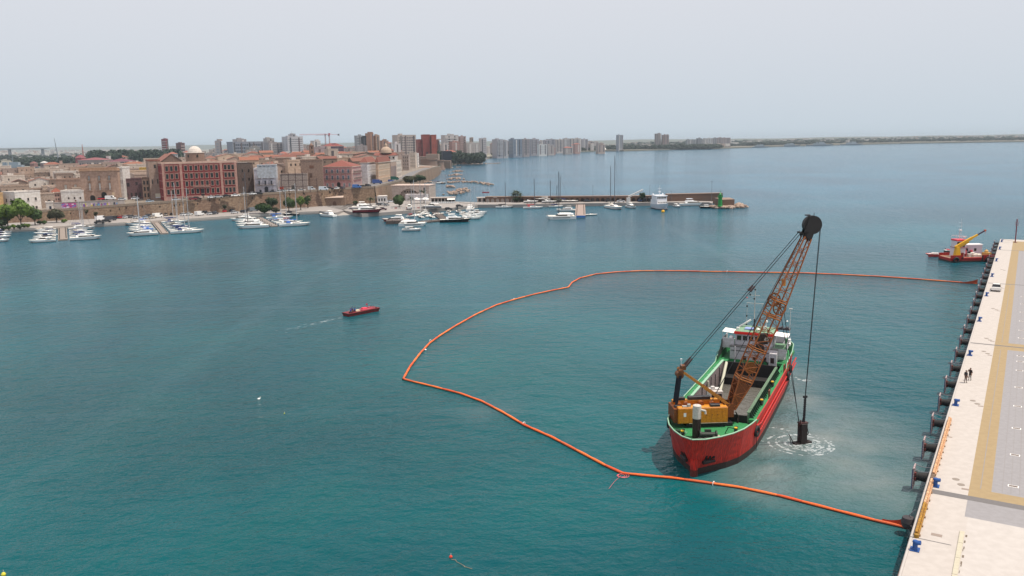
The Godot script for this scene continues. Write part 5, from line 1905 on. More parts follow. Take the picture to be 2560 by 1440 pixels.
func old_town() -> void:
	hs("old_house","yellow plastered house cut by the left edge, beside the white corner house","house","",[-253.67,-395.3,65,14.16,12,5.5,14.66],"c9b06c","flat:9b9088",[["p","F",4.25,12.75,4.12,4.58,2,1,1.49,1.6,"","2a2a2b"]])
	hs("corner_house","white corner house with grey left side above the leafy green trees","house","",[-241.3,-407.17,62,12.91,10.48,5.6,15.01],"e2dfda","flat:bfb8ae:0.5:dcd8d2",[["f","F",0.26,12.26,0.94,4.71,3,1,0.96,1.32,"cfc8bf","2a2a2b"],["f","F",0.65,12.26,5.18,4.24,3,1,0.85,1.36,"cfc8bf","2a2a2b"],["p","L",1.57,8.91,4.71,3.77,2,1,0.92,1.69,"","2a2a2b"]])
	hs("small_house","low cream house with blue door between white corner house and mural wall","house","",[-226.91,-407.79,30,3.13,6,6.1,9.71],"d6d0c8","flat:8d8379",[["p","F",1.09,2.35,0.07,2.89,1,1,0.94,2.02,"","1f2a3d"]])
	hs("old_house","pale weathered stone house between the two white houses","house","",[-236.25,-420.64,30,6.03,10,6.5,13.19],"sc5b2a0","flat:a6968a",[["f","F",2.41,4.53,2.34,2.68,1,1,1.06,1.61,"a89888","2a2a2b"],["p","F",5.13,6.03,2.68,2.68,1,1,0.45,0.94,"","2a2a2b"]])
	hs("old_house","narrow pinkish house with a reddish roof hump behind the pale stone house","house","",[-242.71,-443.1,30,4.11,9,6.6,13.2],"b8988a","hip:9a5a48:2.0",[["p","F",1.03,3.28,2.31,1.98,2,2,0.45,0.99,"","2a2a2b"]])
	hs("white_house","white house with an awning terrace in front of the brown palace","house","",[-238.08,-443.01,12,11.02,11,7.2,13.23],"e6e3df","flat:c9c2b8:0.8:e6e3df",[["p","F",2.2,10.8,2.11,3.01,3,1,0.72,1.08,"","3a2f2c"],["p","F",5.51,8.27,0,3.01,1,1,0.83,1.66,"","7a4a3c"]])
	hs("mural_wall","grey retaining wall painted with bright murals below the brown palace","wall","",[-223.88,-409.28,29,31.57,1.5,6.3,9.65],"b0a8a4","flat:8f8780:0.2",[])
	hs("brown_palace","large brown stone palace with arched doors and a white right side","palace","",[-228.42,-445.82,8,18.97,13.02,8.3,24.43],"b89c84","flat:9a8b7b:0.9:b4936f",[["f","F",1.9,17.08,10.56,4.84,3,1,0.96,2.42,"9c7c5c","8e8f90"],["f","F",1.9,17.08,5.48,4.84,3,1,1.01,3.63,"9c7c5c","b9b7b4"],["a","F",2.66,7.97,0,4.52,1,1,2.55,2.8,"","15110f"],["a","F",8.73,13.66,0,5.16,1,1,2.71,4.39,"","100e0c"],["p","F",14.8,17.08,2.26,2.26,1,1,1.25,1.81,"","c2a98c"]])
	hs("palace_wing","lower brown wing on the left of the large brown palace","palace","",[-260.85,-481.41,8,13.66,14,8,17.95],"b0957e","flat:a39384:0.8",[["f","F",2.46,12.98,4.18,3.98,2,1,1.47,3.18,"9c7c5c","a9a49d"]])
	hs("white_annex","white side annex on the right end of the large brown palace","house","",[-211.12,-451.9,5,2.52,10.9,8.4,25],"dedbd8","flat:d0cbc4:0.7:e6e4e0",[["p","F",0.25,2.4,8.3,6.64,3,1,0.18,1.99,"","6d6a69"]])
	hs("ruined_house","dark purple-brown ruined house right of the brown palace","house","",[-210.23,-455.42,22,9.38,10,8.6,18.83],"s80646a","flat:75605a:0.5",[["p","F",0.47,4.22,6.34,3.07,1,1,1.31,1.99,"","2a1b1f"],["p","F",5.63,7.5,7.16,3.07,1,1,1.13,1.53,"","3a2a2c"],["p","F",0.47,8.91,0.82,3.58,4,1,0.84,2.15,"","332726"]])
	hs("ruined_house","tall roofless ruin with empty window holes left of the red palace","house","",[-195.05,-443.99,24,6.87,9,8.7,19.73],"s937763","flat:6f5c4c:0.4",[["p","F",0.27,3.43,1.1,3.31,2,3,0.79,1.99,"","1f1815"],["p","F",4.12,6.52,3.31,4.41,1,1,1.92,3.53,"","3a2c22"]])
	hs("old_house","yellow house end peeping out behind the roofless ruin","house","",[-258.35,-585.72,24,6.7,8,9,21.35],"c7a758","flat:a38a6a",[["p","F",4.02,6.03,6.17,4.94,1,1,1.21,2.47,"","4a3d2c"]])
	hs("old_house","tall beige plaster house directly left of the red palace","house","",[-191.33,-444.96,28,5.77,14,8.8,28.54],"ab9683","flat:8a6f62:0.8:8f5f52",[["p","F",1.73,4.62,16.19,5.92,1,1,1.01,1.78,"","33302f"],["p","F",0,5.2,7.9,7.9,2,1,0.52,2.37,"","33302f"]])
	hs("red_palace","long dark red palace with four rows of pale-framed windows","palace","",[-180.29,-435.12,30,37.64,15.29,8.4,27.08],"8c2f34","flat:a59a94:0.8:c7a894",[])
	hs("red_palace_hall","brown gabled hall with a salmon tiled roof rising behind the red palace","hall","",[-213.84,-516.17,30,12.11,26,10,27.07],"s8f7668","gable:9c6a5c:4.6",[])
	hs("ruined_house","dark stained ruin with a white sheet roof right of the red palace","house","",[-152.66,-470.63,30,8.57,14,10,26.28],"s75645c","flat:d8d6d4:0.3",[["p","F",0.86,7.72,6.51,4.88,2,2,0.75,1.47,"","1e1715"]])
	hs("grey_palazzo","pale grey three-storey palazzo with balconies and arched doorway","palazzo","",[-142.37,-466.4,12,11.72,17.93,10.2,22.51],"b9b9c4","flat:c0bdbb:1.0:c6c6cc",[["f","F",0.94,10.78,8.12,3.45,3,1,0.82,2.07,"a9a9b2","3c3f49"],["f","F",0.94,10.78,3.82,3.69,3,1,0.82,2.4,"a9a9b2","3c3f49"],["a","F",4.1,8.2,0,3.69,1,1,2.05,3.14,"","23232b"],["p","F",1.64,4.22,0,2.46,1,1,1.16,1.35,"","34343c"],["p","F",8.2,10.78,0,2.46,1,1,1.42,1.35,"","34343c"]])
	hs("rooftop_house","grey penthouse with white posts on top of the grey palazzo","house","",[-126.91,-421.53,12,9.2,8,23.8,25.99],"bfc0c6","flat:c4c1be:0.4",[["p","F",0.46,8.74,1.64,0.55,4,1,0.83,0.38,"","6a6c74"]])
	hs("ruined_house","tall ruined stone block with small dark openings behind the scaffolding","house","",[-159.42,-572.49,14,16.58,14,10.5,26.82],"sa18a7a","flat:8c7a6e:0.5",[["p","F",0.83,8.29,10.12,4.08,3,1,0.75,1.63,"","241b18"],["p","F",1.66,15.75,5.71,4.08,3,1,0.94,2.04,"","2d2320"]])
	hs("ruined_church","ruined church front with blocked doorway behind rusty scaffolding","church","",[-129.13,-470.09,10,14.85,6,10.3,19.67],"sb0a098","flat:94857a:0.4",[["p","F",5.2,8.91,0.47,4.68,1,1,1.86,2.81,"","4a4642"]])
	hs("ruined_house","broad brown ruined palazzo left of the pink palace","house","",[-119.31,-478.58,12,12.26,16,10.5,26.95],"sa28672","flat:93806f:0.6",[["p","F",3.68,7.36,6.91,4.93,1,1,1.47,2.47,"","5a4031"],["p","F",3.68,8.59,12.17,4.11,1,1,2.45,1.64,"","6b4634"]])
	hs("stone_wall","low pale wall between the scaffolding and the pink palace","wall","",[-116.53,-480.91,8,6.4,2,10.4,16.46],"sc0b0a4","flat:a8988c:0.2",[])
	hs("red_container","small orange-red site hut beside the grey palazzo","hut","",[-129.95,-469.47,8,2.49,3,10.3,12.66],"c2452f","flat:b5432f:0.1",[])
	hs("pink_palace","pink palace with red hipped roof and arched doorway on the corner","palace","",[-112.3,-503.33,-5,17.96,20.18,10.5,22.76],"cc9a9b","hip:96594f:3.6",[["f","F",0.72,17.24,8.58,3.68,5,1,1.09,2.02,"d8cdc6","5f6f80"],["f","F",0.72,17.24,4.66,3.68,5,1,1.09,2.28,"d8cdc6","5f6f80"],["f","F",0.72,7.54,0.37,3.68,2,1,1.02,2.02,"d8cdc6","7f8a94"],["f","F",11.13,17.6,0.37,3.68,2,1,0.97,2.02,"d8cdc6","7f8a94"],["a","F",7.54,11.13,0,3.68,1,1,2.15,3.13,"","191614"],["f","R",0.81,19.37,8.34,3.68,6,1,1.18,2.02,"d8cdc6","6f6a68"],["f","R",0.81,19.37,4.66,3.68,6,1,1.18,2.21,"d8cdc6","6f6a68"],["f","R",0.81,19.37,0.61,3.68,6,1,1.11,2.02,"d8cdc6","6f6a68"]])
	hs("white_palace","white palace with a blank grey end wall beyond the pink palace","palace","",[-96.06,-539.12,-4,4.46,25.79,10.5,24.28],"d3d0d2","hip:945e52:3.4",[["f","R",1.03,24.76,9.1,3.86,7,1,1.36,2.32,"e4e2e4","a9a7ac"],["f","R",1.03,24.76,4.96,3.86,7,1,1.36,2.32,"e4e2e4","a9a7ac"],["p","R",1.03,24.76,0.55,3.86,7,1,1.19,2.32,"","a9a7ac"]])
	hs("ochre_palace","ochre palace with white windows and a small pediment in the waterfront row","palace","",[-87.37,-545.9,-5,1.55,33.83,10.5,24.03],"ccb28c","hip:945e52:3.6",[["f","R",1.01,32.81,9.2,3.79,9,1,1.41,2.35,"e6dcc8","8a7a64"],["f","R",1.01,32.81,5.01,3.79,9,1,1.41,2.65,"e6dcc8","9a8668"],["f","R",1.01,32.81,0.68,3.79,9,1,1.41,2.27,"e6dcc8","8a7a64"]])
	hs("school_building","brown building with tall dark bays beyond the ochre palace","building","",[-85.62,-591.77,-2,1.48,23.72,10.5,23.01],"b29a86","flat:a99d92:1.0:cfc6ba",[["p","R",1.19,22.54,1.25,8.76,4,1,2.67,8.32,"","4a3230"]])
	hs("pale_palace","pale cream palace right of the dark-bayed brown building","palace","",[-85.54,-626.05,-1,0.94,24.83,10.5,22.68],"d6cdbd","flat:b8aea2:0.8",[["p","R",1.49,23.34,1.22,3.41,5,3,1.53,2.05,"","7f756a"]])
	hs("beige_block","tall beige-grey block with few small windows on the waterfront","building","",[-103.51,-806.49,4,6.52,25,10.5,24.18],"b0a196","flat:9a8e84:0.8",[["f","F",0.65,6.2,1.37,3.28,3,4,0.55,1.64,"a39488","2e2b2a"]])
	hs("pale_block","pale cream waterfront block right of the tall beige-grey block","building","",[-104.58,-871.27,2,6.63,19.66,10.5,25.35],"cfc4b2","flat:bdb2a4:0.8",[["p","F",0.66,6.3,1.48,3.27,5,4,0.34,1.63,"","6c645a"]])
	hs("white_block","bright white narrow block at the end of the waterfront row","building","",[-101.61,-900.39,2,2.85,17.27,10.5,24.43],"e3e1df","flat:d4d0cb:0.8",[["p","R",1.73,15.55,1.39,3.06,4,4,1.04,1.53,"","8a8681"]])
	town_filler()
	landmarks()
func town_filler() -> void:
	var cols := [["sb09a88","stone-brown"],["sa08a7a","brown stone"],["c4b49f","beige"],["b8a594","dull beige"],["sbba692","sandy stone"],["d0c6b6","cream"],["a8968a","grey-brown"],["c9bba9","pale beige"],["s94806f","dark brown stone"],["dcd6cc","whitish"],["b79f86","tan"],["ccb79a","yellowish"]]
	var lm := [[0.62,"the white corner house"],[0.52,"the brown palace"],[0.445,"the ruined houses"],[0.415,"the red palace"],[0.325,"the grey palazzo"],[0.28,"the scaffolded church"],[0.225,"the pink palace"],[0.175,"the white and ochre palaces"],[0.135,"the pale waterfront blocks"]]
	var made := {}
	for z in [480.0,512.0,548.0,592.0,648.0,715.0,800.0,890.0,975.0]:
		var x: float = -0.64 * z + rng.randf() * 8
		while x < -104:
			var w := rng.randf_range(9,17) * (1.25 if z > 700 else 1.0)
			var t: float = -(x + w / 2) / z
			var lim := 0.0
			for q in [[0.62,428.0],[0.5,470.0],[0.44,474.0],[0.37,490.0],[0.31,505.0],[0.255,590.0],[0.22,560.0],[0.19,585.0],[0.165,650.0],[0.14,730.0],[0.0,790.0]]:
				if t <= q[0]: lim = q[1]
			var top := 12.5
			if t < 0.57: top = lerpf(12.5,19.5,clampf((0.57 - t) / 0.17,0,1))
			if t < 0.40: top = lerpf(19.5,24.5,clampf((0.40 - t) / 0.12,0,1))
			top += rng.randf_range(-2.6,2.2) + (z - 480) * 0.004
			var y0 := lerpf(10.5,6.0,clampf((t - 0.2) / 0.4,0,1))
			var ci := rng.randi() % cols.size()
			var tile := rng.randf() < (0.14 if t > 0.36 else 0.5)
			var rc: String = ["966152","8a5a4e","a06c58","8f6558"][rng.randi() % 4] if tile else ["a79c92","b8aea4","93877d","c2b8ad"][rng.randi() % 4]
			var kind: String = ["hip","gableside","gable"][rng.randi() % 3]
			var rh := rng.randf_range(1.6,2.8)
			var dd := rng.randf_range(9,14)
			var turn := 30.0 + rng.randf_range(-6,6)
			if z > lim and x + w < -0.02 * z - 90:
				var nm := "the white corner house"
				for q in lm:
					if t <= q[0]: nm = q[1]
				var base: String = "%s %s house behind %s" % [cols[ci][1],"tile-roofed" if tile else "flat-roofed",nm]
				made[base] = made.get(base,0) + 1
				var lab: String = base + (", %s such from the front" % ordinal(made[base] - 1))
				var hh := top - y0
				var o := hs("old_house",lab,"house","old town houses behind the front row",[x,-z,turn,w,dd,y0,top],cols[ci][0],("%s:%s:%.1f" % [kind,rc,rh]) if tile else ("flat:%s:0.7" % rc),[["p","F",w * 0.06,w * 0.94,hh - 3.0,3.0,rng.randi_range(2,3),1,0.9,1.4,"","35302d"]])
				if rng.randf() < 0.5:
					var m := MB.new()
					var px := rng.randf_range(0.15,0.6) * w
					m.box(V(px,top,-dd * 0.7),V(px + 2.6,top + 2.2,-dd * 0.4))
					part("roof_hut",m,plaster(["d8d2c8","bfae9c","c9c3bb"][rng.randi() % 3]),o)
				if rng.randf() < 0.6:
					var m := MB.new()
					var px := rng.randf_range(0.1,0.8) * w
					m.tube(V(px,top,-dd * 0.5),V(px,top + 3.2,-dd * 0.5),0.06,0.04,4)
					m.box(V(px - 0.5,top + 2.9,-dd * 0.5),V(px + 0.5,top + 2.98,-dd * 0.5 + 0.06))
					m.cbox(V(px * 0.5 + 0.8,top + 1.0,-dd * 0.6),V(0.9,0.8,0.9))
					part("aerial",m,paint("8f8a86",0.6),o)
			x += w * rng.randf_range(0.92,1.3)
func landmarks() -> void:
	var m: MB
	var rp: Node3D = find_child("red_palace",false,false)
	var g := [-180.294,-435.121,30,37.637,15.288,8.4,27.076]
	var w: float = g[3]
	var H: float = g[6] - g[5]
	var y0: float = g[5]
	var pil := plaster("b88f84")
	var cuts := [0.0,0.245,0.785,1.0]
	for i in 4:
		m = MB.new()
		var u: float = clampf(cuts[i] * w,0.55,w - 0.55)
		m.box(V(u - 0.6,y0 - 3,0.003),V(u + 0.6,y0 + H,0.22))
		part("pilaster",m,pil,rp)
	for k in 5:
		m = MB.new()
		var y := y0 + H - 0.5 - k * 4.05
		m.box(V(0,y - 0.24,0.004),V(w,y,0.16))
		m.box(V(-0.16,y - 0.24,-g[4]),V(-0.003,y,0.0))
		part("string_course",m,pil,rp)
	m = MB.new()
	m.box(V(-0.1,y0 - 3.0,0.005),V(w + 0.05,y0 + H - 16.9,0.12))
	part("plinth",m,plaster("b08d86"),rp)
	var n := 0
	for sec in [[0.03,0.215,3],[0.275,0.755,7],[0.815,0.97,3]]:
		for c in sec[2]:
			for r in 4:
				var u := lerpf(sec[0],sec[1],(c + 0.5) / sec[2]) * w
				var fx := Transform3D(Basis.IDENTITY,V(u - 0.62,y0 + H - 3.55 - r * 4.05,0.01))
				var fr := inst("window",frame_mesh(1.3,2.45,0.2,0.14),plaster("b89488"),rp,fx)
				inst("pane",box_mesh(V(1.3,2.45,0.05)),mt("pane_red",lin(0.015,0.018,0.018),0.25),fr)
	for r in 4:
		m = MB.new()
		m.t = Transform3D(Basis(V(0,0,1),V(0,1,0),V(-1,0,0)),V(0,y0 + H - 3.55 - r * 4.05,-6))
		m.box(V(0,0,0),V(1.2,2.2,0.05))
		part("side_window",m,mt("pane_red",Color.BLACK),rp)
	balcony(rp,Transform3D(Basis.IDENTITY,V(0,0,0.14)),0.39 * w,0.62 * w,y0 + H - 12.2,"c9a08e")
	m = MB.new()
	m.box(V(0.49 * w,y0 + H - 17.0,0.13),V(0.49 * w + 1.7,y0 + H - 13.3,0.2))
	part("door",m,mt("door_dark",lin(0.012,0.012,0.014),0.4),rp)
	for sd in [-1.0,1.0]:
		for k in 8:
			m = MB.new()
			var c := 0.505 * w
			m.box(V(c + sd * (0.8 + k * 0.75) - 0.38,y0 - 2,0.14),V(c + sd * (0.8 + k * 0.75) + 0.37,y0 + H - 17.1 - k * 0.36,2.6))
			part("step",m,plaster("c2b6aa"),rp)
	var gp: Node3D = find_child("grey_palazzo",false,false)
	var gg := [-142.371,-466.4,12,11.716,17.933,10.2,22.51]
	var gh: float = gg[6] - gg[5]
	for u in [0.22,0.5,0.78]:
		balcony(gp,face(gg[3],0,gg[5],"F"),(u - 0.09) * gg[3],(u + 0.09) * gg[3],gh * 0.64)
	balcony(gp,face(gg[3],0,gg[5],"F"),0.1 * gg[3],0.9 * gg[3],gh * 0.33)
	m = MB.new()
	for k in [0.32,0.62]: m.box(V(0,gg[5] + gh * k - 0.2,0.003),V(gg[3],gg[5] + gh * k - 0.06,0.1))
	part("string_course",m,plaster("a4a4ae"),gp)
	var bp: Node3D = find_child("brown_palace",false,false)
	var bg := [-228.422,-445.816,8,18.974,13.024,8.3,24.425]
	var bh: float = bg[6] - bg[5]
	balcony(bp,face(bg[3],0,bg[5],"F"),0.4 * bg[3],0.7 * bg[3],bh * 0.335)
	for u in [0.235,0.765]:
		balcony(bp,face(bg[3],0,bg[5],"F"),(u - 0.07) * bg[3],(u + 0.07) * bg[3],bh * 0.335)
	for u in [0.235,0.5,0.765]:
		balcony(bp,face(bg[3],0,bg[5],"F"),(u - 0.05) * bg[3],(u + 0.05) * bg[3],bh * 0.65)
	m = MB.new()
	m.box(V(-0.3,bg[6] - 0.6,-bg[4]),V(bg[3] + 0.3,bg[6] - 0.003,0.45))
	part("cornice",m,plaster("c0a27e"),bp)
	var pk: Node3D = find_child("pink_palace",false,false)
	var pg := [-112.303,-503.331,-5,17.956,20.176,10.5,22.763]
	var ph: float = pg[6] - pg[5]
	for k in [0.37,0.69]:
		balcony(pk,face(pg[3],0,pg[5],"F"),0.03 * pg[3],0.97 * pg[3],ph * k,"35302f")
		balcony(pk,face(pg[3],pg[4],pg[5],"R"),0.05 * pg[4],0.95 * pg[4],ph * k,"35302f")
	m = MB.new()
	m.box(V(pg[3] - 0.9,pg[5],0.003),V(pg[3] + 0.12,pg[6] - 0.4,0.15))
	m.box(V(pg[3] + 0.003,pg[5],-0.9),V(pg[3] + 0.15,pg[6] - 0.4,0.15))
	part("quoin",m,plaster("dcb8b0"),pk)
	var mw: Node3D = find_child("mural_wall",false,false)
	var mg := [-223.878,-409.276,29,31.574,1.5,6.3,9.655]
	var mh: float = mg[6] - mg[5]
	var paints := ["b04a8c","7c4fa0","d8b9cc","6f9ac0","cdbf5a","3a3a4a","c9c3c6","8a76b8","5f8f7c"]
	var px = 0.11 * mg[3]
	m = MB.new()
	m.box(V(px,mg[5] + 0.1,0.003),V(px + 6.2,mg[5] + mh * 0.92,0.03))
	part("mural",m,plaster("b44f8e"),mw)
	for i in 34:
		m = MB.new()
		var u = px + rng.randf() * 5.6
		var y = mg[5] + 0.25 + rng.randf() * mh * 0.7
		var s := rng.randf_range(0.25,0.7)
		m.t = Transform3D(Basis(V(0,0,1),rng.randf_range(-0.6,0.6)),V(u,y,0.031 + i * 0.0006))
		m.quad(V(-s,-s * 0.4,0),V(s * 0.8,-s * 0.5,0),V(s,s * 0.4,0),V(-s * 0.7,s * 0.5,0))
		part("mural_patch",m,plaster(["c9a7cf","d7d3e6","8a4fa0","c25f9c","5f7fc0","e3d9e6"][i % 6]),mw)
	for q in [[0.39,1.6,2,"a89a5a"],[0.51,1.4,5,""],[0.58,1.6,4,""],[0.65,1.7,1,""],[0.74,1.4,5,""],[0.83,1.5,6,""]]:
		for i in 5:
			m = MB.new()
			var u: float = q[0] * mg[3] + rng.randf() * q[1]
			m.box(V(u,mg[5] + 0.2 + rng.randf(),0.003 + i * 0.004),V(u + 0.5 + rng.randf() * 0.5,mg[5] + 1.4 + rng.randf() * mh * 0.4,0.02 + i * 0.004))
			part("mural_patch",m,plaster(paints[(int(q[2]) + i * 2) % 9]),mw)
	var sa := V(-124.899,10.3,-458.807)
	var sb := V(-105.986,10.4,-460.088)
	var sc := thing("scaffolding","rusty scaffolding frame of posts and beams in front of the ruined church","scaffolding")
	var sd_ := (sb - sa)
	for i in 6:
		var hgt: float = [10.0,11.0,13.0,11.0,8.0,7.5][i]
		var p := sa + sd_ * (i / 5.0) + V(0,0,1.2)
		m = MB.new()
		m.box(p + V(-0.13,0,-0.13),p + V(0.13,hgt,0.13))
		part("post",m,mt("scaffold",lin(0.06,0.03,0.03),0.7),sc)
		if i < 5:
			for y in [3.3,6.6,9.9]:
				if y > minf(hgt,[11.0,13.0,11.0,8.0,7.5][i]): continue
				m = MB.new()
				m.tube(p + V(0,y,0),sa + sd_ * ((i + 1) / 5.0) + V(0,y,1.2),0.12,0.12,4)
				part("beam",m,M["scaffold"],sc)
	var dm := thing("domed_church","brown drum church with a large white dome behind the red palace","church","",V(-276.427,0,-740))
	var S := 740.0 / 2080.0
	m = MB.new()
	m.lathe(V(0,0,0),[Vector2(22.3 * S,6),Vector2(22.3 * S,30.563774)],24)
	part("drum",m,stonem("a08068"),dm)
	m = MB.new()
	var dy := 30.563774
	m.lathe(V(0,dy,0),[Vector2(23.2 * S,-0.3),Vector2(23.2 * S,0.2),Vector2(16.6 * S,0.3),Vector2(15.8 * S,1.6),Vector2(13.4 * S,3.2),Vector2(9.6 * S,4.6),Vector2(5.0 * S,5.4),Vector2(0,5.7)],28)
	part("dome",m,plaster("d6d0c6"),dm)
	for a in [4.2,5.2]:
		var x := Transform3D(Basis(Vector3.UP,PI / 2 + a) ,V(cos(a),0,-sin(a)) * 22.3 * S)
		x.origin.y = dy - 4
		inst("drum_opening",arch_mesh(1.6,2.4,0.15),mt("hole_dark",Color.BLACK),dm,x)
	m = MB.new()
	var gd := thing("domed_church","church with a golden ribbed dome and red roof in the middle of the old town","church","",V(-117.518,0,-800))
	S = 800.0 / 2080.0
	var gy := 28.216733
	m.lathe(V(0,gy,0),[Vector2(14.2 * S,-1.2),Vector2(14.0 * S,0),Vector2(13.0 * S,1.6),Vector2(10.5 * S,3.2),Vector2(6.5 * S,4.3),Vector2(3.5 * S,4.7),Vector2(3.2 * S,6.6),Vector2(1.5 * S,7.6),Vector2(0,8)],24)
	part("dome",m,plaster("b8a68c"),gd)
	m = MB.new()
	m.box(V(-30 * S,8,-14),V(24 * S,gy - 3.4,6))
	part("nave",m,plaster("cfc8c2"),gd)
	m = MB.new()
	var ry := gy - 3.4
	m.quad(V(-31 * S,ry,6.6),V(25 * S,ry,6.6),V(22 * S,ry + 2.6,-4),V(-28 * S,ry + 2.6,-4))
	m.quad(V(-28 * S,ry + 2.6,-4),V(22 * S,ry + 2.6,-4),V(25 * S,ry,-14.6),V(-31 * S,ry,-14.6))
	m.tri(V(25 * S,ry,6.6),V(25 * S,ry,-14.6),V(22 * S,ry + 2.6,-4))
	m.tri(V(-31 * S,ry,-14.6),V(-31 * S,ry,6.6),V(-28 * S,ry + 2.6,-4))
	part("roof",m,roofm("8f5548"),gd)
	for i in 5:
		inst("window",box_mesh(V(1.4,1.8,0.06)),mt("hole_dark",Color.BLACK),gd,Transform3D(Basis.IDENTITY,V((-22 + i * 10) * S,ry - 3.0,6.001)))
	var bt := thing("bell_tower","slender brown bell tower with arched openings and a small pointed top","tower","",V(-169.336,0,-720),0.5)
	var by := 34.974634
	m = MB.new()
	m.box(V(-1.6,6,-1.6),V(1.6,by,1.6))
	m.box(V(-1.85,by,-1.85),V(1.85,by + 0.4,1.85))
	part("shaft",m,stonem("9c7a66"),bt)
	m = MB.new()
	m.lathe(V(0,by + 0.4,0),[Vector2(1.5,0),Vector2(1.4,0.8),Vector2(0.6,1.4),Vector2(0.5,1.9),Vector2(0,2.6)],10)
	part("cupola",m,stonem("a88a78"),bt)
	for y in [2.6,6.0,9.4]:
		inst("arched_opening",arch_mesh(1.0,1.9,0.06),mt("hole_dark",Color.BLACK),bt,Transform3D(Basis.IDENTITY,V(-0.5,by - y,1.601)))
	for q in [[-327.007,-1500.0,52.006681,-30.0,0.0,"left tower crane above the roofs, half hidden behind the other"],[-317.812,-1490.0,52.836524,-95.0,18.0,"right red tower crane above the roofs with a counterweight"]]:
		var tc := thing("tower_crane",q[5],"tower crane","tower cranes on the skyline",V(q[0],4,q[1]))
		var hh: float = q[2] - 4
		m = MB.new()
		for sx in [-0.7,0.7]:
			for sz in [-0.7,0.7]:
				m.tube(V(sx,0,sz),V(sx,hh,sz),0.22,0.22,4)
		for i in int(hh / 3):
			m.tube(V(-0.7,i * 3,0.7),V(0.7,i * 3 + 3,0.7),0.14,0.14,4)
		part("mast",m,paint("a87f80",0.6),tc)
		m = MB.new()
		for z in [-0.5,0.5]:
			m.tube(V(q[3] * 0.55,hh,z),V(maxf(q[4],8.0),hh,z),0.24,0.24,4)
		m.tube(V(q[3] * 0.55,hh + 1.3,0),V(4,hh + 1.3,0),0.2,0.2,4)
		m.box(V(-1.2,hh - 1.5,-1),V(1.2,hh + 2.6,1))
		part("jib",m,paint("b5545c" if q[4] > 0 else "9aa0a6",0.6),tc)
		m = MB.new()
		m.box(V(maxf(q[4],8.0) - 3,hh - 2.2,-0.8),V(maxf(q[4],8.0),hh + 1.2,0.8))
		part("counterweight",m,paint("8f8f92",0.7),tc)
	var cs := thing("castle","sea castle with broad round towers of brown stone at the end of the old town","castle")
	for q in [[-106.626,-1105,11.0,15.6,15.6],[-98.748,-1128,10.0,13.0,13.0]]:
		m = MB.new()
		m.lathe(V(q[0],0,q[1]),[Vector2(q[2] * 1.15,-1),Vector2(q[2],q[3] * 0.5),Vector2(q[2],q[4] - 1.6),Vector2(q[2] * 1.06,q[4] - 1.4),Vector2(q[2] * 1.06,q[4]),Vector2(q[2] * 0.9,q[4]),Vector2(q[2] * 0.9,q[4] - 1)],28)
		m.lathe(V(q[0],q[4] - 1,q[1]),[Vector2(q[2] * 0.9,0),Vector2(0,0.05)],28)
		part("round_tower",m,stonem("937a68"),cs)
	for q in [[1066,1094,384.5,1150,"b09a86"],[1050,1070,390.0,1120,"a08a78"],[1090,1122,402.0,1190,"8f7a66"]]:
		pass
	m = MB.new()
	m.box(V(-114.761,-1,-1172),V(-97.965,20.786,-1150))
	part("curtain_wall",m,stonem("b09a86"),cs)
	m = MB.new()
	m.box(V(-126.137,-1,-1187),V(-116.258,17.181,-1165))
	part("curtain_wall",m,stonem("a08a78"),cs)
	m = MB.new()
	m.box(V(-104.412,-1,-1202),V(-83.842,10.779,-1180))
	part("curtain_wall",m,stonem("937c68"),cs)
	m = MB.new()
	m.loft([[V(-99.645,-1,-901.966),V(-84.958,-1,-892.526),V(-84.958,-1,-927.526),V(-99.645,-1,-936.966)],[V(-98.645,10.433,-902.966),V(-85.958,10.433,-893.526),V(-85.958,10.433,-927.526),V(-98.645,10.433,-936.966)]])
	part("sea_bastion",m,stonem("a5836a"),cs)
	m = MB.new()
	m.box(V(-101.319,-1,-1437.427),V(-65.319,12.367,-1397.427))
	for i in 5:
		m.box(V(-87.319 + i * 7.0,-1,-1397.427),V(-84.819 + i * 7.0,8.657,-1394.927))
	var pb := thing("park_bastion","low buttressed stone bastion under the park trees","bastion")
	part("wall",m,stonem("a88a72"),pb)
	fort()
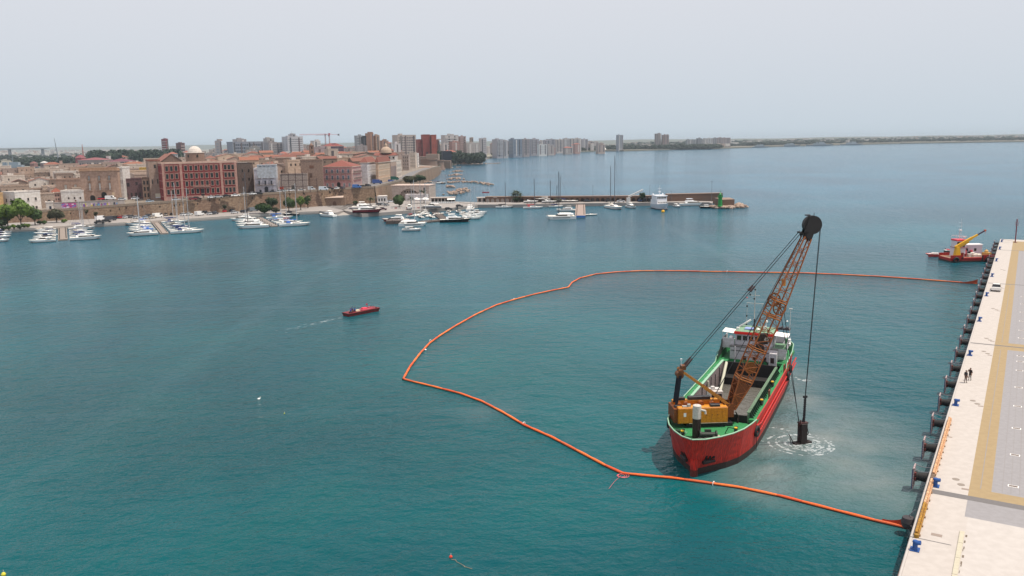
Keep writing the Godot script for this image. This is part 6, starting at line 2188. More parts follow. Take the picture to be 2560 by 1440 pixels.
func fort() -> void:
	var m := MB.new()
	var o := thing("arched_fort","pale fort wall with a great arched recess at the root of the mole","fort","",V(-72.691,1.6,-512.072),-0.157080)
	var W := 23.540019
	var H := 8.738501
	m.box(V(-0.5,-1,-16),V(W,H,-2.5))
	part("back_wall",m,plaster("b5a698"),o)
	m = MB.new()
	var cx := W * 0.46
	var R := W * 0.275
	var base := H - R - 1.2
	var N := 20
	for i in N:
		var a0 := PI * i / N
		var a1 := PI * (i + 1) / N
		var p0 := V(cx - R * cos(a0),base + R * sin(a0) * 0.9,0)
		var p1 := V(cx - R * cos(a1),base + R * sin(a1) * 0.9,0)
		m.quad(p0,p1,V(p1.x,H,0),V(p0.x,H,0))
		m.quad(p1,p0,p0 + V(0,0,-2.5),p1 + V(0,0,-2.5))
	m.quad(V(0,-1,0),V(cx - R,-1,0),V(cx - R,H,0),V(0,H,0))
	m.quad(V(cx + R,-1,0),V(W,-1,0),V(W,H,0),V(cx + R,H,0))
	m.quad(V(0,H,0),V(W,H,0),V(W,H,-2.5),V(0,H,-2.5))
	m.quad(V(W,-1,0),V(W,-1,-2.5),V(W,H,-2.5),V(W,H,0))
	m.quad(V(0,-1,-2.5),V(0,-1,0),V(0,H,0),V(0,H,-2.5))
	part("front_wall",m,plaster("bdaea2"),o)
	m = MB.new()
	m.box(V(-0.6,H + 0.003,-16.2),V(W + 0.2,H + 0.4,0.3))
	part("coping",m,plaster("c9b6a8"),o)
	for i in 5:
		inst("window",box_mesh(V(0.8,0.9,0.06)),mt("hole_dark",Color.BLACK),o,Transform3D(Basis.IDENTITY,V(cx - 3.6 + i * 1.6,base + R * 0.55,-2.49)))
	inst("doorway",box_mesh(V(1.6,2.6,0.06)),mt("hole_dark",Color.BLACK),o,Transform3D(Basis.IDENTITY,V(cx + 0.5,0.4,-2.49)))
	inst("window",box_mesh(V(1.0,1.9,0.06)),mt("hole_dark",Color.BLACK),o,Transform3D(Basis.IDENTITY,V(W * 0.85,H - 3.0,0.003)))
	m = MB.new()
	m.box(V(W * 0.42,-1,0.3),V(W * 0.98,H * 0.45,5))
	part("front_house",m,plaster("d6d0d2"),o)
func skyline() -> void:
	hs("apartment_block","tall red and white tower block above the dark green park trees","building","new town blocks on the skyline",[-671.26,-1650,30,4.4,60,4,50.59],"8e4650","flat:a39d98:0.8",[["s","F",0.18,4.22,5.59,4.4,4,9,0.35,1.54,"","d2c6c4"],["b","L",1.2,58.8,5.59,4.4,1,9,56.45,1.5,"cfcccd",""]])
	hs("apartment_block","brown tower block with pale balcony bands left of the white dome","building","new town blocks on the skyline",[-662.36,-1700,30,8.03,60,4,42.57],"7a5c5e","flat:a39d98:0.8",[["b","F",0.4,7.63,4.63,5.46,1,6,7.09,1.86,"c9b9b8",""]])
	hs("apartment_block","slim white tower block right of the white dome","building","new town blocks on the skyline",[-514.2,-1500,30,1.7,47.55,4,44.81],"c9bcb8","flat:a39d98:0.8",[["s","L",1.9,45.65,4.9,4.96,1,7,17.5,1.98,"","7a7f86"]])
	hs("apartment_block","wide grey office block with dark glass on the skyline behind the red palace","building","new town blocks on the skyline",[-475.58,-1450,30,52.72,49.31,4,42.01],"9a9ca6","flat:a39d98:0.8",[["s","F",2.11,50.61,4.56,5.38,16,6,2.12,3.23,"","3f4450"]])
	hs("apartment_block","stepped penthouse storeys on top of the wide grey office block","building","new town blocks on the skyline",[-470.48,-1460,30,15.38,38.03,4,46.42],"a7a5ab","flat:a39d98:0.8",[["s","F",0.62,14.76,33.94,0.9,8,8,1.06,0.27,"","5a5f68"]])
	hs("apartment_block","pale block with rooftop masts left of the white hotel block","building","new town blocks on the skyline",[-430.1,-1500,30,12.32,28.83,4,47.35],"b5b2b2","flat:a39d98:0.8",[["s","F",0.49,11.83,5.2,4.09,10,9,0.68,2.05,"","474b55"]])
	hs("apartment_block","beige block with a vertical white stair strip left of the white hotel block","building","new town blocks on the skyline",[-405.46,-1420,30,27.79,31.76,4,39.8],"a8a0a0","flat:a39d98:0.8",[["s","F",1.11,26.68,4.3,3.8,12,8,1.07,2.09,"","4d5059"]])
	hs("apartment_block","low grey block under the wide grey office block","building","new town blocks on the skyline",[-416.77,-1350,30,16.92,30.38,4,32.58],"9b9894","flat:a39d98:0.8",[["s","F",0.68,16.25,3.43,4.05,9,6,0.95,2.02,"","474b55"]])
	hs("apartment_block","large white hotel block with dark window rows and a rooftop sign frame","building","new town blocks on the skyline",[-367.63,-1400,30,25.6,36.88,4,48.94],"cccbd0","flat:a39d98:0.8",[["s","F",1.02,24.57,5.39,3.47,14,11,1.04,1.56,"","50535f"],["s","L",1.48,35.4,5.39,3.47,2,11,5.09,1.04,"","474b55"]])
	hs("apartment_block","rooftop plant of the large white hotel block","building","new town blocks on the skyline",[-361.89,-1405,30,6.51,20.98,4,52.87],"b3b3b8","flat:a39d98:0.8",[["s","F",0.26,6.25,43.98,0.34,6,10,0.6,0.1,"","8f9096"]])
	hs("apartment_block","white block right of the bell tower","building","new town blocks on the skyline",[-336.04,-1450,30,11.55,20.95,4,41.69],"cfcccd","flat:a39d98:0.8",[["s","F",5.77,11.09,4.52,4.58,5,7,0.43,1.83,"","474b55"]])
	hs("apartment_block","long dark purple block with a red roof behind the stone house","building","new town blocks on the skyline",[-250.57,-1150,30,25.24,16.62,4,33.47],"6b5663","hip:92504c:4",[["s","F",1.01,24.23,3.54,8.35,12,3,0.97,4.17,"","3a3038"]])
	hs("apartment_block","square pale stone tower house left of the golden dome","building","new town blocks on the skyline",[-163.78,-760,30,9.24,10.91,4,31.23],"c0b3a4","flat:a39d98:0.8",[["s","F",0.37,8.87,3.27,11.57,2,2,0.43,3.47,"","4a4540"]])
	hs("apartment_block","grey flat block with small windows right of the bell tower","building","new town blocks on the skyline",[-208.15,-900,30,10.99,14.53,4,32.06],"a69ca0","flat:a39d98:0.8",[["s","F",0.44,10.55,3.37,7.95,6,3,0.67,3.58,"","5a5860"]])
	hs("apartment_block","grey office block left of the dark glass tower","building","new town blocks on the skyline",[-307.56,-1700,30,13.31,14.52,4,51.86],"9aa0a8","flat:a39d98:0.8",[["s","F",0.53,12.78,5.74,5.08,8,8,0.92,2.54,"","474b55"]])
	hs("apartment_block","dark navy glass tower beside the brown tower","building","new town blocks on the skyline",[-260.25,-1500,30,5.98,10.7,4,47.35],"23262f","flat:a39d98:0.8",[["s","F",0.24,5.74,5.2,4.09,5,9,0.77,2.46,"","15171d"]])
	hs("apartment_block","tall brown tower with blank walls on the skyline","building","new town blocks on the skyline",[-250.27,-1520,30,5.85,26.93,4,54.05],"b18a6c","flat:a39d98:0.8",[["s","F",0.23,5.62,6.01,4.73,2,9,0.54,1.42,"","8a684e"]])
	hs("apartment_block","beige tower with a window strip right of the brown tower","building","new town blocks on the skyline",[-242.41,-1530,30,7.43,11.9,4,49.41],"b39a80","flat:a39d98:0.8",[["s","F",0.3,3.71,5.45,4.29,2,9,0.6,2.14,"","6b5a4c"]])
	hs("apartment_block","block of dark-windowed flats with pale blank left side near the red brick palace","building","new town blocks on the skyline",[-196.25,-1480,30,34.6,25.15,4,49.67],"c0b5ae","flat:a39d98:0.8",[["s","F",1.38,33.22,5.48,4.31,10,9,1.91,2.59,"","4a4850"]])
	hs("apartment_block","small white flats in front of the dark-windowed block","building","new town blocks on the skyline",[-177.36,-1300,30,9.99,9,4,34.98],"d0cacc","flat:a39d98:0.8",[["s","F",0.4,9.59,3.72,8.78,3,3,0.61,2.63,"","b0acb0"]])
	hs("apartment_block","low orange-brown house far behind the golden dome","building","new town blocks on the skyline",[-234.45,-1550,30,12.64,10.5,4,40.62],"a88874","flat:a39d98:0.8",[["s","F",0.51,12.14,4.39,4.45,6,7,0.78,1.78,"","7d6a62"]])
	hs("brick_palace","massive red brick government palace with two square towers, centre block","palace","red brick palace",[-142.06,-1380,10,11.69,41.69,4,48.8],"9a4f48","flat:a39d98:0.8",[["a","F",3.51,9.35,5.38,17.92,1,1,3.22,12.54,"","4b2a2c"],["s","F",0.47,11.22,22.4,7.02,3,3,0.54,1.75,"","5e3230"]])
	hs("brick_palace","right tower of the red brick government palace","palace","red brick palace",[-126.61,-1370,10,7.78,34.54,4,48.11],"a8574a","flat:a39d98:0.8",[["s","F",0.31,7.47,5.29,18.75,2,2,0.72,5.62,"","6b3430"]])
	hs("brick_palace","lower left wing of the red brick government palace","palace","red brick palace",[-151.73,-1390,10,6.66,47.11,4,41.27],"94504a","flat:a39d98:0.8",[["s","F",0.27,6.4,4.47,6.34,3,5,0.61,2.53,"","5e3230"]])
	hs("apartment_block","pale strip house right of the red brick palace","building","new town blocks on the skyline",[-118.66,-1400,30,2.18,9,4,40.47],"bcb0aa","flat:a39d98:0.8",[["s","F",0.09,2.1,4.38,6.2,2,5,0.4,3.1,"","5d5a5c"]])
	hs("apartment_block","large white slab of flats with balcony bands right of the red brick palace","building","new town blocks on the skyline",[-115.21,-1500,30,26.8,15.71,4,48.35],"c6c3c4","flat:a39d98:0.8",[["b","F",1.34,25.46,5.32,4.19,1,9,23.64,1.42,"d8d6d6",""],["s","F",1.07,25.73,5.32,4.19,9,9,1.37,1.88,"","474b55"]])
	hs("apartment_block","pinkish slab of flats joined to the large white slab","building","new town blocks on the skyline",[-89.11,-1520,30,11.53,9,4,46.03],"b09a98","flat:a39d98:0.8",[["s","F",0.46,11.07,5.04,3.97,5,9,0.85,1.98,"","5e5658"],["b","F",8.07,10.96,5.04,3.97,1,9,2.83,1.35,"c4b8b6",""]])
	hs("apartment_block","small blank white house in front of the large white slab","building","new town blocks on the skyline",[-105.95,-1350,30,7.59,9,4,33.6],"cdc4c0","flat:a39d98:0.8",[])
	hs("apartment_block","slim church tower with a dark top left of the waterfront flats","building","new town blocks on the skyline",[-74.62,-1650,30,3.89,9,4,43.99],"b0a294","flat:a39d98:0.8",[["s","F",0.16,3.74,4.8,5.66,1,6,1.07,1.13,"","5d5a58"]])
	hs("apartment_block","grey-white flats above the park trees","building","new town blocks on the skyline",[-59.88,-1750,30,13.03,9,4,43.03],"bab4b6","flat:a39d98:0.8",[["s","F",0.52,12.51,4.68,4.15,4,8,1.8,2.07,"","70707a"]])
	hs("apartment_block","striped waterfront tower of flats with white balcony bands","building","new town blocks on the skyline",[-27.88,-1850,30,15.32,23.28,4,40.64],"a9a8b0","flat:a39d98:0.8",[["b","F",0.77,14.55,4.4,2.83,1,11,13.51,0.96,"d2d0d2",""],["s","F",0.61,14.7,4.4,2.83,3,11,3.76,1.42,"","5d626e"]])
	hs("apartment_block","grey end block joined to the striped waterfront tower","building","new town blocks on the skyline",[-13.34,-1860,30,9.89,9,4,37.19],"b5b3b8","flat:a39d98:0.8",[["s","F",0.4,9.49,3.98,3.13,3,9,1.21,1.25,"","8b8d96"]])
	hs("apartment_block","blue-grey glass waterfront tower of flats","building","new town blocks on the skyline",[7.75,-1900,30,23.21,21.59,4,40.77],"8b96a6","flat:a39d98:0.8",[["s","F",0.93,22.29,4.41,3.13,7,10,1.83,1.88,"","46505f"],["b","L",1.08,20.51,4.41,3.13,1,10,19.04,1.06,"b5b6bb",""]])
	hs("apartment_block","flats of the receding waterfront, first block right of the blue-grey tower","building","flats along the receding shore",[32.39,-2000,30,16.2,9,4,41.08],"a39a9c","flat:a39d98:0.8",[["s","F",0.65,15.55,4.45,3.94,6,8,1.49,1.97,"","474b55"]])
	hs("apartment_block","flats of the receding waterfront, second block right of the blue-grey tower","building","flats along the receding shore",[52.32,-2090,30,23.3,9,4,40.84],"a7a5ad","flat:a39d98:0.8",[["s","F",0.93,22.37,4.42,3.91,6,8,2.14,1.96,"","474b55"]])
	hs("apartment_block","flats of the receding waterfront, third block right of the blue-grey tower","building","flats along the receding shore",[78.12,-2180,30,8.03,9,4,35.62],"b3acac","flat:a39d98:0.8",[["s","F",0.32,7.7,3.79,3.36,6,8,0.74,1.68,"","474b55"]])
	hs("apartment_block","flats of the receding waterfront, fourth block right of the blue-grey tower","building","flats along the receding shore",[93.61,-2270,30,19.19,9,4,38.07],"a7a5ad","flat:a39d98:0.8",[["s","F",0.77,18.42,4.09,3.62,6,8,1.77,1.81,"","474b55"]])
	hs("apartment_block","flats of the receding waterfront, fifth block right of the blue-grey tower","building","flats along the receding shore",[113.55,-2360,30,15.98,9,4,40.44],"a7a5ad","flat:a39d98:0.8",[["s","F",0.64,15.34,4.37,3.87,6,8,1.47,1.94,"","474b55"]])
	hs("apartment_block","flats of the receding waterfront, sixth block right of the blue-grey tower","building","flats along the receding shore",[135.93,-2450,30,21.19,9,4,39.63],"c0b6b2","flat:a39d98:0.8",[["s","F",0.85,20.34,4.28,3.79,6,8,1.95,1.89,"","474b55"]])
	hs("apartment_block","flats of the receding waterfront, seventh block right of the blue-grey tower","building","flats along the receding shore",[163.38,-2540,30,26.83,9,4,41.9],"b3acac","flat:a39d98:0.8",[["s","F",1.07,25.75,4.55,4.03,6,8,2.47,2.01,"","474b55"]])
	hs("apartment_block","flats of the receding waterfront, eighth block right of the blue-grey tower","building","flats along the receding shore",[195,-2630,30,32.91,9,4,42.24],"c0b6b2","flat:a39d98:0.8",[["s","F",1.32,31.59,4.59,4.06,6,8,3.03,2.03,"","474b55"]])
	hs("apartment_block","flats of the receding waterfront, ninth block right of the blue-grey tower","building","flats along the receding shore",[233.74,-2720,30,21.98,9,4,39.87],"a7a5ad","flat:a39d98:0.8",[["s","F",0.88,21.1,4.3,3.81,6,8,2.02,1.91,"","474b55"]])
	hs("apartment_block","flats of the receding waterfront, tenth block right of the blue-grey tower","building","flats along the receding shore",[264.11,-2810,30,14.8,9,4,31.75],"a39a9c","flat:a39d98:0.8",[["s","F",0.59,14.21,3.33,2.95,6,8,1.36,1.47,"","474b55"]])
	hs("apartment_block","flats of the receding waterfront, eleventh block right of the blue-grey tower","building","flats along the receding shore",[289.1,-2900,30,19.69,9,4,30.53],"b3acac","flat:a39d98:0.8",[["s","F",0.79,18.9,3.18,2.82,6,8,1.81,1.41,"","474b55"]])
	hs("apartment_block","low white waterfront hotel among the receding flats","building","new town blocks on the skyline",[70.45,-2050,30,22.66,9.1,4,27.71],"d3d2d2","flat:a39d98:0.8",[["s","F",0.91,21.75,2.85,4.03,5,5,2.08,2.02,"","8b8e96"]])
	hs("apartment_block","lone grey tower on the low far shore","building","far shore towers",[345.3,-2700,30,20.93,9,4,51.29],"93969e","flat:a39d98:0.8",[["s","F",0.84,20.09,5.67,3.35,3,12,3.21,1.67,"","474b55"]])
	hs("apartment_block","taller of the paired brown far shore towers","building","far shore towers",[511.21,-2950,30,23,9,4,55.32],"8c8688","flat:a39d98:0.8",[["s","F",0.92,22.08,6.16,3.64,3,12,3.53,1.82,"","6d6a70"]])
	hs("apartment_block","shorter right one of the paired far shore towers","building","far shore towers",[536.14,-2950,30,25.2,9,4,50.67],"8f7f7e","flat:a39d98:0.8",[["s","F",1.01,24.2,5.6,3.31,3,12,3.86,1.65,"","6d6468"]])
	hs("apartment_block","estate block on the far headland, first from the left","building","estate blocks on the far headland",[641.26,-3050,30,48.41,9,4,33.03],"8f969e","flat:a39d98:0.8",[["s","F",1.94,46.47,3.48,3.52,8,7,3.34,1.76,"","6f747c"]])
	hs("apartment_block","estate block on the far headland, second from the left","building","estate blocks on the far headland",[683.19,-3070,30,19.72,9,4,37.23],"848a92","flat:a39d98:0.8",[["s","F",0.79,18.93,3.99,4.03,8,7,1.36,2.02,"","6f747c"]])
	hs("apartment_block","estate block on the far headland, third from the left","building","estate blocks on the far headland",[701.92,-3090,30,23.68,9,4,34.63],"a2a3a6","flat:a39d98:0.8",[["s","F",0.95,22.73,3.68,3.72,8,7,1.63,1.86,"","6f747c"]])
	hs("apartment_block","estate block on the far headland, fourth from the left","building","estate blocks on the far headland",[724.2,-3110,30,32.32,9,4,36.78],"b9bcc2","flat:a39d98:0.8",[["s","F",1.29,31.03,3.93,3.98,8,7,2.23,1.99,"","6f747c"]])
	hs("apartment_block","estate block on the far headland, fifth from the left","building","estate blocks on the far headland",[752.24,-3130,30,20.3,9,4,37.65],"878d95","flat:a39d98:0.8",[["s","F",0.81,19.49,4.04,4.09,8,7,1.4,2.04,"","6f747c"]])
	hs("apartment_block","estate block on the far headland, sixth from the left","building","estate blocks on the far headland",[771.3,-3150,30,36.64,9,4,38.07],"93898a","flat:a39d98:0.8",[["s","F",1.47,35.17,4.09,4.14,8,7,2.53,2.07,"","6f747c"]])
	hs("apartment_block","estate block on the far headland, seventh from the left","building","estate blocks on the far headland",[802.37,-3170,30,35.54,9,4,37.7],"8f8384","flat:a39d98:0.8",[["s","F",1.42,34.12,4.04,4.09,8,7,2.45,2.05,"","6f747c"]])
	hs("stage","black and blue open-air stage before the park trees","stage","",[-102.48,-1290,8,13.35,42.95,4,22.46],"1d2536","flat:6c8090:0.5",[])
	var names := [[-0.40,"the red and white tower"],[-0.37,"the white dome"],[-0.33,"the wide grey office block"],[-0.26,"the white hotel block"],[-0.22,"the tower cranes"],[-0.18,"the brown tower"],[-0.11,"the red brick palace"],[-0.075,"the white slab of flats"],[-0.03,"the striped tower"],[0.01,"the receding flats"]]
	var tones := [["b9b0ac","greyish"],["a89f9d","grey"],["c7beb6","pale"],["b5a397","tan"],["a0989a","dull grey"],["cfc8c2","whitish"],["b8928a","pinkish"]]
	var made := {}
	for i in 92:
		var t := -0.415 + 0.53 * ((i * 37) % 92) / 92.0 + rng.randf_range(-0.003,0.003)
		var z := rng.randf_range(1320,1900) if t < -0.05 else rng.randf_range(2050,2750)
		var top := 36.0 + rng.randf_range(-17,1) if t > -0.36 else rng.randf_range(18,27)
		if t < -0.30 and t > -0.36: top = rng.randf_range(20,30)
		if t > 0.03: top = rng.randf_range(17,30)
		var w := rng.randf_range(12,26)
		var tone: Array = tones[rng.randi() % 7]
		var nm := "the red and white tower"
		for q in names:
			if t >= q[0]: nm = q[1]
		var base := "low %s town block by %s" % [tone[1],nm]
		made[base] = made.get(base,0) + 1
		var lab: String = base + ", %s such there" % ordinal(made[base] - 1)
		var roof: String = ["flat:a8a19c:0.8","flat:b8b0a8:0.8","hip:a8675a:3"][rng.randi() % 3]
		var hh := top - 4
		hs("town_block",lab,"building","low blocks filling the new town",[t * z,-z,30,w,12,4,top],tone[0],roof,[["s","F",0.5,w - 0.5,1.2,3.1,5,maxi(2,int(hh / 3.1)),1.3,1.5,"","6a6a70"]])
	far_shore()
func far_shore() -> void:
	var mm := MultiMesh.new()
	mm.transform_format = MultiMesh.TRANSFORM_3D
	mm.use_colors = true
	mm.mesh = box_mesh(V(1,1,1),V(-0.5,0,-0.5))
	mm.instance_count = 900
	var cl := [Color(0.52,0.49,0.46),Color(0.42,0.40,0.39),Color(0.6,0.58,0.56),Color(0.42,0.33,0.29),Color(0.35,0.34,0.35)]
	for i in 900:
		var p: Vector3
		var s := V(rng.randf_range(9,22),rng.randf_range(6,13),rng.randf_range(8,14))
		if i < 520:
			var t := rng.randf_range(0.14,0.64)
			var z := lerpf(2950,4050,clampf((t - 0.14) / 0.36,0,1)) + rng.randf_range(120,1700)
			p = V(t * z,4 + (z - 3000) * 0.006,-z)
		elif i < 700:
			var t := rng.randf_range(0.09,0.26)
			var z := rng.randf_range(2950,3500)
			p = V(t * z,4 + rng.randf() * 5,-z)
		else:
			var t := rng.randf_range(-0.62,-0.38)
			var z := rng.randf_range(2200,6500)
			p = V(t * z,3 + (z - 2000) * 0.0035,-z)
		mm.set_instance_transform(i,Transform3D(Basis(Vector3.UP,rng.randf() * 0.6).scaled(s),p))
		mm.set_instance_color(i,cl[rng.randi() % 5])
	var o := MultiMeshInstance3D.new()
	o.name = "far_houses"
	o.multimesh = mm
	var fm := mt("far_house",Color.WHITE,0.9)
	fm.vertex_color_use_as_albedo = true
	o.material_override = fm
	add_child(o,true)
	o.set_meta("kind","stuff")
	o.set_meta("label","countless tiny houses scattered along the hazy far shore")
	var pt := []
	for i in 1500:
		var t := rng.randf_range(0.13,0.64)
		var z := lerpf(2960,3990,clampf((t - 0.13) / 0.36,0,1)) + 60 + 1500 * pow(rng.randf(),1.6)
		pt.append([t * z,3.5 + (z - 3000) * 0.005,-z,rng.randf_range(10,26),rng.randf_range(4,9)])
	for i in 500:
		var t := rng.randf_range(0.085,0.25)
		var z := rng.randf_range(2860,3250)
		pt.append([t * z,3.5,-z,rng.randf_range(8,20),rng.randf_range(5,10)])
	bushes("far_woods","dark woods and scrub along the far shore",pt,Color(0.028,0.052,0.03))
	pt = []
	for i in 170:
		var t := rng.randf_range(-0.092,-0.033)
		var z := rng.randf_range(1330,1640)
		pt.append([t * z,3.5,-z,rng.randf_range(6,10),rng.randf_range(7,12) * (1.0 if t < -0.06 else 0.8)])
	bushes("park_trees","dark green park trees along the shore of the new town",pt,Color(0.02,0.045,0.022))
	pt = []
	for i in 240:
		var t := rng.randf_range(-0.585,-0.39)
		var z := rng.randf_range(1640,1950) - (t + 0.585) * 900
		pt.append([t * z,3,-z,rng.randf_range(8,14),(rng.randf_range(6,10) if t < -0.5 else rng.randf_range(11,18))])
	bushes("arsenal_trees","dense dark green trees behind the red palace and the arsenal roofs",pt,Color(0.018,0.043,0.02))
	pt = []
	for i in 260:
		var t := rng.randf_range(-0.66,-0.45)
		var z := rng.randf_range(2000,3600)
		pt.append([t * z,3,-z,rng.randf_range(8,18),rng.randf_range(5,9)])
	bushes("inland_trees","scattered grey-green trees beyond the inner harbour",pt,Color(0.03,0.055,0.035))
	pt = []
	for i in 160:
		var t := rng.randf_range(-0.02,0.11)
		var z := lerpf(2010,2760,clampf((t + 0.03) / 0.13,0,1)) + rng.randf_range(15,50)
		pt.append([t * z,3.5,-z,rng.randf_range(5,9),rng.randf_range(3,7)])
	bushes("shore_trees","dark trees along the receding waterfront",pt,Color(0.02,0.042,0.022))
	var m := MB.new()
	var bp := [V(-78.027,0,-1588.918),V(-61.382,0,-1716.521),V(-47.263,0,-1870.365),V(-27.062,0,-2024.859),V(-0.106,0,-2142.718)]
	for i in bp.size() - 1:
		m.quad(bp[i] + V(4,0.1,3),bp[i + 1] + V(4,0.1,3),bp[i + 1] + V(-22,4.3,-18),bp[i] + V(-12,4.3,-8))
	struct("beach",m,mt("sand",lin(0.5,0.43,0.35),0.95),"pale strip of beach below the park trees")
	var tp := thing("tent_pavilion","white peaked tent pavilion on the shore of the far waterfront","tent","",V(297.339,0,-2800))
	for i in 6:
		m = MB.new()
		m.lathe(V(-18 + i * 7.2,4,0),[Vector2(4.4,0),Vector2(4.4,3.5),Vector2(1.6,6.0),Vector2(0.2,10)],8)
		part("tent_peak",m,paint("eae6e0",0.7),tp)
	for q in [[-836.153,-1411.482,95,3,"large grey warship moored at the left edge of the inner harbour"],[-807.527,-1459.488,40,0,"small dark tug with a wake in the inner harbour"],[-842.773,-1589.393,50,60,"grey warship bow-on beside the arsenal quay"],[-827.633,-1582.087,50,70,"second grey warship bow-on beside the arsenal quay"],[1122.077,-3378.238,90,2,"grey ship at the far naval pier, left one"],[1263.748,-3436.691,110,-4,"grey ship at the far naval pier, middle one"],[1446.658,-3566.231,100,2,"grey ship at the far naval pier, right one"],[944.403,-3184.205,80,3,"small grey ship before the far shore"]]:
		var s := thing("grey_ship",q[4],"ship","grey naval ships",V(q[0],0,q[1]),deg_to_rad(q[3]))
		var L: float = q[2]
		var g := mt("navy_grey",lin(0.22,0.26,0.30),0.6)
		inst("hull",hull_mesh(L,L * 0.12,L * 0.05,0.3,0.8).mesh(),g,s)
		m = MB.new()
		m.box(V(-L * 0.25,L * 0.045,-L * 0.05),V(L * 0.2,L * 0.1,L * 0.05))
		m.box(V(-L * 0.02,L * 0.1,-L * 0.04),V(L * 0.14,L * 0.15,L * 0.04))
		part("superstructure",m,mt("navy_pale",lin(0.30,0.34,0.37),0.6),s)
		m = MB.new()
		m.tube(V(L * 0.03,L * 0.15,0),V(L * 0.03,L * 0.26,0),L * 0.006,L * 0.003,5)
		m.box(V(-L * 0.14,L * 0.1,-L * 0.02),V(-L * 0.07,L * 0.15,L * 0.02))
		part("mast",m,g,s)
func arsenal() -> void:
	hs("arsenal_shed","long pink-red roofed arsenal shed beyond the inner harbour","shed","",[-759.22,-1480,5,44.59,40,3,14.97],"b39a90","hip:96565c:4",[["s","F",1.78,42.8,1.44,10.18,10,1,2.46,5.09,"","3b4049"]])
	hs("arsenal_shed","bright red roofed arsenal building above the long shed","shed","",[-773.71,-1500,5,10.13,20,3,18.97],"a5565c","hip:98505a:5",[])
	hs("arsenal_shed","dark maroon roofed arsenal shed left of the brown palace roofs","shed","",[-672.11,-1400,5,36.18,40,3,12.8],"6f5560","hip:7c4452:5",[])
	hs("arsenal_building","white stepped building among the arsenal trees","building","",[-728.29,-1520,5,4.66,12,3,20.42],"d5d0cc","flat:a8a29c:0.8",[["s","F",0.19,4.47,2.09,4.94,4,3,0.64,2.47,"","3b4049"]])
	hs("arsenal_building","orange roofed house among the arsenal trees","building","",[-721.94,-1540,5,18.37,16,3,18.18],"c9b09a","hip:98604f:4",[])
	hs("arsenal_building","low brown quay building on the inner harbour shore","building","",[-729.54,-1430,5,50.91,16,3,7.23],"b8a698","flat:b0a090:0.6",[])
	hs("arsenal_shed","white roofed boat shed at the left of the inner harbour shore","shed","",[-803.68,-1440,5,7.57,14,3,11.76],"8f7a78","hip:d6d6d6:3",[])
	hs("arsenal_building","salmon coloured block beside the grey warships","building","",[-786.57,-1470,5,0.14,12,3,13.87],"b89488","flat:a8a29c:0.8",[])
	hs("arsenal_shed","low red brown shed at the far left shore","shed","",[-832.69,-1460,5,6.86,14,3,11],"8f6a66","hip:8a5a58:3",[])
	var m := MB.new()
	var br := thing("long_bridge","long low road bridge across the inner harbour far on the left","bridge")
	m.box(V(-4200,34.5,-3210),V(-1750,37.5,-3190))
	part("deck",m,mt("bridge_grey",lin(0.2,0.23,0.27),0.8),br)
	for i in 20:
		m = MB.new()
		m.box(V(-4150 + i * 125,0,-3204),V(-4142 + i * 125,34.4,-3196))
		part("pier",m,M["bridge_grey"],br)
	for q in [[-0.535,1600.0,52.0,"slender lattice harbour crane leaning over the arsenal"],[-0.506,1580.0,40.0,"red and white lattice mast among the arsenal roofs"]]:
		var t := thing("harbour_mast",q[3],"mast","",V(q[0] * q[1],3,-q[1]))
		m = MB.new()
		m.tube(V(-1,0,0),V(-5 if q[2] > 45 else 0,q[2],0),0.9,0.5,4)
		m.tube(V(1.6,0,0),V(-5 if q[2] > 45 else 0,q[2],0),0.7,0.4,4)
		part("lattice",m,paint("9aa3ab" if q[2] > 45 else "a8665c",0.7),t)
		m = MB.new()
		m.box(V(-3,0,-3),V(3,12,3))
		part("base",m,paint("8f9aa3" if q[2] > 45 else "b0705c",0.7),t)
func detail() -> void:
	mole()
	marina()
	vehicles()
	fleet()
	greenery()
	ferry()
	workboat()
	pontoon_boat()
	quay_things()
	small_marks()
